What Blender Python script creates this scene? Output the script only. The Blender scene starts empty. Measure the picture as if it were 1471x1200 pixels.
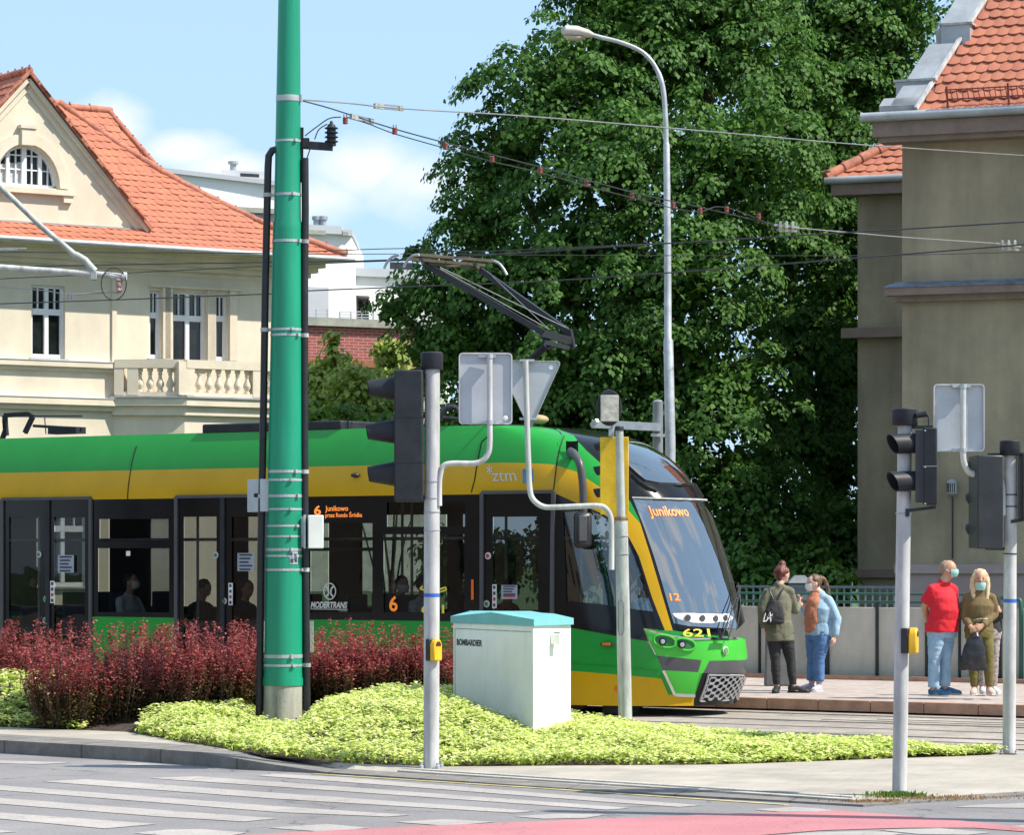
import bpy, bmesh, math, random
import numpy as np
from mathutils import Vector, Matrix
from mathutils.geometry import delaunay_2d_cdt
random.seed(7); np.random.seed(7)
sc = bpy.context.scene
COL = sc.collection
F = 4600.0; CX = 735.5; HY = 803.0; CH = 1.85
R = math.radians

def P(px, py, Y):
    "world point seen at photo position (px, py) at distance Y"
    return Vector(((px-CX)/F*Y, Y, CH-(py-HY)/F*Y))
def G(px, py, z=0.0):
    "point of the level plane z"
    Y = (CH-z)*F/(py-HY)
    return Vector(((px-CX)/F*Y, Y, z))

# ---------------------------------------------------------------- camera
cam = bpy.data.cameras.new('camera'); co = bpy.data.objects.new('camera', cam); COL.objects.link(co)
co.location = (0, 0, CH); co.rotation_euler = (R(90), 0, 0)
cam.sensor_width = 36; cam.lens = 36*F/1471.0
cam.shift_y = (HY-600)/1471.0; cam.clip_end = 3000; cam.clip_start = .5
sc.camera = co
sc.view_settings.view_transform = 'Standard'; sc.view_settings.look = 'None'
sc.view_settings.exposure = 0.7; sc.view_settings.gamma = 1

# ---------------------------------------------------------------- tags
def tag(o, label=None, cat=None, group=None, kind=None):
    if label: o['label'] = label
    if cat: o['category'] = cat
    if group: o['group'] = group
    if kind: o['kind'] = kind
    return o
ORG = {}
def thing(name, loc, label, cat, group=None):
    o = bpy.data.objects.new(name, None); COL.objects.link(o)
    o.location = loc; o.empty_display_size = .2
    ORG[o.name] = Vector(loc)
    return tag(o, label, cat, group)
def origin(parent):
    return ORG.get(parent.name, Vector((0, 0, 0))) if parent else Vector((0, 0, 0))

# ---------------------------------------------------------------- mesh builder (world coordinates)
class MB:
    def __init__(s): s.v = []; s.f = []; s.m = []
    def add(s, vs, fs, mi=0):
        n = len(s.v); s.v += [tuple(v) for v in vs]
        s.f += [tuple(i+n for i in f) for f in fs]; s.m += [mi]*len(fs); return s
    def hexa(s, c, mi=0):  # 8 corners: bottom 4 ccw, top 4 ccw
        return s.add(c, [(3,2,1,0),(4,5,6,7),(0,1,5,4),(1,2,6,5),(2,3,7,6),(3,0,4,7)], mi)
    def box(s, c, size, ax=None, ay=None, az=None, mi=0):
        c = Vector(c); ax = Vector(ax or (1,0,0)).normalized()
        az = Vector(az or (0,0,1)).normalized(); ay = Vector(ay).normalized() if ay else az.cross(ax).normalized()
        x, y, z = size[0]/2, size[1]/2, size[2]/2
        q = [c+ax*i*x+ay*j*y+az*k*z for k in (-1,1) for i, j in ((-1,-1),(1,-1),(1,1),(-1,1))]
        return s.hexa(q, mi)
    def bar(s, a, b, w, h, up=(0,0,1), mi=0):
        a = Vector(a); b = Vector(b); d = (b-a).normalized(); up = Vector(up)
        sd = d.cross(up)
        if sd.length < 1e-4: sd = d.cross(Vector((1,0,0)))
        sd.normalize(); u = sd.cross(d)
        q = [p+sd*i*w/2+u*j*h/2 for p in (a, b) for i, j in ((-1,-1),(1,-1),(1,1),(-1,1))]
        return s.hexa(q, mi)
    def tube(s, pts, r, n=10, cap=True, mi=0, sq=None, up=None):
        "tube through pts, radius r (number, list or list of (rx, ry))"
        pts = [Vector(p) for p in pts]; m = len(pts)
        rs = r if isinstance(r, (list, tuple)) else [r]*m
        vs = []; prev = None
        for i, p in enumerate(pts):
            d = (pts[min(i+1, m-1)]-pts[max(i-1, 0)])
            if d.length < 1e-9: d = Vector((0,0,1))
            d.normalize()
            if prev is None:
                u = Vector(up) if up else (Vector((0,0,1)) if abs(d.z) < .9 else Vector((1,0,0)))
            else: u = prev
            u = (u-d*u.dot(d)); u.normalize(); prev = u; w = d.cross(u)
            rr = rs[i]; rx, ry = rr if isinstance(rr, (list, tuple)) else (rr, rr)
            for k in range(n):
                a = 2*math.pi*k/n
                vs.append(p+u*math.cos(a)*rx+w*math.sin(a)*ry)
        fs = [(i*n+k, i*n+(k+1) % n, (i+1)*n+(k+1) % n, (i+1)*n+k) for i in range(m-1) for k in range(n)]
        if cap: fs += [tuple(range(n-1, -1, -1)), tuple((m-1)*n+k for k in range(n))]
        return s.add(vs, fs, mi)
    def lathe(s, c, prof, n=20, ax=(0,0,1), mi=0):
        "prof: (radius, height) along axis"
        c = Vector(c); ax = Vector(ax).normalized()
        return s.tube([c+ax*h for _, h in prof], [max(r, 1e-4) for r, _ in prof], n, True, mi)
    def ball(s, c, r, n=10, mi=0, ax=None):
        r = r if isinstance(r, (list, tuple)) else (r, r, r); c = Vector(c); vs = []; m = n//2+1
        for i in range(m+1):
            t = math.pi*i/m
            for k in range(n):
                a = 2*math.pi*k/n
                q = Vector((r[0]*math.sin(t)*math.cos(a), r[1]*math.sin(t)*math.sin(a), r[2]*math.cos(t)))
                if ax: q = ax @ q
                vs.append(c+q)
        fs = [(i*n+k, (i+1)*n+k, (i+1)*n+(k+1) % n, i*n+(k+1) % n) for i in range(m) for k in range(n)]
        return s.add(vs, fs, mi)
    def prism(s, poly, d, mi=0):
        "poly list of points, extruded by vector d"
        poly = [Vector(p) for p in poly]; n = len(poly); d = Vector(d)
        vs = poly+[p+d for p in poly]
        return s.add(vs, [tuple(range(n-1,-1,-1)), tuple(range(n, 2*n))]+[(i, (i+1) % n, n+(i+1) % n, n+i) for i in range(n)], mi)
    def build(s, name, mats, parent=None, smooth=False, bevel=0, fixn=True, angle=40):
        me = bpy.data.meshes.new(name)
        og = origin(parent)
        me.from_pydata([(x-og.x, y-og.y, z-og.z) for x, y, z in s.v], [], s.f)
        if not isinstance(mats, (list, tuple)): mats = [mats]
        for m in mats: me.materials.append(m)
        if len(mats) > 1: me.polygons.foreach_set('material_index', s.m)
        if fixn:
            bm = bmesh.new(); bm.from_mesh(me); bmesh.ops.recalc_face_normals(bm, faces=bm.faces); bm.to_mesh(me); bm.free()
        me.update()
        if smooth:
            me.polygons.foreach_set('use_smooth', [True]*len(me.polygons))
            try: me.set_sharp_from_angle(angle=R(angle))
            except Exception: pass
        o = bpy.data.objects.new(name, me); COL.objects.link(o)
        if parent: o.parent = parent; ORG[o.name] = og
        if bevel:
            b = o.modifiers.new('bevel', 'BEVEL'); b.width = bevel; b.segments = 2; b.limit_method = 'ANGLE'; b.angle_limit = R(50)
            me.polygons.foreach_set('use_smooth', [True]*len(me.polygons))
            try: me.set_sharp_from_angle(angle=R(60))
            except Exception: pass
        return o
def copy_tree(root, loc, label=None, group=None, rz=0, scale=None):
    c = root.copy(); COL.objects.link(c); c.location = loc; c.rotation_euler.z = rz
    if scale: c.scale = scale
    if label: c['label'] = label
    if group: c['group'] = group
    for ch in root.children:
        d = ch.copy(); COL.objects.link(d); d.parent = c
        for g in ch.children:
            e = g.copy(); COL.objects.link(e); e.parent = d
    return c
def smooth_path(pts, n=8):
    pts = [Vector(p) for p in pts]; out = []
    for i in range(len(pts)-1):
        p0 = pts[max(i-1,0)]; p1 = pts[i]; p2 = pts[i+1]; p3 = pts[min(i+2, len(pts)-1)]
        for k in range(n):
            t = k/n
            out.append(.5*((2*p1)+(-p0+p2)*t+(2*p0-5*p1+4*p2-p3)*t*t+(-p0+3*p1-3*p2+p3)*t**3))
    out.append(pts[-1]); return out

# ---------------------------------------------------------------- materials
def lin(c):
    if isinstance(c, str):
        c = c.lstrip('#'); c = [int(c[i:i+2], 16)/255 for i in (0,2,4)]
        return tuple((x/12.92 if x <= .04045 else ((x+.055)/1.055)**2.4) for x in c)
    return tuple(c)
def mat(name, col, rough=.6, metal=0, var=.12, scale=3.0, bump=0, bscale=40, col2=None, spec=.5, coat=0, emit=0, detail=6, streak=None, bdist=.02):
    m = bpy.data.materials.new(name); m.use_nodes = True; nt = m.node_tree; N = nt.nodes; L = nt.links
    b = N['Principled BSDF']; c = lin(col)
    b.inputs['Roughness'].default_value = rough; b.inputs['Metallic'].default_value = metal
    b.inputs['Specular IOR Level'].default_value = spec
    if coat: b.inputs['Coat Weight'].default_value = coat; b.inputs['Coat Roughness'].default_value = .04
    tc = N.new('ShaderNodeTexCoord'); vec = tc.outputs['Object']
    if streak:
        mp = N.new('ShaderNodeMapping'); mp.inputs['Scale'].default_value = streak; L.new(vec, mp.inputs['Vector']); vec = mp.outputs[0]
    if var or col2:
        nz = N.new('ShaderNodeTexNoise'); nz.inputs['Scale'].default_value = scale; nz.inputs['Detail'].default_value = detail; nz.inputs['Roughness'].default_value = .65
        L.new(vec, nz.inputs['Vector'])
        rp = N.new('ShaderNodeValToRGB'); c2 = lin(col2) if col2 else tuple(x*(1-var*2) for x in c)
        c1 = c if col2 else tuple(min(1, x*(1+var)) for x in c)
        rp.color_ramp.elements[0].position = .35; rp.color_ramp.elements[1].position = .65
        rp.color_ramp.elements[0].color = (*c2, 1); rp.color_ramp.elements[1].color = (*c1, 1)
        L.new(nz.outputs['Fac'], rp.inputs[0]); L.new(rp.outputs[0], b.inputs['Base Color'])
        if not metal:
            mr = N.new('ShaderNodeMapRange'); mr.inputs['To Min'].default_value = max(0, rough-.08); mr.inputs['To Max'].default_value = min(1, rough+.1)
            L.new(nz.outputs['Fac'], mr.inputs[0]); L.new(mr.outputs[0], b.inputs['Roughness'])
    else: b.inputs['Base Color'].default_value = (*c, 1)
    if bump:
        n2 = N.new('ShaderNodeTexNoise'); n2.inputs['Scale'].default_value = bscale; n2.inputs['Detail'].default_value = 5
        L.new(tc.outputs['Object'], n2.inputs['Vector'])
        bp = N.new('ShaderNodeBump'); bp.inputs['Strength'].default_value = bump; bp.inputs['Distance'].default_value = bdist
        L.new(n2.outputs['Fac'], bp.inputs['Height']); L.new(bp.outputs[0], b.inputs['Normal'])
    if emit:
        b.inputs['Emission Color'].default_value = (*c, 1); b.inputs['Emission Strength'].default_value = emit
    return m
def leafmat(name, c1, c2, trans=.35, rough=.45, c3=None):
    m = bpy.data.materials.new(name); m.use_nodes = True; nt = m.node_tree; N = nt.nodes; L = nt.links
    b = N['Principled BSDF']; b.inputs['Roughness'].default_value = rough; b.inputs['Specular IOR Level'].default_value = .25
    g = N.new('ShaderNodeNewGeometry'); rp = N.new('ShaderNodeValToRGB')
    rp.color_ramp.elements[0].color = (*lin(c1), 1); rp.color_ramp.elements[1].color = (*lin(c2), 1)
    if c3:
        e = rp.color_ramp.elements.new(.93); e.color = (*lin(c3), 1); rp.color_ramp.elements[1].position = .8
    L.new(g.outputs['Random Per Island'], rp.inputs[0]); L.new(rp.outputs[0], b.inputs['Base Color'])
    t = N.new('ShaderNodeBsdfTranslucent'); L.new(rp.outputs[0], t.inputs['Color'])
    mx = N.new('ShaderNodeMixShader'); mx.inputs[0].default_value = trans
    L.new(b.outputs[0], mx.inputs[1]); L.new(t.outputs[0], mx.inputs[2]); L.new(mx.outputs[0], N['Material Output'].inputs['Surface'])
    return m
def glassmat(name, tint=(.3,.33,.33), refl=(1,1,1), rough=.01, ior=1.5, base=.04, wob=.06):
    m = bpy.data.materials.new(name); m.use_nodes = True; nt = m.node_tree; N = nt.nodes; L = nt.links
    N.remove(N['Principled BSDF'])
    t = N.new('ShaderNodeBsdfTransparent'); t.inputs[0].default_value = (*tint, 1)
    g = N.new('ShaderNodeBsdfGlossy'); g.inputs['Color'].default_value = (*refl, 1); g.inputs['Roughness'].default_value = rough
    f = N.new('ShaderNodeFresnel'); f.inputs[0].default_value = ior
    tc = N.new('ShaderNodeTexCoord'); nz = N.new('ShaderNodeTexNoise'); nz.inputs['Scale'].default_value = 1.2; L.new(tc.outputs['Object'], nz.inputs['Vector'])
    bp = N.new('ShaderNodeBump'); bp.inputs['Strength'].default_value = wob; bp.inputs['Distance'].default_value = .03
    L.new(nz.outputs['Fac'], bp.inputs['Height']); L.new(bp.outputs[0], g.inputs['Normal'])
    mx = N.new('ShaderNodeMixShader'); a = N.new('ShaderNodeMath'); a.operation = 'ADD'; a.inputs[1].default_value = base; a.use_clamp = True
    L.new(f.outputs[0], a.inputs[0]); L.new(a.outputs[0], mx.inputs[0])
    L.new(t.outputs[0], mx.inputs[1]); L.new(g.outputs[0], mx.inputs[2]); L.new(mx.outputs[0], N['Material Output'].inputs['Surface'])
    return m
M = {}
M['steel'] = mat('galvanised steel', (.42,.45,.47), .5, .35, .12, 6, .1, 60)
M['paintgrey'] = mat('light grey paint', (.49,.49,.485), .55, 0, .13, 7, .05, 50, streak=(1,1,.3))
M['oldgrey'] = mat('old grey paint', (.40,.42,.40), .55, 0, .16, 9, .15, 60, streak=(1,1,.25))
M['black'] = mat('black plastic', (.018,.02,.024), .42, 0, .15, 6)
M['darkgrey'] = mat('dark grey plastic', (.024,.027,.033), .5, 0, .15, 6, spec=.25)
M['blackpipe'] = mat('black conduit', (.012,.012,.015), .45, 0, .2, 8)
M['green'] = mat('green mast paint', (.005,.26,.145), .38, 0, .08, 4, .03, 30, streak=(1,1,.15))
M['concrete'] = mat('concrete', (.32,.3,.27), .9, 0, .15, 8, .3, 60)
M['yellowplastic'] = mat('yellow plastic', (.75,.42,.01), .4, 0, .06, 6)
M['signback'] = mat('aluminium sign back', (.45,.47,.5), .45, .25, .06, 3)
M['white'] = mat('white paint', (.74,.74,.72), .5, 0, .05, 3)
M['wire'] = mat('wire', (.045,.045,.045), .5, .4, .1, 3)
M['wirelight'] = mat('light wire', (.3,.3,.3), .5, .5, .1, 3)
M['insul'] = mat('brown insulator', (.18,.035,.025), .4, 0, .1, 8)
M['blue'] = mat('blue tape', (.02,.12,.5), .5, 0, .05)

def text_mesh(body, size, shear=0, bold=0, sx=1.0):
    "2D triangles of a text: list of (x, y) and faces, origin at left baseline"
    cu = bpy.data.curves.new('t', 'FONT'); cu.body = body; cu.size = size; cu.shear = shear; cu.offset = bold; cu.resolution_u = 3
    o = bpy.data.objects.new('t', cu); COL.objects.link(o)
    bpy.context.view_layer.update()
    dg = bpy.context.evaluated_depsgraph_get()
    me = bpy.data.meshes.new_from_object(o.evaluated_get(dg))
    vs = [(v.co.x*sx, v.co.y) for v in me.vertices]; fs = [tuple(p.vertices) for p in me.polygons]
    bpy.data.objects.remove(o); bpy.data.curves.remove(cu); bpy.data.meshes.remove(me)
    x0 = min(v[0] for v in vs)
    return [(x-x0, y) for x, y in vs], fs
def add_text(mb, body, fn, size, shear=0, bold=0, sx=1.0, fit=None):
    vs, fs = text_mesh(body, size, shear, bold, sx)
    w = max(v[0] for v in vs)
    if fit: vs = [(x*fit/w, y) for x, y in vs]
    mb.add([fn(x, y) for x, y in vs], fs)

def np_mesh(name, verts, quads, mats, parent=None):
    me = bpy.data.meshes.new(name); n = len(verts); q = len(quads)
    og = origin(parent); verts = np.asarray(verts, dtype=np.float32)-np.array(og, dtype=np.float32)
    me.vertices.add(n); me.vertices.foreach_set('co', verts.ravel())
    me.loops.add(q*4); me.loops.foreach_set('vertex_index', np.asarray(quads, dtype=np.int32).ravel())
    me.polygons.add(q); me.polygons.foreach_set('loop_start', np.arange(0, q*4, 4, dtype=np.int32)); me.polygons.foreach_set('loop_total', np.full(q, 4, dtype=np.int32))
    if not isinstance(mats, (list, tuple)): mats = [mats]
    for m in mats: me.materials.append(m)
    me.update(calc_edges=True); me.validate()
    o = bpy.data.objects.new(name, me); COL.objects.link(o)
    if parent: o.parent = parent; ORG[o.name] = og
    return o
def leaf_quads(c, d, nrm, ln, wd):
    "diamond leaves: centre c, direction d (Nx3), normal, length, width"
    n = len(c); d = d/np.linalg.norm(d, axis=1)[:,None]
    s = np.cross(d, nrm); s /= (np.linalg.norm(s, axis=1)[:,None]+1e-9)
    up = np.cross(s, d)
    ln = np.asarray(ln).reshape(-1,1); wd = np.asarray(wd).reshape(-1,1)
    base = c-d*ln*.5; tip = c+d*ln*.5-up*ln*.12
    l = c+s*wd*.5-d*ln*.06+up*ln*.04; r = c-s*wd*.5-d*ln*.06+up*ln*.04
    v = np.stack([base, r, tip, l], 1).reshape(-1,3)
    q = np.arange(n*4).reshape(-1,4)
    return v, q
# ---------------------------------------------------------------- light and sky
SEL, SAZ = 50, -15
sun_dir = Vector((math.cos(R(SAZ))*math.cos(R(SEL)), math.sin(R(SAZ))*math.cos(R(SEL)), math.sin(R(SEL))))
sl = bpy.data.lights.new('sun', 'SUN'); sl.energy = 4.6; sl.angle = R(.53); sl.color = (1, .93, .82)
so = bpy.data.objects.new('sun', sl); COL.objects.link(so); so.rotation_euler = sun_dir.to_track_quat('Z', 'Y').to_euler(); so.location = (20, 0, 40)
w = bpy.data.worlds.new('World'); sc.world = w; w.use_nodes = True; nt = w.node_tree; N = nt.nodes; L = nt.links
bg = N['Background']; sky = N.new('ShaderNodeTexSky'); sky.sky_type = 'NISHITA'; sky.sun_disc = False
sky.sun_elevation = R(SEL); sky.sun_rotation = R(90-SAZ); sky.air_density = 1.0; sky.dust_density = .2; sky.ozone_density = 4
tc = N.new('ShaderNodeTexCoord')
def M_(op, a, b=None, clamp=False):
    n = N.new('ShaderNodeMath'); n.operation = op; n.use_clamp = clamp
    for i, v in enumerate((a, b)):
        if v is None: continue
        if isinstance(v, (int, float)): n.inputs[i].default_value = v
        else: L.new(v, n.inputs[i])
    return n.outputs[0]
def cloud(px, py, wx, wy):
    "soft elliptical mask around a sky direction"
    d = Vector(((px-CX)/F, 1, (HY-py)/F)).normalized()
    mp = N.new('ShaderNodeVectorMath'); mp.operation = 'SUBTRACT'; L.new(tc.outputs['Generated'], mp.inputs[0]); mp.inputs[1].default_value = d
    ml = N.new('ShaderNodeVectorMath'); ml.operation = 'MULTIPLY'; L.new(mp.outputs[0], ml.inputs[0]); ml.inputs[1].default_value = (F/wx, 1, F/wy)
    ln = N.new('ShaderNodeVectorMath'); ln.operation = 'LENGTH'; L.new(ml.outputs[0], ln.inputs[0])
    return M_('SUBTRACT', 1.0, ln.outputs['Value'], True)
msk = None
for c in ((165,175,105,80), (262,215,140,54), (330,240,170,46), (520,240,185,85), (600,265,170,90), (450,285,140,80), (-70,150,120,60)):
    o = cloud(*c); msk = o if msk is None else M_('MAXIMUM', msk, o)
mp = N.new('ShaderNodeMapping'); mp.inputs['Scale'].default_value = (42, 42, 62); L.new(tc.outputs['Generated'], mp.inputs[0])
nz = N.new('ShaderNodeTexNoise'); nz.inputs['Scale'].default_value = 1; nz.inputs['Detail'].default_value = 9; nz.inputs['Roughness'].default_value = .55; L.new(mp.outputs[0], nz.inputs['Vector'])
k1 = M_('SUBTRACT', M_('ADD', M_('MULTIPLY', msk, 1.1), nz.outputs['Fac']), .88, True)
near = M_('MULTIPLY', k1, 1.7, True)
mp2 = N.new('ShaderNodeMapping'); mp2.inputs['Scale'].default_value = (4, 4, 7); L.new(tc.outputs['Generated'], mp2.inputs[0])
nz2 = N.new('ShaderNodeTexNoise'); nz2.inputs['Scale'].default_value = 1.3; nz2.inputs['Detail'].default_value = 8; L.new(mp2.outputs[0], nz2.inputs['Vector'])
far = M_('MULTIPLY', M_('SUBTRACT', nz2.outputs['Fac'], .50, True), 7, True)
sx = N.new('ShaderNodeSeparateXYZ'); L.new(tc.outputs['Generated'], sx.inputs[0])
back = M_('MULTIPLY', M_('SUBTRACT', .6, sx.outputs['Y'], True), 3, True)   # broken cloud in the rest of the sky
cl = M_('MAXIMUM', M_('MULTIPLY', near, .8), M_('MULTIPLY', M_('MULTIPLY', far, back), .75))
mix = N.new('ShaderNodeMix'); mix.data_type = 'RGBA'; L.new(cl, mix.inputs[0])
hz = N.new('ShaderNodeMix'); hz.data_type = 'RGBA'; hz.inputs[0].default_value = .72; L.new(sky.outputs[0], hz.inputs[6]); hz.inputs[7].default_value = (4.9, 7.3, 10.2, 1)
L.new(hz.outputs[2], mix.inputs[6]); mix.inputs[7].default_value = (8.7,8.8,9.0,1)
L.new(mix.outputs[2], bg.inputs[0]); bg.inputs[1].default_value = .078
L = None

# ---------------------------------------------------------------- ground
def asphalt(name, c, c2=None, bump=.35):
    return mat(name, c, .85, 0, .1, 1.3, bump, 90, col2=c2, bdist=.01)
M['asphalt'] = asphalt('asphalt', (.225,.212,.212), (.185,.175,.176))
M['pave'] = mat('pavement slabs', (.40,.36,.305), .9, 0, .08, 1.6, .25, 70)
M['kerb'] = mat('kerb stone', (.20,.185,.17), .9, 0, .15, 5, .35, 50)
M['kerbpale'] = mat('pale kerb', (.42,.40,.36), .9, 0, .12, 5, .3, 50)
M['track'] = mat('track concrete', (.36,.315,.27), .9, 0, .12, 2.5, .3, 40)
M['groove'] = mat('rail groove', (.15,.13,.12), .7, .2, .2, 10)
M['rail'] = mat('rail steel', (.3,.27,.25), .4, .6, .2, 10)
M['zebra'] = mat('worn white road paint', (.39,.355,.33), .8, 0, .09, 3, .25, 80, col2=(.32,.295,.275))
M['lane'] = mat('red cycle lane', (.45,.175,.185), .8, 0, .07, 1.5, .2, 90, col2=(.40,.155,.17))
M['yline'] = mat('faded yellow line', (.5,.42,.2), .8, 0, .15, 6)
M['soil'] = mat('soil', (.06,.042,.03), .95, 0, .3, 6, .6, 30)
M['grass'] = mat('lawn', (.05,.10,.02), .9, 0, .3, .6, .6, 20)
M['plank'] = mat('platform paving', (.43,.36,.32), .85, 0, .12, 4, .2, 60)
M['fascia'] = mat('platform edge', (.37,.21,.14), .8, 0, .14, 5, .2, 40)

def add_tile_lines(m, sx, sy, dark=.75, ang=0):
    "thin joints as a brick texture multiplied in the base colour"
    nt = m.node_tree; N = nt.nodes; L = nt.links; b = N['Principled BSDF']
    src = b.inputs['Base Color'].links[0].from_socket
    tc = N.new('ShaderNodeTexCoord'); mp = N.new('ShaderNodeMapping'); mp.inputs['Rotation'].default_value = (0,0,ang); L.new(tc.outputs['Object'], mp.inputs[0])
    br = N.new('ShaderNodeTexBrick'); br.inputs['Color1'].default_value = (1,1,1,1); br.inputs['Color2'].default_value = (.93,.93,.93,1); br.inputs['Mortar'].default_value = (dark,)*3+(1,)
    br.inputs['Scale'].default_value = 1; br.inputs['Brick Width'].default_value = sx; br.inputs['Row Height'].default_value = sy; br.inputs['Mortar Size'].default_value = .012; br.offset = .5
    L.new(mp.outputs[0], br.inputs['Vector'])
    mx = N.new('ShaderNodeMix'); mx.data_type = 'RGBA'; mx.blend_type = 'MULTIPLY'; mx.inputs[0].default_value = 1
    L.new(src, mx.inputs[6]); L.new(br.outputs[0], mx.inputs[7]); L.new(mx.outputs[2], b.inputs['Base Color'])
def add_cracks(m, scale, width, dark, warp=.5):
    nt = m.node_tree; N = nt.nodes; L = nt.links; b = N['Principled BSDF']; src = b.inputs['Base Color'].links[0].from_socket
    tc = N.new('ShaderNodeTexCoord'); nz = N.new('ShaderNodeTexNoise'); nz.inputs['Scale'].default_value = 2.5; L.new(tc.outputs['Object'], nz.inputs['Vector'])
    av = N.new('ShaderNodeVectorMath'); av.operation = 'MULTIPLY_ADD'; L.new(nz.outputs['Color'], av.inputs[0]); av.inputs[1].default_value = (warp,)*3; L.new(tc.outputs['Object'], av.inputs[2])
    vo2 = N.new('ShaderNodeTexVoronoi'); vo2.feature = 'DISTANCE_TO_EDGE'; vo2.inputs['Scale'].default_value = scale; L.new(av.outputs[0], vo2.inputs['Vector'])
    mr = N.new('ShaderNodeMapRange'); mr.inputs['From Max'].default_value = width; mr.inputs['To Min'].default_value = dark; mr.inputs['To Max'].default_value = 1; L.new(vo2.outputs['Distance'], mr.inputs[0])
    n3 = N.new('ShaderNodeTexNoise'); n3.inputs['Scale'].default_value = .45; n3.inputs['Detail'].default_value = 3; L.new(tc.outputs['Object'], n3.inputs['Vector'])
    m3 = N.new('ShaderNodeMapRange'); m3.inputs['From Min'].default_value = .35; m3.inputs['From Max'].default_value = .65; m3.inputs['To Min'].default_value = .86; m3.inputs['To Max'].default_value = 1.08; L.new(n3.outputs['Fac'], m3.inputs[0])
    mu = N.new('ShaderNodeMath'); mu.operation = 'MULTIPLY'; L.new(mr.outputs[0], mu.inputs[0]); L.new(m3.outputs[0], mu.inputs[1])
    n4 = N.new('ShaderNodeTexNoise'); n4.inputs['Scale'].default_value = 38; n4.inputs['Detail'].default_value = 3; L.new(tc.outputs['Object'], n4.inputs['Vector'])
    m4 = N.new('ShaderNodeMapRange'); m4.inputs['From Min'].default_value = .3; m4.inputs['From Max'].default_value = .7; m4.inputs['To Min'].default_value = .84; m4.inputs['To Max'].default_value = 1.14; L.new(n4.outputs['Fac'], m4.inputs[0])
    mu2 = N.new('ShaderNodeMath'); mu2.operation = 'MULTIPLY'; L.new(mu.outputs[0], mu2.inputs[0]); L.new(m4.outputs[0], mu2.inputs[1]); mu = mu2
    mx = N.new('ShaderNodeMix'); mx.data_type = 'RGBA'; mx.blend_type = 'MULTIPLY'; mx.inputs[0].default_value = 1; L.new(src, mx.inputs[6]); L.new(mu.outputs[0], mx.inputs[7]); L.new(mx.outputs[2], b.inputs['Base Color'])
def add_streaks(m, sc3, lo, hi=1.05, p0=.38, p1=.62):
    "rain streaks and stains as a stretched noise in the base colour"
    nt = m.node_tree; N = nt.nodes; L = nt.links; b = N['Principled BSDF']; src = b.inputs['Base Color'].links[0].from_socket
    tc = N.new('ShaderNodeTexCoord'); mp = N.new('ShaderNodeMapping'); mp.inputs['Scale'].default_value = sc3; L.new(tc.outputs['Object'], mp.inputs[0])
    nz = N.new('ShaderNodeTexNoise'); nz.inputs['Scale'].default_value = 1; nz.inputs['Detail'].default_value = 7; nz.inputs['Roughness'].default_value = .6; L.new(mp.outputs[0], nz.inputs['Vector'])
    mr = N.new('ShaderNodeMapRange'); mr.inputs['From Min'].default_value = p0; mr.inputs['From Max'].default_value = p1; mr.inputs['To Min'].default_value = lo; mr.inputs['To Max'].default_value = hi; L.new(nz.outputs['Fac'], mr.inputs[0])
    mx = N.new('ShaderNodeMix'); mx.data_type = 'RGBA'; mx.blend_type = 'MULTIPLY'; mx.inputs[0].default_value = 1; L.new(src, mx.inputs[6]); L.new(mr.outputs[0], mx.inputs[7]); L.new(mx.outputs[2], b.inputs['Base Color'])
add_cracks(M['asphalt'], .33, .006, .55); add_cracks(M['zebra'], 1.1, .012, .72); add_cracks(M['lane'], .5, .004, .7); add_cracks(M['track'], .8, .008, .6); add_streaks(M['track'], (.5,.5,1), .78); add_streaks(M['pave'], (.6,.6,1), .86); add_streaks(M['green'], (7,7,.7), .90); add_streaks(M['paintgrey'], (14,14,1.5), .84); add_streaks(M['oldgrey'], (14,14,1.5), .78)
add_tile_lines(M['pave'], .35, .35, .88, R(20)); add_tile_lines(M['kerb'], 1.0, 5.0, .5, R(18))
TH = R(33.7); D = Vector((math.cos(TH), -math.sin(TH), 0)); Wv = Vector((math.sin(TH), math.cos(TH), 0)); A0 = Vector((.12, 37.7, 0))
def T(u, v, z=0): return A0+D*u+Wv*v+Vector((0,0,z))
add_tile_lines(M['plank'], .8, .16, .6, -TH+math.pi/2)

def sheet(name, pts, z, m, kind='structure', h=0):
    mb = MB()
    pts = [Vector((p[0], p[1], z)) for p in pts]
    if h: mb.prism([Vector((p.x,p.y,z-h)) for p in pts], (0,0,h))
    else: mb.add(pts, [tuple(range(len(pts)))])
    o = mb.build(name, m, fixn=bool(h))
    if not h:
        me = o.data
        if me.polygons[0].normal.z < 0: me.flip_normals()
    return tag(o, kind=kind)
sheet('ground', [(-900,-60),(900,-60),(900,1500),(-900,1500)], -.02, M['grass'])
sheet('road', [(-90,-20),(60,-20),(60,25.2),G(1471,1140),G(1240,1157),G(860,1137),G(480,1112),G(340,1096),G(285,1088),G(0,1072),(-90,36)], -.004, M['asphalt'])

def line_px(pts, z=0): return [G(x, y, z) for x, y in pts]
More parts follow.
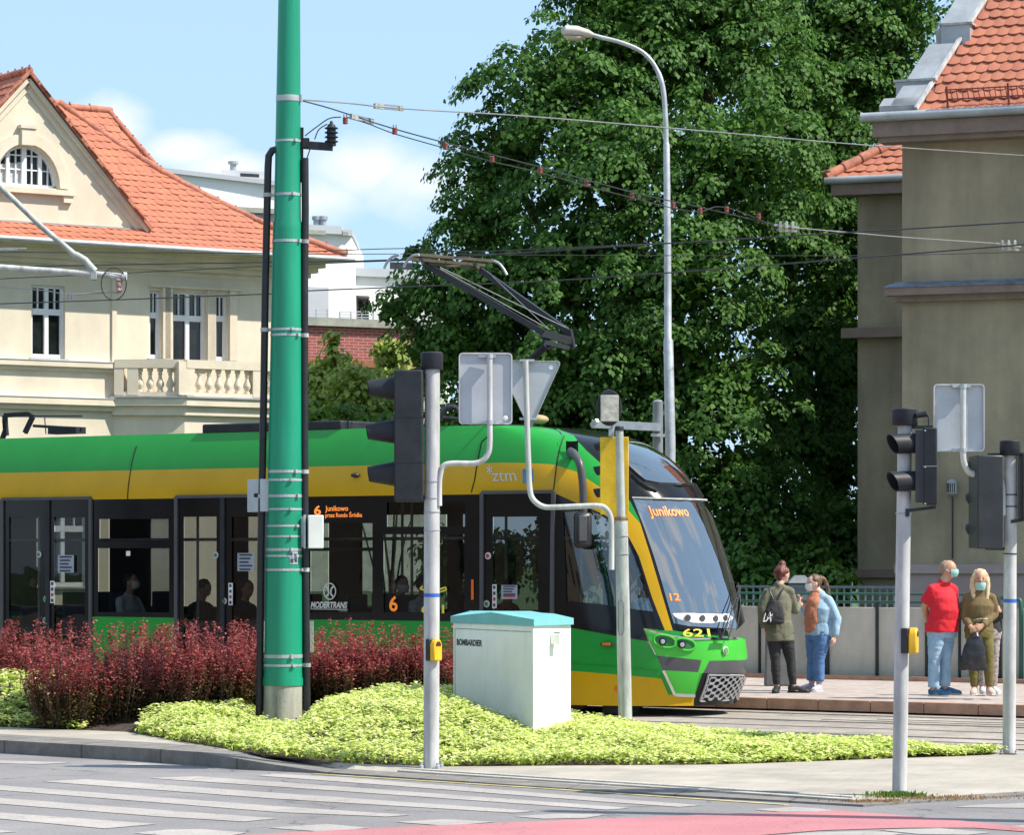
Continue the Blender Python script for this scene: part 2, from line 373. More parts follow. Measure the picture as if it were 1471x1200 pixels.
# pavement: a slab .12 high that drops to the road at the crossing
kerb_out = [(-560,1040,.12),(0,1064,.12),(200,1075,.12),(285,1081,.12),(345,1091,.09),(400,1100,.05),(470,1110,.012),(860,1136,.012),(1240,1157,.012),(1300,1153,.012),(1471,1142,.012),(1900,1118,.012)]
kerb_in  = [(-560,1030,.125),(0,1055,.125),(200,1066,.125),(290,1072,.125),(350,1082,.1),(410,1092,.055),(480,1104,.016),(870,1130,.016),(1235,1151,.016),(1295,1148,.016),(1465,1138,.016),(1895,1114,.016)]
bed_edge = [(-560,1012,.125),(0,1045,.125),(180,1052,.125),(270,1068,.125),(380,1086,.1),(490,1097,.06),(620,1102,.03),(1040,1099,.03),(1290,1090,.03),(1430,1085,.03),(1471,1081,.03),(1900,1062,.03)]
o_ = [G(*p) for p in kerb_out]; i_ = [G(*p) for p in kerb_in]; BED = [G(*p) for p in bed_edge]
mb = MB(); n = len(o_)
low = [Vector((p.x, p.y, -.05)) for p in o_]
mb.add(low+o_+i_, [(k, k+1, n+k+1, n+k) for k in range(n-1)]+[(n+k, n+k+1, 2*n+k+1, 2*n+k) for k in range(n-1)])
tag(mb.build('kerb', M['kerb']), kind='structure')
mb = MB()
def resample(pl, xs):
    out = []
    for x in xs:
        for a, b in zip(pl, pl[1:]):
            if a.x <= x <= b.x or (b is pl[-1] and x > b.x) or (a is pl[0] and x < a.x):
                t = (x-a.x)/(b.x-a.x); out.append(a.lerp(b, t)); break
    return out
xs = np.linspace(o_[0].x+.3, 6.6, 90)
ia = resample(i_, xs); ba = resample(BED, xs); k_ = len(xs)
mb.add([(p.x,p.y,p.z) for p in ia]+[(p.x,p.y,p.z) for p in ba], [(k, k+1, k_+k+1, k_+k) for k in range(k_-1)])
tag(mb.build('pavement', M['pave']), kind='structure')
# track bed
sheet('track_bed', [T(-45,-5.2),T(18,-5.2),T(18,3.2),T(-45,3.2)], .012, M['track'])
mb = MB(); mg = MB()
for v in (.5, 1.94, -3.2, -1.76):
    for dv, mm, ww, hh in ((0, mb, .06, .02), (.055, mg, .05, .015)):
        mm.bar(T(-45, v+dv, .012), T(18, v+dv, .012), ww, hh)
for v, u0, u1 in ((-2.5, 3, 8), (-.6, 1, 9), (-4.2, 4, 12), (.9, 3.5, 11), (-3.8,6,15), (1.3,4,14)): mg.bar(T(u0, v, .012), T(u1, v+.12, .012), .022, .012)
tag(mb.build('tram_rails', M['rail']), kind='structure'); tag(mg.build('rail_grooves', M['groove']), kind='structure')
# platform
mb = MB(); mb.prism([T(-25,2.62,.03),T(18,2.62,.03),T(18,9.4,.03),T(-25,9.4,.03)], (0,0,.125))
tag(mb.build('platform', M['plank']), kind='structure')
mb = MB()
for k in range(60):
    u = -24+k*.7; mb.box(T(u+.35, 2.55, .098), (.69, .13, .13), D)
tag(mb.build('platform_edge', M['fascia'], bevel=.004), kind='structure')
# road markings
mz = MB()
def stripe(pts, z=.0): mz.add([G(x, y, z) for x, y in pts], [tuple(range(len(pts)))])
stripe([(-120,1089),(-20,1092.5),(105,1096),(60,1098.5),(-120,1095)])
stripe([(160,1098.3),(205,1097.3),(243,1099.3),(200,1100)])
stripe([(368,1114.8),(395,1112.3),(500,1118),(860,1146.5),(1010,1157.5),(975,1160),(860,1152),(500,1124.5)])
stripe([(213,1118.4),(285,1116),(400,1124),(860,1158),(905,1161.5),(872,1164),(400,1131)])
stripe([(60,1123.3),(125,1120.2),(400,1140),(770,1166),(738,1168.5),(400,1148.5)])
stripe([(-60,1125.2),(0,1129),(400,1159),(590,1171.5),(556,1174),(400,1167.5),(0,1135.8),(-60,1131)])
stripe([(-60,1143),(0,1147),(225,1164),(400,1176.5),(350,1181),(225,1173.5),(0,1155.5),(-60,1151)])
stripe([(-60,1164),(0,1168),(225,1184.5),(150,1191),(0,1177),(-60,1172)])
stripe([(-60,1189),(0,1193),(25,1195.5),(-30,1199),(-60,1196)])
stripe([(192,1197.5),(240,1192.5),(290,1191.8),(355,1197),(300,1206)])
stripe([(385,1190),(470,1184.5),(530,1190),(470,1196)])
stripe([(567,1181.5),(640,1177.5),(712,1181.5),(640,1187)])
stripe([(737,1173.5),(800,1169.5),(870,1171),(840,1176),(780,1177)])
stripe([(1082,1163.5),(1140,1160),(1175,1162),(1200,1165.5),(1120,1167)])
stripe([(1090,1204),(1160,1197),(1250,1194.5),(1300,1198),(1230,1208)])
stripe([(1262,1193),(1350,1190.5),(1425,1196.5),(1390,1200),(1320,1199)])
stripe([(1370,1160.5),(1400,1157),(1480,1154),(1480,1161.5)])
stripe([(1437,1188),(1480,1186),(1480,1192)])
tag(mz.build('crossing_stripes', M['zebra'], fixn=False), kind='structure')
mb = MB()
top = [(-200,1232),(100,1211.5),(360,1199.5),(600,1187.5),(860,1177),(1050,1169.5),(1207,1165),(1300,1172.5),(1400,1181.5),(1480,1190),(1700,1215)]
bot = [(-200,1400),(100,1340),(360,1290),(600,1250),(860,1222),(1050,1204),(1180,1193.5),(1300,1190),(1400,1190),(1480,1196),(1700,1225)]
q = [G(x,y,.0008) for x,y in top]+[G(x,y,.0008) for x,y in bot]; n = len(top)
mb.add(q, [(n+k, n+k+1, k+1, k) for k in range(n-1)]); tag(mb.build('cycle_lane', M['lane'], fixn=False), kind='structure')
mb = MB()
yl = [G(450,1112.5,.0),G(560,1119.3,.0),G(760,1132,.0),G(950,1145,.0),G(1130,1157,.0)]
for a, b in zip(yl, yl[1:]):
    mb.bar(a, b, .06, .004)
tag(mb.build('yellow_road_line', M['yline']), kind='structure')
# tactile paving: two rows of studs
mb = MB()
for r_ in range(2):
    a = G(572+r_*8, 1105+r_*4, .02); b = G(1235, 1147+r_*4, .02)
    for k in range(88):
        p = a.lerp(b, k/88); mb.box((p.x, p.y, .024), (.052,.10,.014), (b-a).normalized())
tag(mb.build('tactile_paving', M['kerbpale']), kind='structure')
# ================================================================ TRAM
M['tgreen'] = mat('tram green paint', (.014,.27,.036), .3, 0, .05, 1, spec=.3, coat=.08)
M['tgreenlit'] = mat('tram green paint sunlit tone', (.05,.46,.035), .28, 0, .04, 1, coat=.15)  # nose copy of the tram green, sunlit brightness put into the colour
M['tyellow'] = mat('tram yellow paint', (.56,.32,.002), .3, 0, .05, 1, spec=.3, coat=.08)
M['tblack'] = mat('tram black lacquer', (.007,.0075,.009), .1, 0, .1, 1, spec=.35)
M['tgrey'] = mat('tram bumper grey', (.07,.07,.075), .4, 0, .08, 3)
M['rubber'] = mat('rubber', (.012,.012,.012), .7, 0, .1)
M['glass'] = glassmat('tram side glass', (.46,.48,.48), base=.0, ior=1.4)
M['cabglass'] = glassmat('cab glass', (.55,.6,.58), base=.06)
M['shield'] = glassmat('windscreen', (.42,.48,.55), base=.32, ior=1.6, wob=.22)
M['inner'] = mat('tram interior panel', (.30,.31,.32), .6, 0, .06)
M['floor'] = mat('tram floor', (.06,.06,.07), .8)
M['seat'] = mat('blue seat fabric', (.02,.04,.09), .85)
M['led'] = mat('orange display', (.9,.25,.04), .5, 0, 0, emit=.5)
M['chrome'] = mat('chrome', (.7,.7,.72), .15, 1, .02)
M['grille'] = mat('grille metal', (.48,.48,.5), .35, .6, .05)
M['orange'] = mat('orange lens', (.75,.14,.01), .3, 0, .05)
M['fadedwhite'] = mat('white lettering', (.55,.55,.5), .6, 0, .05)
M['yellowletter'] = mat('yellow lettering', (.75,.62,.06), .5, 0, .03)
M['orangeletter'] = mat('orange lettering', (.75,.22,.02), .5, 0, .03, emit=.25)
M['whitepanel'] = mat('white dash panel', (.68,.68,.66), .5)
M['paper'] = mat('notice paper', (.30,.34,.40), .7, 0, .05)

tram = thing('tram', T(0, 1.2, 0), 'green and yellow tram with black glass nose, passing behind the green mast', 'tram')
ZT = [.2,.3,.5,.9,1.0,1.5,2.0,2.5,2.75,3.0,3.2,3.33,3.41,3.45]
UT = [2.05,2.12,2.2,2.22,2.2,2.06,1.88,1.66,1.48,1.2,.9,.55,.15,-.35]
_zz = np.linspace(-.4, 4.2, 461); _uu = np.interp(_zz, ZT, UT)
_kk = np.exp(-.5*(np.arange(-30, 31)*.01/.07)**2); _kk /= _kk.sum(); _us = np.convolve(np.pad(_uu, 30, mode='edge'), _kk, 'valid')
_uu = np.where((_zz < 3.25), _us, np.minimum(_uu, _us))
def utip(z): return float(np.interp(z, _zz, _uu))
def hw(z): return 1.2-.26*max(0, (z-2.6)/.85)**2
_t = np.linspace(0, math.pi/2, 600)
_x = np.sin(_t)**(2/3.6); _y = np.cos(_t)**(2/2.2)
_l = np.concatenate([[0], np.cumsum(np.hypot(np.diff(_x)*3.0, np.diff(_y)*1.2))]); SL = float(_l[-1])
def plan(s):
    if s <= 0: return None
    if s > 2*SL: return None
    q = s if s <= SL else 2*SL-s
    return float(np.interp(q, _l, _x)), float(np.interp(q, _l, _y))
def S(s, z, off=0.0):
    def raw(s, z):
        if s <= 0: return (-.8+s, 1.2-hw(z))
        if s >= 2*SL: return (-.8-(s-2*SL), 1.2+hw(z))
        x, y = plan(s); u = -.8+(utip(z)+.8)*x
        return (u, 1.2-hw(z)*y) if s <= SL else (u, 1.2+hw(z)*y)
    u, v = raw(s, z)
    if off:
        a = raw(s-.01, z); b = raw(s+.01, z); du, dv = b[0]-a[0], b[1]-a[1]; l = math.hypot(du, dv) or 1
        # outward horizontal normal (du,dv) rotated
        u += off*dv/l; v -= off*du/l
    return T(u, v, z)
def proj(p): return (CX+F*p.x/p.y, HY-F*(p.z-CH)/p.y)
# coarse table for the inverse mapping of photo outlines to the tram skin
_gs = np.linspace(-9.6, SL*2, 330); _gz = np.linspace(.12, 3.45, 80)
_tab = []
for s_ in _gs:
    for z_ in _gz:
        p = S(s_, z_); x_, y_ = proj(p); _tab.append((x_, y_, s_, z_, p.y))
_tab = np.array(_tab)
_sil = []
for z_ in _gz:
    r_ = _tab[np.abs(_tab[:,3]-z_) < 1e-6]; j = int(np.argmax(r_[:,0])); _sil.append((r_[j,2], r_[j,0], r_[j,1]))
_sil = np.array(_sil)
def ssil(z): return float(np.interp(z, _gz, _sil[:,0]))
_tab[:,0] += np.where(_tab[:,2] > np.interp(_tab[:,3], _gz, _sil[:,0])+.03, 3000, 0)
_o = np.argsort(_sil[:,2])
def inv(px, py):
    d = (_tab[:,0]-px)**2+(_tab[:,1]-py)**2
    i = int(np.argmin(d)); s_, z_ = _tab[i,2], _tab[i,3]
    pxm = float(np.interp(py, _sil[_o,2], _sil[_o,1]))
    if px > pxm+4 and py > 640: return (2*SL-1.25, float(np.interp(py, _sil[_o,2], _gz[_o])))
    for _ in range(14):
        a = proj(S(s_, z_)); e = .002
        b = proj(S(s_+e, z_)); c = proj(S(s_, z_+e))
        J = np.array([[(b[0]-a[0])/e, (c[0]-a[0])/e], [(b[1]-a[1])/e, (c[1]-a[1])/e]]); r_ = np.array([px-a[0], py-a[1]])
        if abs(np.linalg.det(J)) < 200: break
        dx = np.linalg.solve(J, r_); dx = np.clip(dx, -.1, .1); s_ += dx[0]; z_ = min(3.45, max(.12, z_+dx[1])); s_ = min(s_, ssil(z_))
    return (s_, z_)
def PX(pts, dens=1):
    out = []
    for a, b in zip(pts, pts[1:]+pts[:1]):
        k = max(1, int(math.hypot(a[0]-b[0], a[1]-b[1])/18)) if dens else 1
        for j in range(k): out.append(inv(a[0]+(b[0]-a[0])*j/k, a[1]+(b[1]-a[1])*j/k))
    return out
def inpoly(x, y, pg):
    c = False; n = len(pg); j = n-1
    for i in range(n):
        xi, yi = pg[i]; xj, yj = pg[j]
        if (yi > y) != (yj > y) and x < (xj-xi)*(y-yi)/(yj-yi)+xi: c = not c
        j = i
    return c
def side(px, py):   # pixel on the flat side -> (s, z)
    return inv(px, py)
def rect_side(x0, y0, x1, y1):
    a = inv(x0, y0); b = inv(x1, y1); c = inv(x0, y1); d = inv(x1, y0)
    return [a, d, b, c]
SR = -24.0; SN = SL*2
ZB, ZG1, ZK1, ZY1 = .14, 1.10, 2.615, 2.985     # skirt bottom, black band bottom, black top, yellow top
def s_of(u, z):
    return u+.8 if u <= -.8 else float(np.interp((u+.8)/(utip(z)+.8), _x, _l))
def u_of(s, z): return s-.8 if s <= 0 else -.8+(utip(z)+.8)*plan(s)[0]
def rectU(s0, s1, zr_, z0, z1, n=8):
    "rectangle with plumb sides; s0, s1 measured at height zr_"
    u0, u1 = u_of(s0, zr_), u_of(s1, zr_); zs = np.linspace(z0, z1, n)
    return [(s_of(u0, z), float(z)) for z in zs[::-1]]+[(s_of(u1, z), float(z)) for z in zs]
rectS = lambda s0, z0, s1, z1: [(s0,z0),(s1,z0),(s1,z1),(s0,z1)]
layers = []   # (key, polygon) painter's order
def lay(k, pg): layers.append((k, pg))
FS = inv(800, 669)[0]
lay('green', rectS(SR, ZB, SN, 3.45))
lay('yellow', rectS(SR, ZB, SN, .50))
lay('yellow', [(SR,ZK1),(inv(690,709)[0],ZK1)]+[inv(x,y) for x,y in ((720,708),(750,707.5),(780,708),(801,710),(801,668.5),(780,666.5),(750,665.3),(720,665))]+[(inv(690,665)[0],ZY1),(SR,ZY1)])
lay('black', rectS(SR, ZG1, inv(812,800)[0], ZK1))
# nose: everything right of the stripe is black lacquer
lay('black', [inv(765,611),(inv(765,611)[0],3.46),(SN,3.46),(SN,1.0)]+PX([(1066,917),(1000,917),(968,912),(958,911),(944,905),(924,903),(918,915)],1)[:-1]+PX([(924,908),(930,921),(889,914.5),(820,902)])[:-1]+[(inv(800,899)[0],1.08),(inv(800,899)[0],ZK1-.02)]+PX([(800,710),(828,722),(863,700),(863,667),(843,650),(824,633),(810,623),(800,618)])[:-1])
# green/yellow side stripes climbing the nose
stripe_pg = PX([(800,669),(828,678),(863,701),(890,721),(905,736),(920,753),(934,797),(968,912),(957,911),(937,860),(918,800),(905,775),(890,753),(865,738),(828,723),(800,710)])
wedge = PX([(800,616),(812,622),(824,631),(843,648),(863,666),(890,700),(906,722),(918,746),(921,756),(905,737),(890,722),(863,702),(828,679),(800,670)])
lay('green', wedge); lay('yellow', stripe_pg)
# lower nose
lay('green', rectS(inv(821,950)[0], ZB, SN, inv(925,906)[1]-.001))
lay('black', PX([(818,898),(889,905),(924,903),(925,907),(931,922),(889,915),(818,902)]))
lay('yellow', PX([(816,964),(890,970),(950,975.5),(960,999),(997,999),(1000,1020),(816,1023)]))
lay('greenlit', PX([(925,905),(958,911.5),(1000,918),(1064,917),(1080,948),(1071,948.5),(1007,949),(943,941)]))
lay('greenlit', PX([(943,941),(1007,949),(1080,949),(1080,969),(1005,968),(998,999),(972,999),(952,963)]))
lay('grey', PX([(943,942.5),(1008,949),(1003,966.5),(952,963.5)])); lay('grey', PX([(1019,950),(1085,949),(1085,968),(1010,967.5)]))
lay('black', PX([(1009,967.5),(1085,968),(1085,1016),(996,1018),(997,1003)]))
# glass
SHIELD = PX([(909,716),(960,717),(1008,718),(1024,719),(1041,762),(1054,815),(1063,865),(1060,904),(1020,902),(990,900),(968,896),(963,880),(950,834),(939,798),(925,757)])
DOME = PX([(868,618),(905,619),(935,626),(962,645),(985,672),(995,694),(960,695),(927,690),(905,670),(885,645)])
CAB = PX([(809,736),(849,733),(878,750),(903,782),(920,822),(938,879),(905,875),(860,868),(814,864)])
lay('shield', SHIELD); lay('dome', DOME); lay('cab', CAB)
WIN = [(143,746,242,778),(141,788,243,880),  (446,752,535,787),(446,792,535,880),
       (556,722,668,757),(551,768,667,880), (-118,746,-15,778),(-118,788,-15,880)]
DOORS = [(4,131),(254,383),(693,794)]
for r_ in WIN: lay('glass', rect_side(*r_))
dleaf = []
for (a, b), leaves in zip(DOORS, ([(13,58),(78,122)],[(264,311),(333,375)],[(708,773)])):
    for x0, x1 in leaves:
        s0 = inv(x0, 800)[0]; s1 = inv(x1, 800)[0]; z1 = inv(x0, 743)[1]
        lay('glass', rectU(s0, s1, 1.85, .48, z1)); dleaf.append((s0, s1, z1))
    s0 = inv(a, 800)[0]; s1 = inv(b, 800)[0]
# black lower door leaves: insert below the glass (before it)
k_ = next(i for i, l in enumerate(layers) if l[0] == 'shield')
for (a, b) in DOORS: layers.insert(k_, ('black', rectU(inv(a,800)[0], inv(b,800)[0], 1.85, .2, ZK1+.03)))
# far side windows (mirror of the near ones, and the rear)
def fars(s): return 2*SL-s
for s0 in (-9.0,-6.9,-5.2,-3.3,-1.7,-10.9,-12.8,-14.8,-16.8,.1):
    lay('glass', rectS(fars(s0)-1.35, 1.2, fars(s0), 2.42))
for s0 in (-12.2,-14.3,-16.4,-18.5,-20.6): lay('glass', rectS(s0, 1.2, s0+1.6, 2.42))

mats_of = {'green':('body_side','tgreen'), 'yellow':('yellow_band','tyellow'), 'black':('black_band','tblack'), 'greenlit':('front_panel','tgreenlit'),
           'grey':('bumper','tgrey'), 'shield':('windscreen','shield'), 'dome':('roof_glass','shield'), 'cab':('cab_window','cabglass'), 'glass':('side_window','glass')}
# conforming triangulation in (s, z)
pts = []; edges = []
zr = [ZB,.3,.5,.7,.9,1.1,1.35,1.6,1.85,2.1,2.35,2.6,2.75,2.9,3.0,3.1,3.18,3.25,3.31,3.36,3.40,3.43,3.45]
sr = list(np.arange(SR, -.8, .8))+list(np.arange(-.8, .6, .2))+list(np.linspace(.6, SN-.6, 84))+list(np.arange(SN, fars(SR), .8))
SF = fars(SR)
layers = [(k, [(min(max(x, SR), SF), min(max(y, ZB), 3.45)) for x, y in pg]) for k, pg in layers]
# extend the plain bands round the far side
layers = [('green', rectS(SR, ZB, SF, 3.45)), ('yellow', rectS(SN-.8, ZB, SF, .5)), ('yellow', rectS(SN-.8, ZK1, SF, ZY1)), ('black', rectS(SN-.8, ZG1, SF, ZK1))]+layers[1:]
layers[4] = ('yellow', rectS(SR, ZB, SN-.8, .50))
for x in sr:
    for y in zr: pts.append((float(x), float(y)))
pts += [(SF, y) for y in zr]
for k, pg in layers:
    n0 = len(pts); pts += pg; m_ = len(pg); edges += [(n0+i, n0+(i+1) % m_) for i in range(m_)]
vo, eo, fo, *_r = delaunay_2d_cdt([Vector(p) for p in pts], edges, [], 0, 1e-4)
groups = {}
boxes = [(min(p[0] for p in pg), max(p[0] for p in pg), min(p[1] for p in pg), max(p[1] for p in pg)) for k, pg in layers]
for f in fo:
    cx_ = sum(vo[i].x for i in f)/len(f); cy_ = sum(vo[i].y for i in f)/len(f); best = None
    for li in range(len(layers)-1, -1, -1):
        b = boxes[li]
        if b[0] <= cx_ <= b[1] and b[2] <= cy_ <= b[3] and inpoly(cx_, cy_, layers[li][1]): best = li; break
    if best is None: best = 0
    key = layers[best][0]
    gk = (key, best) if key == 'glass' else (key, 0)
    groups.setdefault(gk, []).append(f)
GLZ = []
TP = {}
for (key, li), fs in sorted(groups.items(), key=lambda t: (t[0][0], t[0][1])):
    mb = MB(); idx = {}; vv = []
    rec = {'shield':-.012,'dome':-.008,'cab':-.015,'glass':-.018}.get(key, 0)
    for f in fs:
        for i in f:
            if i not in idx: idx[i] = len(vv); vv.append(S(vo[i].x, vo[i].y, rec))
    mb.add(vv, [tuple(idx[i] for i in f) for f in fs])
    nm, mt = mats_of[key]
    o = mb.build(nm, M[mt], tram, smooth=True, fixn=False, angle=180)
    me = o.data; nn = []
    for i in idx:
        a_, z_ = vo[i].x, min(max(vo[i].y, .14), 3.44); e = .004
        nv = (S(a_+e, z_)-S(a_-e, z_)).cross(S(a_, z_+e)-S(a_, z_-e)).normalized(); nn.append(nv)
    p0 = me.polygons[len(me.polygons)//2]
    if sum(me.polygons[k].normal.dot(nn[me.polygons[k].vertices[0]]) for k in range(0, len(me.polygons), max(1, len(me.polygons)//30))) < 0: me.flip_normals()
    me.normals_split_custom_set_from_vertices(nn)
# roof cap
mb = MB(); prof = []
for s_ in list(np.arange(SR, 0, 1.0))+list(np.linspace(0, SN, 60))+list(np.arange(SN, SF, 1.0)): prof.append(S(float(s_), 3.45))
c0 = [T(-20+.0, 1.2, 3.47)]
mb.add(prof, [(i, i+1, len(prof)-2-i, len(prof)-1-i) for i in range(len(prof)//2-1)])
mb.build('roof', M['tgrey'], tram, fixn=True)
# seams
def strip(pl, wd, name, m, off=.004, closed=False, parent=tram, hgt=.006):
    mb = MB(); dp = []
    for a, b in zip(pl, pl[1:]):
        n_ = max(1, int(math.hypot(a[0]-b[0], a[1]-b[1])/.06)); dp += [(a[0]+(b[0]-a[0])*j/n_, a[1]+(b[1]-a[1])*j/n_) for j in range(n_)]
    pp = [S(a, b, off) for a, b in dp+[pl[-1]]]
    for a, b in zip(pp, pp[1:]):
        if (b-a).length > 1e-4: mb.bar(a, b, wd, hgt, up=-Wv)
    return mb.build(name, m, parent)
strip([(inv(183.5,714)[0],ZK1), (inv(188,676)[0],ZY1), (inv(189,668)[0],3.05), (inv(197,640)[0],3.3)], .012, 'panel_seam', M['rubber'])
strip(PX([(677,708),(682,690),(686,665),(692,635),(700,611),(692,635),(686,665),(682,690)])[:9], .012, 'panel_seam', M['rubber'])
strip([inv(x,y) for x,y in ((795,706),(796,698),(797,690),(798,680),(799.5,670),(801,660),(803,650),(805,640),(807.5,632),(810,626))], .012, 'panel_seam', M['rubber'])
strip([inv(x, y) for x, y in ((842,905),(889,913),(930,921.5),(900,966),(842,962)) ][:2], .004, 'panel_seam', M['rubber'])
strip([inv(x,y) for x,y in ((908,715),(940,716),(975,717),(1008,718),(1022,719))], .02, 'trim_strip', M['paintgrey'], off=.006)
strip([inv(x,y) for x,y in ((926,904),(942,909),(965,914),(995,918.5),(1025,918),(1060,917))], .02, 'trim_strip', M['chrome'], off=.008)
strip([inv(x,y) for x,y in ((925,906),(932,922),(942,941))], .014, 'trim_strip', M['chrome'], off=.008)
strip([inv(x,y) for x,y in ((953,964),(960,979),(969,999),(985,1000),(998,1000.5))], .035, 'daylight_strip', M['chrome'], off=.01)
strip([inv(x,y) for x,y in ((904,672),(913,681),(926,691),(945,695),(970,696),(996,696))], .03, 'dome_seal', M['rubber'], off=.008)
strip([inv(x,y) for x,y in ((906,683),(916,694),(930,703),(942,708))], .06, 'dome_seal', M['rubber'], off=.008)
strip([inv(x,y) for x,y in ((700,612),(760,612),(800,618))], .02, 'roof_edge', M['darkgrey'])
strip([inv(x,y) for x,y in ((820,953),(889,958),(948,962.5))], .005, 'panel_seam', M['tgreen'])
# door frames
for a, b in DOORS:
    s0, s1 = inv(a,800)[0], inv(b,800)[0]; sm = (s0+s1)/2
    mb = MB()
    pe = rectU(s0, s1, 1.85, .25, ZK1+.02, 6)
    for q0, q1 in list(zip(pe[:6], pe[1:6]))+list(zip(pe[6:], pe[7:])): mb.bar(S(*q0, .012), S(*q1, .012), .05, .03, up=-Wv)
    mb.bar(S(*pe[0], .012), S(*pe[-1], .012), .04, .035, up=-Wv)
    dr = mb.build('door', M['tgrey'] if a != 693 else M['tgrey'], tram)
    if a != 693:
        m2 = MB(); m2.bar(S(sm+.03, .25, .01), S(sm+.03, ZK1, .01), .07, .025, up=-Wv); m2.build('door_post', M['darkgrey'], dr)
def disc(px, py, r, name, m, off=.02, r2=None, parent=tram, n=18):
    s_, z_ = inv(px, py); c = S(s_, z_, off); nrm = (S(s_, z_, .1)-S(s_, z_, 0)).normalized()
    mb = MB(); mb.lathe(c, [(r2 or r*.9, 0), (r, .006), (r*.9, .012)], n, ax=nrm); return mb.build(name, m, parent)
M['buttonring'] = mat('button ring', (.5,.5,.48), .4); M['buttongreen'] = mat('green button', (.03,.18,.08), .4); M['buttonred'] = mat('red button', (.35,.03,.03), .4)
for x, y, c in ((57,797,'buttongreen'),(67,861,'buttongreen'),(66,892,'buttongreen'),(311,798,'buttongreen'),(323,864,'buttongreen'),(702,799,'buttonred'),(700,868,'buttongreen')):
    b = disc(x, y, .044, 'door_button', M['buttonring'], .008)
    disc(x, y, .024, 'button_cap', M[c], .021, parent=b)
def plate(x0, y0, x1, y1, name, m, off=.01, parent=tram, seg=1):
    mb = MB(); q = []
    for i in range(seg+1):
        x = x0+(x1-x0)*i/seg; q.append((S(*inv(x, y0), off), S(*inv(x, y1), off)))
    for (a, b), (c, d) in zip(q, q[1:]): mb.add([b, d, c, a], [(0,1,2,3)])
    return mb.build(name, m, parent, fixn=False)
def lines_on(x0, y0, x1, y1, n, parent, m):
    for k in range(n):
        y = y0+(y1-y0)*(k+.5)/n; h = (y1-y0)/n*.22
        plate(x0+(x1-x0)*.12, y-h, x1-(x1-x0)*(.12+.1*(k % 3)), y+h, 'print_line', m, .016, parent)
M['print'] = mat('dark print', (.03,.035,.05), .6)
for x0,y0,x1,y1 in ((84,798,107,823),(342,795,366,821)):
    p = plate(x0,y0,x1,y1,'notice', M['paper'], .012); lines_on(x0,y0,x1,y1,5,p,M['print'])
p = plate(721,841,744,861,'notice', M['paper'], .012); lines_on(721,841,744,856,4,p,M['print']); plate(724,855,741,858,'print_line',M['buttonred'],.016,p)
for x0,y0,y1 in ((73,835,867),(329,838,870),(708,840,874)):
    p = plate(x0,y0,x0+6.2,y1,'sticker_column', M['whitepanel'], .012)
    for k in range(4):
        h = (y1-y0)/4; plate(x0+1.4, y0+h*k+1.8, x0+4.6, y0+h*(k+1)-2, 'pictogram', M['print'] if k != 2 else M['buttonred'], .016, p)
plate(182,792,188,799,'window_sticker', M['whitepanel'], .012)
plate(751,674,766,694,'window_sticker', mat('blue sticker', (.06,.2,.35), .5), .004)
p = plate(677.5,833,681,862,'side_reflector', M['orange'], .01)
mb = MB(); c = S(*inv(874,926), .012); mb.box(c, (.15,.09,.03), D); mb.build('side_marker', M['rubber'], tram)
mb = MB(); c = S(*inv(874,926), .03); mb.box(c, (.12,.065,.03), D); mb.build('side_marker', M['orange'], tram, bevel=.008)
disc(886,990,.03,'side_marker', M['orange'], .003)
mb = MB(); mb.ball(S(*inv(512,683), .02), (.06,.05,.03), 12); mb.build('side_camera', M['black'], tram, smooth=True)
# lettering
def side_text(body, px, py, h_px, name, m, parent=tram, off=.012, fit_px=None, shear=0, bold=0):
    s0, z0 = inv(px, py); z1 = inv(px, py-h_px)[1]; size = (z1-z0)/.70
    fit = (inv(px+fit_px, py)[0]-s0) if fit_px else None
    mb = MB(); add_text(mb, body, lambda x, y: S(s0+x, z0+y, off), size, shear, bold, fit=fit)
    return mb.build(name, m, parent, fixn=False)
side_text('MODERTRANS', 447, 873.5, 8.5, 'maker_name', M['fadedwhite'], fit_px=53, shear=.25, bold=.004)
side_text('Poznań', 487, 879, 4, 'maker_name', M['oldgrey'], fit_px=13)
mb = MB(); s0, z0 = inv(474.5, 850)
for r_, w_ in ((.0,.011),):
    ring = [(s0+.09*math.cos(a), z0+.098*math.sin(a)) for a in np.linspace(0, 2*math.pi, 29)]
    for a, b in zip(ring, ring[1:]): mb.bar(S(*a, .012), S(*b, .012), .014, .004, up=-Wv)
    for sg in (-1, 1):
        pl = [(s0+sg*x, z0+y) for x, y in ((.055,.06),(.022,.03),(.016,-.03),(.05,-.065))]
        for a, b in zip(pl, pl[1:]): mb.bar(S(*a, .012), S(*b, .012), .022, .004, up=-Wv)
mb.build('maker_emblem', M['fadedwhite'], tram)
strip([inv(447,875.5), inv(500,876)], .008, 'maker_name', M['fadedwhite'], off=.012)
side_text('ztm', 708, 691.5, 17, 'operator_name', M['fadedwhite'], fit_px=35, off=.006)
side_text('*', 700, 691, 22, 'operator_name', M['fadedwhite'], off=.006, bold=.003)
side_text('6', 452, 740, 13, 'route_number', M['led'], fit_px=10, off=.012, bold=.004)
side_text('Junikowo', 468, 734.5, 7.5, 'destination_display', M['led'], fit_px=33, off=.012, bold=.0015)
side_text('przez Rondo Śródka', 468, 743.5, 6, 'destination_display', M['led'], fit_px=53, off=.012, bold=.0012)
side_text('6', 560, 878, 21, 'route_number', M['orangeletter'], fit_px=12, off=.012, bold=.005)
side_text('621', 606, 881, 12, 'fleet_number', M['yellowletter'], fit_px=33, off=.012, bold=.003)
mb = MB()
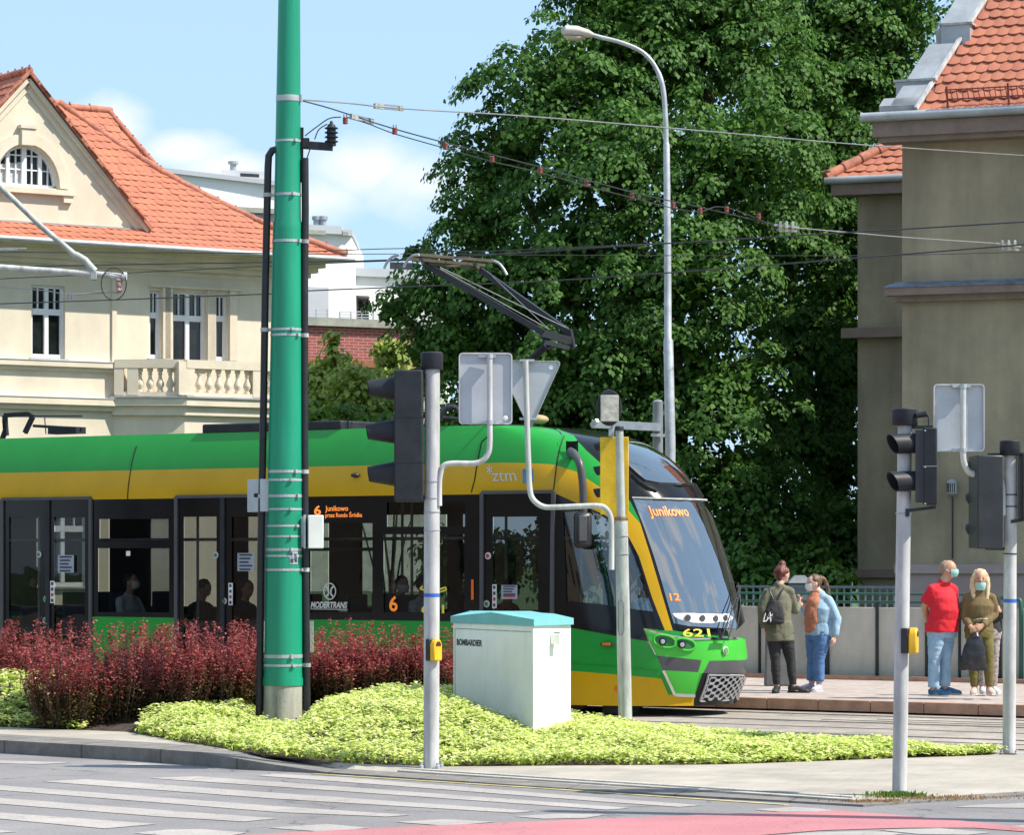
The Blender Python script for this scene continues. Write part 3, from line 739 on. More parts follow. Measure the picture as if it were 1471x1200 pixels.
for pg in ([(604,846),(614,850),(624,853)],[(626,853),(642,848),(641,844),(624,850),(626,853)],[(604,846),(608,843)]):
    pp = [S(*inv(x,y), .012) for x, y in pg]
    for a, b in zip(pp, pp[1:]): mb.bar(a, b, .02, .004, up=-Wv)
mb.build('city_emblem', M['yellowletter'], tram)
side_text('Junikowo', 934, 741, 14, 'destination_display', M['led'], fit_px=56, off=.005, bold=.001)
side_text('12', 963, 863, 10, 'running_number', M['led'], fit_px=14, off=.012, bold=.002)
side_text('621', 981, 915, 11, 'fleet_number', M['yellowletter'], fit_px=39, off=.014, bold=.002)
# white dash strip with four holes, behind the windscreen
def surf_patch(pg, off, name, m, parent=tram):
    pl = PX(pg); x0,x1 = min(p[0] for p in pl), max(p[0] for p in pl); y0,y1 = min(p[1] for p in pl), max(p[1] for p in pl)
    vs = list(pl)+[(x, y) for x in np.linspace(x0, x1, 12) for y in np.linspace(y0, y1, 6)]
    v, e, f, *_ = delaunay_2d_cdt([Vector(p) for p in vs], [(i, (i+1) % len(pl)) for i in range(len(pl))], [], 0, 1e-4)
    f = [t for t in f if inpoly(sum(v[i].x for i in t)/len(t), sum(v[i].y for i in t)/len(t), pl)]
    mb = MB(); mb.add([S(q.x, q.y, off) for q in v], f); return mb.build(name, m, parent, smooth=True, fixn=False, angle=180)
d_ = surf_patch([(966,881.5),(990,881),(1020,882),(1048,882),(1054,888),(1048,894),(1020,896),(995,895),(978,891),(970,887)], -.004, 'dash_panel', M['whitepanel'])
for x, y in ((988,888),(1009,888.5),(1028,889),(1042,888)): disc(x, y, .038, 'dash_hole', M['tgrey'], -.002, parent=d_)
# headlights
for x, y, a, b in ((955,922,.10,.065),(984,926.5,.095,.06)):
    s_, z_ = inv(x, y); c = S(s_, z_, .002); nr = (S(s_, z_, .1)-S(s_, z_, 0)).normalized(); tg = Vector((0,0,1)).cross(nr).normalized()
    mb = MB(); pg = []
    for t in np.linspace(0, 2*math.pi, 25):
        ds = a*math.copysign(abs(math.cos(t))**.8, math.cos(t))*1.25; dz = b*math.sin(t)*1.1-ds*.12; pg.append((s_+ds, z_+dz))
    mb.tube([S(q[0], q[1], .006) for q in pg], .014, 8, cap=False); hl = mb.build('headlight', M['tgreenlit'], tram, smooth=True)
    mb = MB(); mb.add([S(q[0], q[1], .003) for q in pg[:-1]]+[S(s_, z_, .004)], [(i, (i+1) % 24, 24) for i in range(24)]); mb.build('headlight_shade_pan', mat('headlamp pan shade tone', (.02,.16,.03), .3), hl)  # flat pan in darker green, shade of the lamp recess painted in
    mb = MB(); cc = c+nr*.02-tg*a*.25 if x < 970 else c+nr*.02-tg*a*.45
    mb.lathe(cc, [(.045,0),(.045,.01),(.03,.02)], 16, ax=nr); mb.build('lens', M['tblack'], hl)
    mb = MB(); mb.lathe(cc+nr*.015, [(.03,0),(.026,.012),(.012,.018)], 16, ax=nr); mb.build('lens', M['chrome'], hl)
for x in (1036,): 
    b = disc(1041, 935, .05, 'front_emblem', M['fadedwhite'], .008); disc(1041, 935, .036, 'emblem_field', M['tgreenlit'], .018, parent=b)
    mb = MB(); s_, z_ = inv(1041,935)
    for sg in (-1,1): mb.bar(S(s_+sg*.014, z_-.03, .034), S(s_+sg*.006, z_+.03, .034), .012, .004, up=-Wv)
    mb.build('emblem_mark', M['fadedwhite'], b)
# hexagonal grille
fr = PX([(1017,970),(1066,971),(1066,1006),(1005,1008)], 0)
mb = MB(); a0, b0, c0, d0 = fr
fl = [a0, b0, c0, d0]
for a, b in zip(fl, fl[1:]+fl[:1]):
    for k in range(6):
        p = tuple(a[i]+(b[i]-a[i])*k/6 for i in (0,1)); q = tuple(a[i]+(b[i]-a[i])*(k+1)/6 for i in (0,1)); mb.bar(S(*p, .012), S(*q, .012), .018, .02, up=-Wv)
hx, hz = .155, .075
zlo, zhi = min(p[1] for p in fl), max(p[1] for p in fl); slo, shi = min(p[0] for p in fl), max(p[0] for p in fl)
def put(a, b):
    if all(inpoly(q[0], q[1], fl) for q in (a, b)): mb.bar(S(*a, .01), S(*b, .01), .009, .010, up=-Wv)
for j in range(-1, 9):
    for i in range(-2, 12):
        s_ = slo+i*hx+(j % 2)*hx/2; z_ = zlo+j*hz*.5
        e = [(s_-hx*.30, z_), (s_-hx*.17, z_+hz*.38), (s_+hx*.17, z_+hz*.38), (s_+hx*.30, z_), (s_+hx*.17, z_-hz*.38), (s_-hx*.17, z_-hz*.38)]
        for k in range(6): put(e[k], e[(k+1) % 6])
        put((s_+hx*.30, z_), (s_+hx*.70, z_))
mb.build('grille', M['grille'], tram)
# wipers
mb = MB()
wz = [(1031,917),(1043,880),(1055,842)]; wz2 = [(1040,919),(1048,885),(1058,842)]
for pl in (wz, wz2):
    pp = [S(*inv(min(x, 1056), y), .07) for x, y in pl]; mb.tube(smooth_path(pp, 4), .008, 6)
for pl in ([(1024,918),(1040,919)],[(1028,905),(1031,920)]):
    mb.bar(S(*inv(*pl[0]), .06), S(*inv(*pl[1]), .06), .03, .03)
pp = [S(*inv(x, y), .06) for x, y in ((1053,838),(1057,870),(1052,905))]; mb.tube(pp, .006, 6)
mb.build('wiper', M['black'], tram)
# mirror arm and mirror
b0 = S(*inv(822,652), .02)
mb = MB(); mb.box(b0, (.17,.30,.05), D, (0,0,1)); mb.build('mirror_mount', M['rubber'], tram, bevel=.03)
Ym = b0.y-.32
pa = [S(*inv(820,650), .05), P(826,655,Ym+.15), P(833,668,Ym+.02), P(837,695,Ym), P(838,722,Ym), P(838,742,Ym)]
mb = MB(); mb.tube(smooth_path(pa, 6), [(.06,.05)]*6+[(.05,.045)]*24+[(.042,.04)], 12); mb.build('mirror_arm', M['tgrey'], tram, smooth=True)
mb = MB(); cm = P(837, 762, Ym-.03); mb.box(cm, (.20,.17,.42), (1,.25,0)); mm = mb.build('mirror', M['black'], tram, bevel=.05)
mb = MB(); mb.box(cm+Vector((.0,-.093,0.02)), (.10,.02,.30), (1,.25,0)); mb.build('mirror_face', M['tgrey'], mm, bevel=.02)
# interior
mb = MB(); mb.hexa([T(-23.8,.08,.33),T(.5,.10,.33),T(.5,2.30,.33),T(-23.8,2.32,.33),T(-23.8,.08,.36),T(.5,.10,.36),T(.5,2.30,.36),T(-23.8,2.32,.36)]); mb.build('floor', M['floor'], tram)
mb = MB(); mb.hexa([T(-23.8,.12,2.62),T(.7,.12,2.62),T(.7,2.28,2.62),T(-23.8,2.28,2.62),T(-23.8,.12,2.66),T(.7,.12,2.66),T(.7,2.28,2.66),T(-23.8,2.28,2.66)]); mb.build('ceiling', M['inner'], tram)
mb = MB(); mb.hexa([T(.62,1.0,.36),T(.66,1.0,.36),T(.66,2.34,.36),T(.62,2.34,.36),T(.62,1.0,2.6),T(.66,1.0,2.6),T(.66,2.34,2.6),T(.62,2.34,2.6)]); mb.build('cab_wall', M['inner'], tram)
mb = MB()
for u, v in ((-7.9,.35),(-6.35,1.2),(-5.2,.35),(-4.9,1.3),(-3.1,1.9),(-.9,.4),(-2.45,1.2),(.0,1.3),(-1.5,1.9),(-9.6,.4)): mb.tube([T(u,v,.36), T(u,v,2.62)], .018, 8)
mb.tube([T(-23,.6,2.1),T(.4,.6,2.1)], .016, 8); mb.tube([T(-23,1.8,2.1),T(.4,1.8,2.1)], .016, 8)
mb.build('grab_rail', M['steel'], tram, smooth=True)
def seat_at(u, v, f=1):
    mb = MB(); mb.box(T(u, v, .80), (.42,.42,.07), D); mb.box(T(u-f*.21, v, 1.10), (.06,.42,.62), D); mb.box(T(u, v, .58), (.1,.3,.42), D)
    return mb.build('passenger_seat', M['seat'], tram, bevel=.02)
SEATS = [(-7.1,.38,1),(-6.3,.38,1),(-7.1,.95,1),(-3.9,.38,-1),(-3.2,.38,1),(-2.5,.38,1),(-1.7,.38,1),(-2.5,.95,1),(-3.2,1.9,1),(-6.9,1.95,1),(-1.9,1.95,1),(-9.7,.38,1),(-5.1,1.95,1),(-10.6,.38,1)]
for q in SEATS: seat_at(*q)
mb = MB(); mb.hexa([T(1.2,.35,.6),T(1.75,.5,.6),T(1.75,1.9,.6),T(1.2,2.05,.6),T(1.2,.35,1.12),T(1.72,.5,1.0),T(1.72,1.9,1.0),T(1.2,2.05,1.12)]); mb.build('dashboard', M['black'], tram, bevel=.05)
mb = MB(); mb.box(T(.82,1.15,.85), (.5,.5,.12), D); mb.box(T(.60,1.15,1.25), (.12,.5,.75), D); mb.build('driver_seat', M['seat'], tram, bevel=.04)
# underfloor
mb = MB()
for u0 in (-14,-7.5,-1.4):
    for v in (.5,1.9):
        for du in (0, 1.7): mb = MB(); mb.lathe(T(u0+du, v-.06, .31), [(.1,0),(.30,.01),(.33,.03),(.33,.1),(.1,.12)], 24, ax=Wv); mb.build('wheel', M['groove'], tram, smooth=True)
mb = MB(); mb.box(T(-7,1.2,.24), (3,1.7,.16), D); mb.build('bogie', M['rubber'], tram); mb = MB(); mb.box(T(-1,1.2,.24), (2.6,1.7,.16), D); mb.box(T(1.15,.35,.10), (.35,.25,.1), D); mb.box(T(.95,.5,.12), (.08,.08,.14), D); mb.build('bogie', M['rubber'], tram)
# roof equipment
mb = MB(); a, b = T(-6.2,.5,3.55), T(-1.6,.5,3.52)
mb.box(T(-3.95,.75,3.50), (2.2,1.0,.12), D); mb.build('roof_box', M['darkgrey'], tram, bevel=.02)
mb = MB(); mb.tube([P(636,600,38.6), P(663,602,38.6)], .02, 8); mb.tube(smooth_path([P(632,604,38.7),P(638,590,38.7),P(650,585,38.7),P(660,592,38.7),P(664,602,38.7)],5), .035, 8)
mb.tube([P(655,585,38.6),P(662,600,38.6)], .015, 6); mb.build('roof_cable', M['black'], tram, smooth=True)
mb = MB(); mb.ball(P(773,603,38.4), (.13,.09,.06), 12); mb.build('roof_horn', mat('roof fitting', (.4,.3,.15), .6), tram, smooth=True)
# pantographs
def pantograph(K, base_u):
    "K maps photo points of the raised pantograph to the world"
    pn = bpy.data.objects.new('pantograph', bpy.data.meshes.new('pantograph'))
    mb = MB()
    mb.tube([K(785,497,1.3), K(752,526,1.3), K(728,575,1.3)], [.045,.05,.06], 8); mb.tube([K(782,484,1.2),K(786,492,1.2),K(790,500,1.2)], .04, 8)
    lo = mb.build('pantograph', M['darkgrey'], tram, smooth=True)
    mb = MB()
    for pl in ([(608,378,.75),(780,478,1.1)],[(690,388,1.7),(818,478,1.45)]):
        mb.bar(K(*pl[0]), K(*pl[1]), .045, .07)
    mb.bar(K(775,478,1.1), K(822,490,1.45), .05, .09); mb.bar(K(818,474,1.45), K(823,500,1.45), .05, .06)
    mb.bar(K(783,492,1.1), K(818,500,1.4), .03, .05)
    mb.build('upper_arm', M['black'], lo)
    mb = MB()
    for a, b in (((632,384,.75),(815,472,1.45)),((700,390,1.7),(785,470,1.1)),((632,386,.75),(790,474,1.1))): mb.tube([K(*a), K(*b)], .0055, 5)
    mb.build('brace', M['wirelight'], lo)
    mb = MB()
    for v, dx, dy in ((.0,0,0),(.0,-15,6)):
        mb.bar(K(601+dx,366+dy,.35), K(707+dx*.8,375+dy,1.95), .05, .035)
    mb.bar(K(608,378,.75), K(684,385,1.7), .03, .03); mb.bar(K(603,369,.4), K(608,379,.6), .03, .03); mb.bar(K(680,377,1.6), K(690,388,1.7), .03, .03)
    mb.build('collector_head', mat('collector strip', (.10,.085,.06), .5, .3), lo)
    mb = MB()
    for pl in ([(602,366),(592,368),(584,376),(580,384)],[(574,366),(564,369),(556,377),(552,386)]):
        mb.tube(smooth_path([K(x,y,.3) for x,y in pl],4), .018, 8)
        mb.build('end_horn', M['steel'], lo, smooth=True); mb = MB()
    mb.tube(smooth_path([K(x,y,2.0) for x,y in ((706,374),(716,378),(723,386),(728,395))],4), .018, 8)
    mb.build('end_horn', M['steel'], lo, smooth=True)
def Kp(x, y, v):   # depth from the lateral position v on the tram
    t = (x-CX)/F; u = (37.7*t-.12+v*(t*math.cos(TH)-math.sin(TH)))/(math.cos(TH)+t*math.sin(TH)); p = T(u, v); return P(x, y, p.y)
pantograph(Kp, 0)
# folded second pantograph at the rear
mb = MB()
def K2(x, y, v=1.0): return Kp(x, y, v)
for pl in ([(8,618),(7,597),(42,595)],[(42,595),(47,599),(36,622)],[(7,603),(9,626)],):
    pp = [K2(x,y) for x,y in pl]
    for a, b in zip(pp, pp[1:]): mb.bar(a, b, .05, .06)
mb.bar(K2(10,598), K2(42,596), .03, .03); mb.tube([K2(48,598),K2(118,598)], .012, 5); mb.tube([K2(48,612),K2(118,616)], .02, 6); mb.tube([K2(64,600),K2(66,624)], .008, 5)
mb.tube([K2(0,640),K2(8,618)], .04, 6); mb.box(K2(96,619), (.5,.2,.09), D)
mb.build('pantograph', M['darkgrey'], tram)
# ================================================================ STREET FURNITURE
def ring_band(mb, c, r, h=.025, t=.006): mb.lathe(c, [(r+t, -h/2), (r+t, h/2)], 20)
# ---- green catenary mast
Yg = 32.3; sc_ = Yg/F
mast = thing('catenary_mast', G(407, 1052, .1)*0+Vector(((407-CX)*sc_, Yg, .05)), 'thick green tapering mast with bare concrete-grey foot and many steel bands', 'mast')
def gm(y):  # axis of the mast by photo height
    x = 415.5+(407-415.5)*(y/985.0); return P(x, y, Yg)
def gr(y): return (15.8+(27.2-15.8)*min(1, max(0, y)/985.0) + (1.2 if y > 320 else 0))*sc_
mb = MB()
ys = [975,900,800,700,600,500,400,330]
mb.tube([gm(y) for y in ys], [gr(y) for y in ys], 32, smooth_ if False else True)
mb.tube([gm(332), gm(322), gm(316), gm(200), gm(0), gm(-450)], [gr(335), gr(335), gr(318), gr(200), gr(0), gr(0)*.85], 32)
mb.build('mast_shaft', M['green'], mast, smooth=True)
mb = MB(); mb.tube([gm(985), gm(1052), Vector((gm(1052).x, Yg, -.05))], [gr(985)*.99, gr(985), gr(985)], 32); mb.build('mast_foot', mat('bare metal foot', (.36,.35,.3), .6, .1, .25, 5, .2, 30, streak=(1,1,.15)), mast, smooth=True)
mb = MB(); mb.tube([gm(974), gm(985)], [gr(985)+.008]*2, 32); mb.build('collar', M['green'], mast, smooth=True)
for y, t in ((142,.03),(203,.012),(280,.014),(347,.014),(474,.012),(482,.012),(678,.014),(690,.012),(713,.014),(732,.01),(756,.01),(771,.01),(790,.014),(799,.01),(819,.012),(943,.018),(956,.012)):
    mb = MB(); c = gm(y); r = gr(y)
    mb.tube([c-Vector((0,0,t)), c+Vector((0,0,t))], [r+.004]*2, 28, cap=False)
    a = random.uniform(-1.2, -.3) if y not in (142,) else -.35
    mb.box(c+Vector((math.cos(a)*(r+.01), math.sin(a)*(r+.01), 0)), (.035,.03,t*2.4), (math.cos(a),math.sin(a),0))
    mb.build('steel_band', M['steel'], mast, smooth=False)
# stickers and blisters
mb = MB(); 
def on_mast(px, py, o=.004):
    c = gm(py); r = gr(py)+o; dx = (px-CX)*sc_-c.x; dx = max(-r*.98, min(r*.98, dx)); return Vector((c.x+dx, Yg-math.sqrt(r*r-dx*dx), c.z))
st = [[on_mast(x, y) for x in (418,422,426,429)] for y in (793,802,811)]
for a, b in zip(st, st[1:]):
    for k in range(3): mb.add([b[k], b[k+1], a[k+1], a[k]], [(0,1,2,3)])
sk = mb.build('sticker', M['paper'], mast, fixn=False)
mb = MB()
for (x0,y0,x1,y1) in ((419,795,422,798),(424,796,428,798),(420,800,428,801.5),(419,803,423,809),(425,804,428,808)): mb.add([on_mast(x0,y1,.006),on_mast(x1,y1,.006),on_mast(x1,y0,.006),on_mast(x0,y0,.006)], [(0,1,2,3)])
mb.build('print', M['print'], sk, fixn=False)
# insulator bracket
mb = MB(); mb.bar(P(434,183,Yg), P(433,262,Yg), .03, .03); mb.bar(P(434,208,Yg), P(478,211,Yg), .07, .075); mb.box(P(440,205,Yg), (.06,.08,.09)); mb.build('bracket', M['darkgrey'], mast)
mb = MB(); prof = []
for k in range(4): prof += [(.045, k*.045), (.068, k*.045+.008), (.068, k*.045+.016), (.045, k*.045+.026)]
mb.lathe(P(476,205,Yg), [(.05,-.03)]+prof+[(.035,.185),(.02,.19),(.012,.22)], 18); mb.build('insulator', M['darkgrey'], mast, smooth=True)
mb = MB(); mb.tube(smooth_path([P(438,195,Yg),P(455,182,Yg),P(473,170,Yg),P(490,168,Yg)],5), .006, 6); mb.tube(smooth_path([P(452,200,Yg),P(458,186,Yg),P(470,178,Yg)],5), .006, 6); mb.tube([P(441,227,Yg),P(446,212,Yg)], .006, 6)
mb.build('jumper_cable', M['wire'], mast, smooth=True)
# conduits
for pts, nm, lb in (([(399,214),(391,216),(386,224),(385,240),(381,420),(379,560),(375,780),(373,1000),(372,1046)],'cable_pipe','black pipe with a bent top running down the left side of the green mast'),
                ([(438,227),(438.5,300),(437.5,420),(437.5,600),(438,780),(440,920),(441,1048)],'cable_pipe','straight black pipe running down the right side of the green mast')):
    t = thing(nm, P(pts[-1][0], pts[-1][1], Yg-.02), lb, 'pipe', 'black cable pipes on the green mast')
    mb = MB(); pp = [P(x, y, Yg-.02) for x, y in pts]
    mb.tube(pp, .037, 12); mb.build('pipe', M['blackpipe'], t, smooth=True)
    for y in ((280,474,713) if pts[0][0] < 420 else (347,482,678,819,956)):
        x = np.interp(y, [p[1] for p in pts], [p[0] for p in pts]); q = P(x, y, Yg-.02); e = gm(y)
        mb = MB(); mb.tube([q-Vector((0,0,.02)), q+Vector((0,0,.02))], .043, 12); mb.bar(q, e+(q-e).normalized()*gr(y)*.9, .035, .03); mb.build('clamp', M['oldgrey'], t)
# boxes strapped to the mast
bx = thing('control_box', P(453,789,Yg), 'small white control box strapped to the right side of the green mast', 'box')
mb = MB(); mb.box(P(453,764.5,Yg-.05), (.155,.18,.335), (1,.12,0)); mb.build('box_body', M['white'], bx, bevel=.008)
mb = MB(); mb.box(P(436.5,764.5,Yg), (.05,.12,.31)); mb.box(P(438,764,Yg-.08), (.02,.1,.34)); mb.build('mounting_plate', M['steel'], bx)
sg = thing('traffic_sign', P(372,737,Yg+.2), 'narrow pale sign panel seen edge-on at the left of the green mast', 'sign')
mb = MB(); mb.box(P(372,712.5,Yg+.15), (.10,.5,.33), (.9,.35,0)); mb.build('sign_panel', M['signback'], sg, bevel=.006)
mb = MB(); mb.bar(P(365,712,Yg-.02), P(395,712,Yg+.05), .03, .04); mb.build('sign_clamp', M['darkgrey'], sg)
# tilted stripe sign low behind mast
sg = thing('marker_plate', P(444,935,Yg+.6), 'small pale lettered plate low behind the green mast, above the red hedge', 'sign')
mb = MB(); mb.box(P(414,915,Yg+.6), (.52,.03,.32)); mb.build('plate', M['kerbpale'], sg); 
mb = MB(); mb.tube([P(414,925,Yg+.63), Vector(((414-CX)*(Yg+.63)/F, Yg+.63, .1))], .02, 8); mb.build('post', M['steel'], sg)

# ---- signal poles
def sig_pole(name, px0, px1, ytop, ybase, Y, r_px, label, zb=.0, m='paintgrey', foot=True):
    t = thing(name, P(px0, ybase, Y), label, 'traffic light' if name == 'traffic_light' else 'pole', 'traffic lights' if name == 'traffic_light' else None)
    r = r_px*Y/F; top = P(px1, ytop, Y); bot = P(px0, ybase+4, Y)
    mb = MB(); mb.tube([bot, bot.lerp(top, .5), top], [r, r, r*.96], 24); mb.build('pole', M[m], t, smooth=True)
    mb = MB(); 
    for a in range(4):
        q = P(px0, ybase-1, Y)+Vector((math.cos(a*1.57+.6), math.sin(a*1.57+.6), 0))*(r+.035); mb.lathe(q-Vector((0,0,.03)), [(.022,0),(.022,.03),(.014,.035),(.014,.055)], 8)
    if foot: mb.build('anchor_bolt', M['steel'], t)
    return t, (lambda y: P(px1+(px0-px1)*(y-ytop)/(ybase-ytop), y, Y)), r
def cap(t, c, r, h, ov=.006, z0=None):
    mb = MB(); mb.lathe(c, [(r+ov-.004,0),(r+ov,.006),(r+ov,h-.01),(r+ov-.01,h)], 28); return mb.build('pole_cap', M['darkgrey'], t, smooth=True)
def hood(mb, c, ax, r, ln, cut=.45, n=24, th=.006, taper=.9):
    "traffic light visor: tube round axis ax, its lower front cut away"
    ax = Vector(ax).normalized(); up = Vector((0,0,1)); sd = ax.cross(up).normalized(); up = sd.cross(ax)
    vo_, vi = [], []
    for k in range(n+1):
        a = -math.pi*.5-math.pi*.0+2*math.pi*k/n
        ca, sa = math.cos(a), math.sin(a)
        l = ln*(1-(.5-.5*sa)*cut*1.35)
        for rad, lst in ((r, vo_), (r-th, vi)):
            q = sd*ca*rad+up*sa*rad
            lst.append((c+q, c+q*taper+ax*l-up*(.12*r if taper > .8 else -.02*r)))
    m = n+1; vs = [p for a, b in vo_ for p in (a, b)]+[p for a, b in vi for p in (a, b)]
    fs = []
    for k in range(n):
        fs.append((2*k, 2*k+1, 2*k+3, 2*k+2)); j = 2*m
        fs.append((j+2*k+2, j+2*k+3, j+2*k+1, j+2*k)); fs.append((2*k+1, j+2*k+1, j+2*k+3, 2*k+3))
    mb.add(vs, fs)
M['lensred'] = mat('unlit red lens', (.10,.012,.01), .25); M['lensamb'] = mat('unlit amber lens', (.12,.06,.01), .25); M['lensgr'] = mat('unlit green lens', (.01,.06,.035), .25)
def lamp_unit(t, c, ax, r, ln, lens, cut=.45, taper=.9):
    mb = MB(); hood(mb, Vector(c), ax, r, ln, cut, taper=taper); h = mb.build('visor', M['darkgrey'], t, smooth=True, fixn=False)
    mb = MB(); mb.lathe(Vector(c)+Vector(ax).normalized()*.01, [(r*.93,0),(r*.8,.02),(r*.4,.035),(.001,.04)], 20, ax=ax); mb.build('lens', M[lens], h, smooth=True)
    return h
def button(t, c, ax, w, h, d):
    "yellow push button with dark back"
    ax = Vector(ax).normalized(); sd = Vector((0,0,1)).cross(ax)
    mb = MB(); mb.box(Vector(c), (d*.5, w*1.0, h), ax); b = mb.build('push_button', M['black'], t, bevel=.008)
    pg = [(-.5,-.5),(.5,-.5),(.5,.25),(.3,.45),(0,.53),(-.3,.45),(-.5,.25)]
    mb = MB(); mb.prism([Vector(c)+ax*d*.26+sd*x*w*.98+Vector((0,0,y*h)) for x, y in pg], ax*d*.55); mb.build('button_cover', M['yellowplastic'], b, bevel=.01)
    mb = MB(); mb.prism([Vector(c)+ax*d*.815+sd*x*w*.6+Vector((0,0,h*(.18+y*.22))) for x, y in [(-.5,0),(.5,0),(.5,.4),(.25,.9),(-.25,.9),(-.5,.4)]], ax*.004); mb.build('signal_window', mat('dark red window', (.08,.012,.012), .3), b)
# left light
Yp = 27.85; k = Yp/F
t, ax_, r = sig_pole('traffic_light', 619.5, 621, 528, 1101, Yp, 11.3, 'traffic light seen side-on on a pole left of the white cabinet, three dark visors')
mb = MB(); hd = P(587.5, 627, Yp); mb.box(hd, (41*k, .30, 188*k)); head = mb.build('signal_head', M['darkgrey'], t, bevel=.012)
mb = MB(); 
for y in (600,665): mb.box(P(587.5,y,Yp), (41*k+.004,.304,.004))
mb.build('joint', M['black'], head)
for y, ln, lens in ((558,39,'lensred'),(620,41,'lensamb'),(681,39,'lensgr')):
    lamp_unit(head, P(567,y,Yp), (-1,-.10,-.03), 18*k, ln*k, lens, .04, .6)
cap(t, P(620.5,531,Yp), 15*k, 25*k)
mb = MB(); mb.box(P(604,531,Yp), (.06,.06,.035)); mb.build('head_bracket', M['black'], t); mb = MB(); mb.box(P(606,716,Yp), (.06,.06,.035)); mb.build('head_bracket', M['black'], t)
button(t, P(616.5,934,Yp-.055)+Vector((.02,0,0)), (.75,-.65,0), .105, .19, .10)
mb = MB(); mb.tube([ax_(858), ax_(853)], [r+.002]*2, 24, cap=False); mb.build('tape', M['blue'], t)
mb = MB()
for y in (692,716,736,762): ring_band(mb, ax_(y), r, .008, .004); mb.build('steel_band', M['steel'], t); mb = MB()
# sign on bracket
def bent_arm(t, pts, Y, r=.024, n=6):
    mb = MB(); mb.tube(smooth_path([P(x, y, Y) for x, y in pts], n), r, 14); return mb.build('bracket_arm', M['paintgrey'], t, smooth=True)
t = thing('road_sign', P(631,727,Yp-.02), 'back of rectangular road sign on a bent arm, on the pole by the cabinet', 'road sign', 'road signs seen from behind')
bent_arm(t, [(631,727),(631,700),(632,685),(637,670),(650,666),(680,666),(693,662),(701,652),(703.5,638),(703.5,600),(703.5,510)], Yp-.03)
def rect_sign(t, x0, y0, x1, y1, Y, yaw=0, lip=.02):
    c = P((x0+x1)/2, (y0+y1)/2, Y); w = (x1-x0)*Y/F; h = (y1-y0)*Y/F; ax = Vector((math.cos(yaw), math.sin(yaw), 0)); nr = Vector((math.sin(yaw), -math.cos(yaw), 0))
    def rr(w, h, rad, d):
        out = []
        for cx_, cz_, a0 in ((w/2-rad, h/2-rad, 0), (-w/2+rad, h/2-rad, 90), (-w/2+rad, -h/2+rad, 180), (w/2-rad, -h/2+rad, 270)):
            for a in (0, 30, 60, 90): out.append(c+ax*(cx_+rad*math.cos(R(a0+a)))+Vector((0,0,cz_+rad*math.sin(R(a0+a))))+nr*d)
        return out
    mb = MB(); mb.prism(rr(w-.012, h-.012, .03, -.003), -nr*.003); p = mb.build('sign_plate', M['signback'], t)
    o1, o2, i2 = rr(w, h, .035, -.006), rr(w, h, .035, lip), rr(w-.024, h-.024, .024, lip); i1 = rr(w-.024, h-.024, .024, -.003); n = len(o1)
    mb = MB(); mb.add(o1+o2+i2+i1, [(j*n+i, j*n+(i+1) % n, (j+1)*n+(i+1) % n, (j+1)*n+i) for j in range(3) for i in range(n)]); mb.build('sign_rim', M['paintgrey'], t)
    return c, ax, nr, w, h
c, ax, nr, w_, h_ = rect_sign(t, 659, 507, 736, 610, Yp+.04, R(3))
for y in (512, 607): mb = MB(); mb.box(P(700,y,Yp-.01), (.15,.05,.02)); mb.tube([P(703.5,y-3,Yp-.03),P(703.5,y+3,Yp-.03)], .03, 12); mb.build('sign_clamp', M['steel'], t)
mb = MB(); mb.ball(P(726,601,Yp+.02), (.022,.004,.022), 10); mb.build('sticker', M['white'], t)
# grey pole with tram signal
Yq = 32.6
t = thing('tram_signal', P(898,1048,Yq), 'grey stepped pole with a yellow signal board, in front of the tram nose', 'tram signal')
gp = lambda y: P(889.5+(898.5-889.5)*(y-610)/(1050-610), y, Yq); kq = Yq/F
mb = MB(); mb.tube([gp(1054), gp(900), gp(752), gp(746), gp(742)], [10*kq, 9.8*kq, 9.2*kq, 8.6*kq, 5.8*kq], 24); mb.tube([gp(742), gp(617)], [6.1*kq, 5.7*kq], 24); mb.build('pole', M['oldgrey'], t, smooth=True)
mb = MB(); mb.lathe(gp(748), [(9.4*kq,0),(10*kq,.01),(9.6*kq,.035),(7*kq,.04)], 24); mb.build('collar', mat('rusty collar', (.25,.17,.10), .8, 0, .3, 20), t, smooth=True)
mb = MB(); mb.lathe(gp(619), [(6.6*kq,0),(6.8*kq,.03),(5.8*kq,.045)], 20); mb.build('pole_cap', M['darkgrey'], t, smooth=True)
mb = MB(); ring_band(mb, gp(796), 9.6*kq, .012); ring_band(mb, gp(770), 9.5*kq, .01); mb.build('steel_band', M['steel'], t)
mb = MB(); pl = [P(x,y,Yq-10*kq-.002) for x,y in ((889,880),(888,865),(891,862),(895,866),(896,905),(894,912),(890,913),(888,905),(889,880))]
mb.tube([p+Vector((0,-.012,0)) for p in pl], .003, 5); mb.build('hatch', M['darkgrey'], t)
mb = MB(); mb.box(P(882.5,684,Yq+.14), (41*kq,.05,112*kq), (1,-.05,0)); yb = mb.build('signal_board', mat('yellow signal board', (.68,.43,.01), .45, 0, .12, 5), t, bevel=.006)
mb = MB(); mb.box(P(880,684,Yq+.30), (.16,.22,.72)); bh = mb.build('signal_head', M['darkgrey'], t, bevel=.01)
for y in (641,676,708): lamp_unit(bh, P(866,y,Yq+.30), (-1,.3,0), .05, .10, 'lensgr', .3)
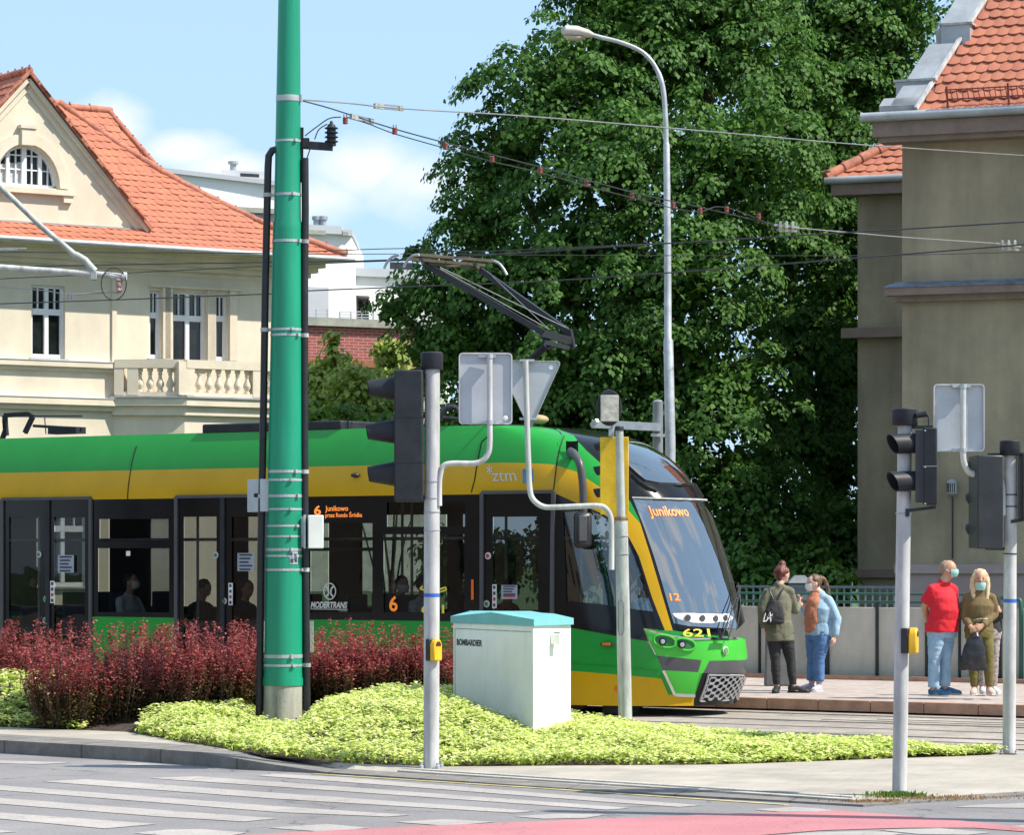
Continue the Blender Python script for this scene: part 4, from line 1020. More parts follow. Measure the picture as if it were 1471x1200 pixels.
# round lamp on top: a real disc behind a pale plate
rl = thing('floodlight', P(874,612,Yq+.1), 'round black lamp with pale rectangular back panel, above the yellow signal board', 'lamp')
mb = MB(); cc = P(875,586,Yq+.06); ra = Vector((.10,-1,0)).normalized(); ux = Vector((0,0,1)).cross(ra)
def ell(cx_, off, a, b): return [cc+ra*off+ux*a*math.cos(q)+Vector((0,0,b*math.sin(q))) for q in np.linspace(0, 2*math.pi, 28, endpoint=False)]
e = [ell(0,-.10,.10,.14), ell(0,-.06,.128,.180), ell(0,.0,.134,.186), ell(0,.012,.126,.178), ell(0,.012,.12,.17)]
vs = [p for q in e for p in q]; mb.add(vs, [(j*28+i, j*28+(i+1) % 28, (j+1)*28+(i+1) % 28, (j+1)*28+i) for j in range(4) for i in range(28)]+[tuple(range(27,-1,-1)), tuple(4*28+i for i in range(28))])
mb.build('lamp_case', M['darkgrey'], rl, smooth=True)
mb = MB(); mb.box(cc+ra*.028+Vector((0,0,-.008)), (26*kq,.03,38*kq), ux); mb.build('back_panel', mat('pale ribbed panel', (.42,.41,.36), .6, 0, .18, 14, .2, 80), rl, bevel=.006)
mb = MB(); mb.tube([P(880,609,Yq+.08),P(879,628,Yq+.1)], .02, 8); mb.box(P(878,622,Yq+.08), (.05,.06,.07)); mb.build('lamp_foot', M['steel'], rl)
# triangular sign
t = thing('road_sign', P(878,820,Yq-.05), 'back of triangular road sign on a long bent arm above the white cabinet', 'road sign', 'road signs seen from behind')
bent_arm(t, [(878.5,819),(878.5,770),(877.5,745),(870,731),(855,727),(800,729),(780,728),(766,718),(761,702),(759,660),(757,600),(755,518)], Yq-.1, .028)
def tri(d, s_):
    c0 = P(759.5, 551, Yq+.0); out = []
    V = [P(712,517,Yq), P(807,519,Yq), P(762,619,Yq)]; V = [c0+(v-c0)*s_ for v in V]
    for i in range(3):
        a, b, c_ = V[i-1], V[i], V[(i+1) % 3]; r0 = .055*s_
        p = b+(a-b).normalized()*r0; q = b+(c_-b).normalized()*r0
        for u_ in (0,.25,.5,.75,1): out.append(p*(1-u_)**2+b*2*u_*(1-u_)+q*u_*u_)
    return [o+Vector((0,d,0)) for o in out]
mb = MB(); mb.prism(tri(.004,.985), (0,.004,0)); mb.build('sign_plate', M['signback'], t)
mb = MB(); rr_ = [tri(.01,1), tri(-.02,1), tri(-.02,.965), tri(.002,.965)]; n = 15
mb.add([p for q in rr_ for p in q], [(j*n+i, j*n+(i+1) % n, (j+1)*n+(i+1) % n, (j+1)*n+i) for j in range(3) for i in range(n)]); mb.build('sign_rim', M['oldgrey'], t)
mb = MB(); mb.box(P(757,518,Yq-.05), (.15,.06,.022)); mb.build('sign_clamp', M['steel'], t); mb = MB(); mb.box(P(759,602,Yq-.05), (.18,.06,.022)); mb.build('sign_clamp', M['steel'], t)
mb = MB(); mb.ball(P(791.5,528,Yq-.004), (.026,.004,.026), 10); mb.build('sticker', M['white'], t)
# right light (nearest)
Yr = 24.75; kr = Yr/F
t, ax_, r = sig_pole('traffic_light', 1292, 1300, 612, 1144, Yr, 10.6, 'nearest traffic light at the pavement edge, two visors facing left and a yellow button')
cap(t, ax_(612)+Vector((0,0,-.0)), 17.5*kr, 25*kr)
mb = MB(); mb.box(P(1336,671,Yr-.02), (20*kr,.30,111*kr), (1,-.12,0)); head = mb.build('signal_head', M['darkgrey'], t, bevel=.012)
mb = MB(); mb.box(P(1322,671,Yr-.02), (14*kr,.27,104*kr), (1,-.12,0)); mb.build('signal_front', M['black'], head)
mb = MB(); mb.box(P(1336,671,Yr-.02), (20*kr+.003,.304,.004), (1,-.12,0)); 
for y in (619,671,724): mb.box(P(1329,y,Yr-.185), (.012,.02,.012))
mb.build('joint', M['steel'], head)
for y, lens in ((637,'lensred'),(691,'lensgr')): lamp_unit(head, P(1317,y,Yr-.04), (-1,-.42,.0), 14.5*kr, 46*kr, lens, .22, .97)
mb = MB(); mb.bar(P(1296,735,Yr-.02), P(1344,729,Yr-.03), .04, .025); mb.box(P(1303,737,Yr-.04), (.03,.05,.06)); mb.build('head_bracket', M['black'], t); mb = MB(); mb.bar(P(1300,614,Yr), P(1340,614,Yr-.02), .04, .025); mb.build('head_bracket', M['black'], t)
mb = MB(); ring_band(mb, ax_(738), r, .012); mb.build('steel_band', M['steel'], t)
mb = MB(); mb.tube([P(1316,597,Yr-.08),P(1331,594,Yr-.09)], [.022,.028], 10); mb.tube(smooth_path([P(1332,596,Yr-.09),P(1334,602,Yr-.09),P(1334,612,Yr-.09)],4), .006, 6); mb.build('beeper', M['black'], t, smooth=True)
button(t, P(1301,921,Yr-.08), (.95,-.3,0), .11, .195, .115)
# far right light
Ys = 29.9; ks = Ys/F
t, ax_, r = sig_pole('traffic_light', 1449.5, 1452, 655, 1083, Ys, 9.3, 'traffic light at the right edge, dark head turned away, pole standing by the plants')
cap(t, P(1451,655,Ys), 14*ks, 22*ks)
mb = MB(); mb.box(P(1416,722,Ys), (38*ks,.3,134*ks), (1,.15,0)); head = mb.build('signal_head', M['black'], t, bevel=.012)
for y, lens in ((670,'lensred'),(716,'lensamb'),(760,'lensgr')): lamp_unit(head, P(1400,y,Ys+.10), (-1,.9,0), 9.5*ks, 12*ks, lens, .3)
mb = MB(); mb.bar(P(1419,653,Ys), P(1470,652,Ys), .04, .02); mb.build('head_bracket', M['black'], t); mb = MB(); mb.bar(P(1415,788,Ys), P(1445,789,Ys), .04, .03); mb.build('head_bracket', M['black'], t); mb = MB(); mb.bar(P(1452,750,Ys-.05), P(1480,745,Ys-.05), .03, .03); mb.build('head_bracket', M['black'], t)
mb = MB(); mb.box(P(1436,722,Ys+.05), (5*ks,.2,128*ks)); mb.build('head_backing', M['paintgrey'], t)
mb = MB(); mb.box(P(1476,700,Ys), (22*ks,.3,96*ks)); mb.build('signal_head', M['darkgrey'], t, bevel=.01)
mb = MB(); mb.tube([ax_(866), ax_(861)], [r+.002]*2, 24, cap=False); mb.build('tape', M['blue'], t)
mb = MB()
for y in (711,728,796): ring_band(mb, ax_(y), r, .01, .004); mb.build('steel_band', M['black'], t); mb = MB()
t = thing('road_sign', P(1440,740,Ys-.05), 'back of rectangular road sign in front of the grey building wall', 'road sign', 'road signs seen from behind')
bent_arm(t, [(1440.5,741),(1440.5,712),(1438,692),(1430,683.5),(1410,682),(1394,680),(1386,668),(1383.5,650),(1383.5,600),(1383.5,553)], Ys-.05, .028)
rect_sign(t, 1341, 552, 1414, 649, Ys+.03, R(-2), .03)
for y in (555, 647): mb = MB(); mb.box(P(1381,y,Ys-.0), (.17,.05,.025)); mb.tube([P(1383.5,y-3,Ys-.05),P(1383.5,y+3,Ys-.05)], .034, 12); mb.build('sign_clamp', M['steel'], t)
# ---- street lamp
Yl = 44.5; kl = Yl/F
t = thing('street_lamp', Vector(((962-CX)*kl, Yl, .155)), 'tall grey street lamp with curved arm in front of the big tree', 'street lamp')
mb = MB(); la = lambda x, y: P(x, y, Yl)
mb.tube([Vector(((963-CX)*kl, Yl, .1)), la(963,640), la(960,490), la(959.5,486), la(959,350), la(957.5,208), la(957,205)], [7.6*kl,7.4*kl,7*kl,5.4*kl,5*kl,4.6*kl,3.6*kl], 16)
mb.tube(smooth_path([la(957,207),la(956,170),la(952,125),la(941,95),la(922,74),la(893,61),la(862,53),la(848,49)],5), [3.7*kl]*14+[3.1*kl]*22, 12); mb.build('post', M['steel'], t, smooth=True)
mb = MB(); mb.tube([la(806,45),la(812,44),la(828,45),la(845,48),la(852,50)], [(.03,.02),(.075,.13),(.08,.14),(.055,.09),(.03,.04)], 14); lh = mb.build('lamp_head', mat('aged lamp head', (.5,.48,.43), .6), t, smooth=True)
mb = MB(); mb.tube([la(810,51),la(816,54),la(832,55),la(842,53)], [(.01,.05),(.035,.11),(.035,.11),(.01,.05)], 12); mb.build('lamp_bowl', mat('yellowed lamp bowl', (.4,.36,.28), .3), lh, smooth=True)
# steel frame next to it
t = thing('steel_frame', Vector(((945-CX)*kl, Yl-.6, .155)), 'grey capped post with a horizontal rail, left of the street lamp behind the tram nose', 'post')
mb = MB(); Yf = Yl-.6; mb.tube([Vector(((945-CX)*Yf/F, Yf, .1)), P(945,578,Yf)], .07, 16); mb.lathe(P(945,578,Yf), [(.075,0),(.05,.03),(.01,.04)], 16); mb.build('post', mat('dark grey post', (.18,.2,.21), .5), t, smooth=True)
mb = MB(); mb.bar(P(850,609,Yf-.1), P(949,614,Yf-.1), .08, .11); mb.bar(P(935,625,Yf-.1), P(955,626,Yf-.1), .05, .04); mb.bar(P(850,611,Yf-.1), P(858,604,Yf-.2), .05, .05); mb.build('rail', M['steel'], t)

# ---- tall pole beyond the right edge: its shadow lies across the cycle lane
t = thing('signal_mast', (4.9, 22.25, 0), 'tall thin grey pole beyond the right edge, casting a shadow across the cycle lane', 'pole')
mb = MB(); mb.tube([(4.9,22.25,-.02),(4.9,22.25,2.5),(4.9,22.25,5.6)], [.13,.12,.11], 14); mb.build('pole', M['paintgrey'], t, smooth=True)
mb = MB(); mb.lathe((4.9,22.25,5.6), [(.115,0),(.115,.04),(.01,.06)], 14); mb.build('pole_cap', M['darkgrey'], t)
# ---- cabinet
a1 = P(767,1057,30.8); za = CH-(898-HY)*30.8/F; zb_ = .05
pL = P(651,898,32.45); pC = P(766,898,30.8); pR = P(820,898,31.5)
z1 = pC.z
def flat(p, z): return Vector((p.x, p.y, z))
bk = pL+(pR-pC)
cab = thing('control_cabinet', flat(pC, zb_), 'white roadside control cabinet with turquoise lid standing in the yellow-green plants', 'cabinet')
M['cabwhite'] = mat('cabinet white', (.84,.84,.80), .45, 0, .03, 2); add_streaks(M['cabwhite'], (3,3,.5), .93)
mb = MB(); mb.hexa([flat(p, zb_) for p in (pL, pC, pR, bk)]+[flat(p, z1-.01) for p in (pL, pC, pR, bk)]); mb.build('cabinet_body', M['cabwhite'], cab, bevel=.006)
cn = (pL+pR+pC+bk)/4
def sc2(p, f, z): d = Vector((p.x-cn.x, p.y-cn.y, 0)); return Vector((cn.x, cn.y, 0))+d*(1+f/d.length)+Vector((0,0,z))
lo_ = [sc2(p, .035, z1-.012) for p in (pL,pC,pR,bk)]; mi_ = [sc2(p, .035, z1+.052) for p in (pL,pC,pR,bk)]
# lid: low gable on each side, as pressed sheet
mid = [(mi_[i]+mi_[(i+1) % 4])/2+Vector((0,0,.055 if i % 2 == 0 else .05)) for i in range(4)]
ct = Vector((cn.x, cn.y, z1+.112))
mb = MB(); vs = lo_+mi_+mid+[ct]
fs = [(3,2,1,0)]
for i in range(4):
    j = (i+1) % 4; fs.append((i, j, 4+j, 8+i, 4+i)); fs.append((4+i, 8+i, 12)); fs.append((8+i, 4+j, 12))
mb.add(vs, fs); mb.build('lid', mat('turquoise lid paint', (.17,.47,.50), .45, 0, .05, 3), cab)
dl = (pC-pL); dl.z = 0; ln_ = dl.length; dl.normalize(); nl = Vector((dl.y, -dl.x, 0)); 
mb = MB()
def cl(x, z, o=.004): return flat(pL, 0)+dl*x+Vector((0,0,z))+nl*o
for a, b in (((.05,z1-.07),(ln_-.05,z1-.07)), ((.05,z1-.07),(.05,.2))): mb.bar(cl(*a,.001), cl(*b,.001), .008, .004, up=nl)
mb.build('door_gap', M['oldgrey'], cab)
mb = MB(); add_text(mb, 'BOMBARDIER', lambda x, y: cl(.09+x, z1-.235+y, .003), .085, 0, .003, fit=.60); mb.build('maker_name', M['print'], cab, fixn=False)
dr_ = (pR-pC); dr_.z = 0; lr = dr_.length; dr_.normalize(); nr = Vector((dr_.y, -dr_.x, 0))
def cr(x, z, o=0): return flat(pC, 0)+dr_*x+Vector((0,0,z))+nr*o
mb = MB(); mb.box(cr(lr*.50, z1-.145, .05), (.085,.10,.105), dr_); h = mb.build('lock_box', M['cabwhite'], cab, bevel=.006)
mb = MB(); mb.box(cr(lr*.5, z1-.088, .05), (.05,.05,.012), dr_); mb.build('lock_cap', M['darkgrey'], h)
print('cab corners', lr, ln_)

# ---- fence along the platform
Vf = 8.75
def uF(px, v=Vf):
    t_ = (px-CX)/F; return (37.7*t_-.12+v*(t_*math.cos(TH)-math.sin(TH)))/(math.cos(TH)+t_*math.sin(TH))
fence = thing('platform_fence', T(uF(1180), Vf, .155), 'platform fence of pale concrete panels with a green rail, behind the waiting people', 'fence')
M['panel'] = mat('pale concrete panel', (.47,.44,.38), .85, 0, .1, 1.5, .25, 30, streak=(1,1,.4)); add_streaks(M['panel'], (2,2,.5), .80); M['fgreen'] = mat('dark green rail', (.02,.09,.065), .45); M['fdark'] = mat('dark fence post', (.02,.03,.03), .5); M['bluebar'] = mat('blue-grey fence bars', (.13,.19,.24), .5)
ed = [940,1010,1093,1189,1262,1333,1380,1436,1500]
zt = .155
for a, b in zip(ed, ed[1:]):
    ua, ub = uF(a), uF(b); wide = .02
    mb = MB(); mb.box(T((ua+ub)/2, Vf, zt+.52), (ub-ua-wide*1.5, .06, .98), D); mb.build('panel', M['panel'], fence, bevel=.006)
for x in ed:
    mb = MB(); u = uF(x); w0 = {1189:.09,1436:.09,1262:.035,1333:.03}.get(x,.018)
    mb.box(T(u, Vf-.02, zt+.5+.03), (w0, .09, 1.08), D); mb.build('post', M['fdark'], fence)
for y_ in ((z1_, r0) for z1_, r0 in ((1.085,.02),(1.20,.018))):
    mb = MB(); mb.tube([T(uF(900), Vf-.03, zt+y_[0]), T(uF(1400), Vf-.03, zt+y_[0])], y_[1], 8); mb.build('rail', M['fgreen'], fence, smooth=True)
mb = MB(); mb.tube(smooth_path([T(uF(1432), Vf-.03, zt+1.06), T(uF(1440), Vf-.03, zt+1.16), T(uF(1462), Vf-.03, zt+1.14), T(uF(1468), Vf-.03, zt+1.0), T(uF(1468), Vf-.03, zt)],5), .03, 10); mb.build('rail', M['fgreen'], fence, smooth=True)
mb = MB(); mb.bar(T(uF(900), Vf-.1, zt+.02), T(uF(1600), Vf-.1, zt+.02), .08, .05); mb.build('base_rail', M['fdark'], fence)
mb = MB(); mb.bar(T(uF(900), Vf-.3, zt+.03), T(uF(1600), Vf-.3, zt+.03), .12, .06); mb.build('base_rail', M['fascia'], fence)
bf = thing('railing', T(uF(1100,9.6), 9.6, .155), 'blue-grey barred railing behind the pale platform panels', 'railing')
u = uF(900, 9.6); mb = MB()
while u < uF(1300, 9.6): mb.bar(T(u, 9.6, .7), T(u, 9.6, 1.46), .025, .025); u += .115
mb.build('bars', M['bluebar'], bf)
mb = MB(); mb.bar(T(uF(900,9.6), 9.6, 1.44), T(uF(1300,9.6), 9.6, 1.44), .04, .035); mb.build('top_rail', M['bluebar'], bf)
# grey slab post behind the woman
t = thing('concrete_post', T(uF(1117,6.2), 6.2, .155), 'grey slab-sided post on the platform, behind the woman with the red bun', 'post')
mb = MB(); c = T(uF(1117,6.0), 6.0, .155); w0 = .175; h0 = .86
mb.hexa([c+Vector((-w0,-.12,0)), c+Vector((w0,-.12,0)), c+Vector((w0,.12,0)), c+Vector((-w0,.12,0)), c+Vector((-w0+.02,-.08,h0)), c+Vector((w0-.05,-.08,h0)), c+Vector((w0-.05,.08,h0)), c+Vector((-w0+.02,.08,h0))]); mb.build('slab', mat('dark grey slab', (.13,.135,.14), .8, 0, .1, 5), t, bevel=.02)
t = thing('utility_box', P(1150,990,49), 'blue-grey capped utility box standing behind the railing, between the two women', 'box')
Yu = 49; mb = MB(); mb.hexa([Vector((x, y, z)) for z in (0,) for x, y in ((P(1136,0,Yu).x,Yu),(P(1164,0,Yu).x,Yu),(P(1164,0,Yu).x,Yu+.4),(P(1136,0,Yu).x,Yu+.4))]+[Vector((x, y, P(0,838,Yu).z)) for x, y in ((P(1136,0,Yu).x,Yu),(P(1164,0,Yu).x,Yu),(P(1164,0,Yu).x,Yu+.4),(P(1136,0,Yu).x,Yu+.4))])
M['slate'] = mat('blue-grey paint', (.15,.165,.185), .7)
mb.build('body', M['slate'], t, bevel=.01)
mb = MB(); q = [(P(x,0,Yu).x) for x in (1132,1168,1157,1143)]; mb.hexa([Vector((q[0],Yu-.05,P(0,838,Yu).z)),Vector((q[1],Yu-.05,P(0,838,Yu).z)),Vector((q[1],Yu+.45,P(0,838,Yu).z)),Vector((q[0],Yu+.45,P(0,838,Yu).z)),Vector((q[3],Yu+.1,P(0,827,Yu).z)),Vector((q[2],Yu+.1,P(0,827,Yu).z)),Vector((q[2],Yu+.3,P(0,827,Yu).z)),Vector((q[3],Yu+.3,P(0,827,Yu).z))]); mb.build('cap', M['slate'], t)

# ---- overhead wires
def wire(name, pts, r, m, label, sag=0, cat='wire', group='overhead wires'):
    pp = [P(*p) for p in pts]; t = MB()
    t.tube(smooth_path(pp, 6) if len(pp) > 2 else pp, r, 6); o = t.build(name, M[m], smooth=True)
    return tag(o, label, cat, group)
def lin3(a, b, n=2): return [tuple(a[i]+(b[i]-a[i])*k/n for i in range(3)) for k in range(n+1)]
wire('span_wire', [(432,143,Yg),(500,148,32.8),(580,156,33.2),(760,167,36),(1000,187,40),(1240,208,44),(1480,224,48)], .0075, 'wirelight', 'thin pale span wire crossing the whole tree from the top band of the mast')
t = wire('span_wire', [(432,144,Yg),(466,153,32.5),(498,163,32.8),(560,183,33.2),(640,205,34),(776,240,35.5),(908,276,37),(1007,298,38.5),(1110,322,39.5)], .007, 'wire', 'sagging span wire with brown insulators, from the mast to the tree')
wire('span_wire', [(498,168,32.8),(530,178,33),(567,192,33.2),(640,213,34),(707,232,34.7),(776,248,35.5),(843,267,36.2),(908,284,37),(967,299,38),(1005,304,38.4),(1030,297,38.7),(1060,303,39),(1110,324,39.5)], .006, 'wire', 'lower of the sagging wires strung below the brown insulators')
wire('span_wire', [(1140,327,39.8),(1220,334,40.5),(1300,341,41.5),(1435,350,43)], .007, 'wirelight', 'short pale wire between the two rows of clamps at the right')
ins = None
for i, (x, y) in enumerate(((496,173),(567,188),(640,210),(707,229),(776,245),(843,264),(908,282),(967,295),(1006,303),(1044,301),(1090,311))):
    Y = np.interp(x, [432,567,776,1110], [Yg,33.2,35.5,39.5])
    if ins is None:
        ins = thing('insulator', P(x, y, Y), 'first small brown insulator, nearest the mast, on the sagging wire', 'insulator', 'brown insulators on the sagging wire'); ORG[ins.name] = P(x, y, Y)
        mb = MB(); mb.lathe(P(x,y+5,Y), [(.022,0),(.028,.008),(.024,.02),(.028,.034),(.024,.046),(.028,.06),(.02,.07)], 12); mb.build('porcelain', M['insul'], ins, smooth=True)
        mb = MB(); mb.box(P(x-2,y-5.5,Y), (.008,.02,.05)); mb.box(P(x+2,y-5.5,Y), (.008,.02,.05)); mb.build('clip', M['wire'], ins)
    else: copy_tree(ins, P(x, y, Y), ['second','third','fourth','fifth','sixth','seventh','eighth','ninth','tenth','last'][i-1]+' brown insulator from the mast along the sagging wire')
def turnbuckle(a, b, Y, label):
    t = thing('turnbuckle', P(a[0], a[1], Y), label, 'turnbuckle', 'turnbuckles on the span wires'); A = P(*a, Y); B = P(*b, Y+.3); d = (B-A); up = Vector((0,0,1))
    mb = MB(); mb.bar(A+up*.022, B+up*.022, .014, .014); mb.bar(A-up*.018, B-up*.018, .014, .014); mb.build('frame', M['wirelight'], t)
    mb = MB(); mb.bar(A, A+d*.3, .035, .05); mb.bar(B-d*.15, B, .03, .045); mb.build('clamp', M['oldgrey'], t)
turnbuckle((538,152), (579,156), 33, 'turnbuckle on the upper span wire right of the mast')
turnbuckle((504,167), (536,175), 32.8, 'turnbuckle on the lower span wire close to the mast')
for x, y, Y, lb in ((1130,326,39.6,'row of three clamps where the wires meet in front of the tree'),(1449,353,43,'row of three clamps on the wire at the right edge')):
    t = thing('wire_clamp', P(x,y,Y), lb, 'clamp', 'triple wire clamps'); mb = MB()
    for k in (-9,0,9): mb.box(P(x+k,y,Y), (.035,.05,.12), (1,0,.2)); mb.ball(P(x+k,y-6,Y), .02, 6)
    mb.bar(P(x-18,y-3,Y), P(x+18,y+1,Y), .03, .03); mb.bar(P(x-14,y+4,Y), P(x+15,y+6,Y), .02, .03); mb.build('clamp_body', M['oldgrey'], t)
    mb = MB()
    for k in (-9,0,9): mb.box(P(x+k,y+3,Y-.05), (.04,.03,.03))
    mb.build('jaw', mat('brassy jaw', (.3,.22,.12), .4, .5), t)
# contact wires, parallel to the track
wire('contact_wire', lin3((-30,384,45.5),(575,373,40.2))+lin3((575,373,40.2),(1500,317,33),3)[1:], .0085, 'wire', 'contact wire touched by the raised pantograph')
wire('contact_wire', lin3((-30,437.5,47),(163,431,45)) + lin3((163,431,45),(391,422,43))[1:]+[(440,418,42.5),(600,411.5,41.2),(780,404,40),(960,392,38.5),(1240,370,36),(1500,349,34)], .0085, 'wire', 'lower contact wire passing below the pantograph head')
wire('contact_wire', [(-30,402,47),(163,393,45),(391,382,43),(500,377,42),(600,373.5,41)], .007, 'wire', 'contact wire over the left house windows, rising to the pantograph')
wire('messenger_wire', [(-30,362,46),(200,363,44.5),(391,363,43),(575,357,41),(690,361,40),(960,349,38)], .006, 'wire', 'thin messenger wire running along the eaves of the cream house')
wire('messenger_wire', [(440,365,42),(690,365,42),(780,366.5,42),(1240,367,42),(1500,361,42)], .005, 'wire', 'thin level wire crossing the dark middle of the big tree')
wire('messenger_wire', [(-20,411.5,38.2),(60,417,38.1),(95,423,38),(125,422,38),(150,421,38)], .006, 'wirelight', 'short pale wire sagging under the cantilever tube at the left')
# cantilever at left
Yc = 38
t = thing('cantilever_arm', P(-10,384,Yc), 'grey tubular cantilever arm reaching in from the left edge over the tram', 'cantilever')
mb = MB(); mb.tube([P(-60,226,Yc), P(0,268,Yc), P(60,326,Yc), P(110,368,Yc)], .035, 12); mb.tube([P(108,366,Yc),P(122,374,Yc),P(136,390,Yc)], .045, 10); mb.build('strut', M['oldgrey'], t, smooth=True)
mb = MB(); mb.tube([P(-60,382,Yc), P(0,384,Yc), P(140,394,Yc), P(182,398,Yc)], .036, 12); mb.lathe(P(176,397,Yc), [(.05,0),(.05,.05)], 12, ax=(1,0,-.05)); mb.build('tube', M['paintgrey'], t, smooth=True)
mb = MB(); mb.box(P(135,396,Yc), (.08,.08,.11)); mb.build('joint', M['oldgrey'], t, bevel=.01)
mb = MB(); mb.tube([P(163.5+18*math.cos(a), 408+23*math.sin(a), Yc-.04) for a in np.linspace(0, 2*math.pi, 33)], .007, 6); mb.build('ring', M['wire'], t, smooth=True)
mb = MB(); mb.lathe(P(171,421,Yc), [(.02,0),(.04,.03),(.03,.06),(.045,.09),(.035,.13),(.05,.15),(.02,.19)], 12); mb.build('insulator', mat('pinkish insulator', (.35,.22,.2), .4), t, smooth=True)
mb = MB(); mb.tube(smooth_path([P(95,423,Yc),P(125,422,Yc),P(150,419,Yc),P(170,421,Yc)],4), .01, 6)
for k in (96,101,107): mb.box(P(k,426,Yc), (.03,.04,.07))
mb.build('dropper', M['wirelight'], t)
mb = MB(); mb.box(P(6,358,Yc+2), (.35,.05,.03)); mb.box(P(20,357,Yc+2), (.3,.04,.02)); 
tag(mb.build('wire_clamp', M['oldgrey']), 'pale clamp on the wires at the far left, under the gutter', 'clamp', 'triple wire clamps')
# ================================================================ BUILDINGS
M['cream'] = mat('cream render', (.66,.585,.465), .9, 0, .05, .8, .15, 25)
M['creamtrim'] = mat('cream trim', (.65,.575,.455), .85, 0, .06, 1.5, .1, 30)
M['winwhite'] = mat('white window frame', (.75,.75,.77), .45, 0, .03)
M['pane'] = mat('dark window pane', (.012,.016,.016), .06, 0, .3, 2, spec=.6)
M['curtain'] = mat('boarded pane', (.45,.45,.46), .7, 0, .12, 8)
M['zinc'] = mat('zinc sheet', (.36,.38,.40), .5, .25, .12, 2)
M['tile'] = mat('clay roof tile', (.44,.16,.09), .85, 0, .16, 2.2, .2, 40, col2=(.34,.115,.07))
M['tileridge'] = mat('ridge tile', (.42,.16,.10), .8, 0, .18, 5)
M['greyrender'] = mat('dirty grey render', (.35,.295,.20), .92, 0, .12, .55, .3, 18, detail=9)
add_streaks(M['greyrender'], (1.6,1.6,.22), .80, 1.06); add_streaks(M['greyrender'], (.5,.5,.5), .86, 1.05); add_streaks(M['cream'], (1.2,1.2,.2), .94); M['browntrim'] = mat('brown painted ledge', (.215,.16,.13), .8, 0, .12, 3)
M['pinkbase'] = mat('pinkish plinth', (.36,.28,.28), .9, 0, .10, 1)
M['modern'] = mat('white modern render', (.76,.75,.73), .85, 0, .04, .4)
M['modernshade'] = mat('pale grey cladding', (.40,.42,.45), .7, 0, .05, .5)
M['underside'] = mat('roof box material', (.3,.3,.26), .8)

def wall_with_holes(Fn, x0, x1, z0, z1, holes, depth, mb):
    "facade in local (a, z) with rectangular holes and reveals; Fn(a, b, z) -> world"
    xs = sorted({x0, x1, *[h[0] for h in holes], *[h[2] for h in holes]}); zs = sorted({z0, z1, *[h[1] for h in holes], *[h[3] for h in holes]})
    xs = [x for x in xs if x0 <= x <= x1]; zs = [z for z in zs if z0 <= z <= z1]
    for a, b in zip(xs, xs[1:]):
        for c, d in zip(zs, zs[1:]):
            m_ = ((a+b)/2, (c+d)/2)
            if any(h[0] < m_[0] < h[2] and h[1] < m_[1] < h[3] for h in holes): continue
            mb.add([Fn(a,0,c), Fn(b,0,c), Fn(b,0,d), Fn(a,0,d)], [(0,1,2,3)])
    for h in holes:
        q = [(h[0],h[1]),(h[2],h[1]),(h[2],h[3]),(h[0],h[3])]
        for (a, c), (b, d) in zip(q, q[1:]+q[:1]): mb.add([Fn(a,0,c), Fn(b,0,d), Fn(b,depth,d), Fn(a,depth,c)], [(0,1,2,3)])
def bx(mb, Fn, a0, a1, b0, b1, z0, z1):
    mb.hexa([Fn(a0,b0,z0),Fn(a1,b0,z0),Fn(a1,b1,z0),Fn(a0,b1,z0),Fn(a0,b0,z1),Fn(a1,b0,z1),Fn(a1,b1,z1),Fn(a0,b1,z1)])
def tiled(mb, o, ax, up, nr, poly, tw=.22, th=.30, arch=.02, lift=.03, scallop=.06, jit=.008):
    "rows of curved overlapping tiles on a plane; poly in (a, t)"
    a0, a1 = min(p[0] for p in poly), max(p[0] for p in poly); t0, t1 = min(p[1] for p in poly), max(p[1] for p in poly)
    r = 0; t = t0
    while t < t1:
        a = a0-(tw/2 if r % 2 else 0)
        while a < a1:
            ca, ct_ = a+tw/2, t+th/2
            if inpoly(ca, ct_, poly):
                j = random.uniform(-jit, jit); k_ = [0, .25, .5, .75, 1]; vs = []
                for q in k_:
                    bump = math.sin(q*math.pi); h = bump*arch
                    vs.append(o+ax*(a+tw*q)+up*(t-scallop*bump+j)+nr*(lift+h+j)); vs.append(o+ax*(a+tw*q)+up*(t+th*1.12)+nr*(h*.6+.002))
                    vs.append(o+ax*(a+tw*q)+up*(t-scallop*bump+j)+nr*(lift+h+j-.02))
                fs = []
                for i in range(4): fs += [(3*i, 3*i+3, 3*i+4, 3*i+1), (3*i+2, 3*i+5, 3*i+3, 3*i)]
                mb.add(vs, fs)
            a += tw
        t += th; r += 1
def ridge(mb, pts, r=.11, seg=.38):
    for a, b in zip(pts, pts[1:]):
        a = Vector(a); b = Vector(b); n = max(1, int((b-a).length/seg))
        for i in range(n):
            p = a.lerp(b, i/n); q = a.lerp(b, (i+1.12)/n); mb.tube([p, q], [r*1.12, r*.92], 10)
            mb.box(p+Vector((0,0,r+.0)), (.04,.04,.09))

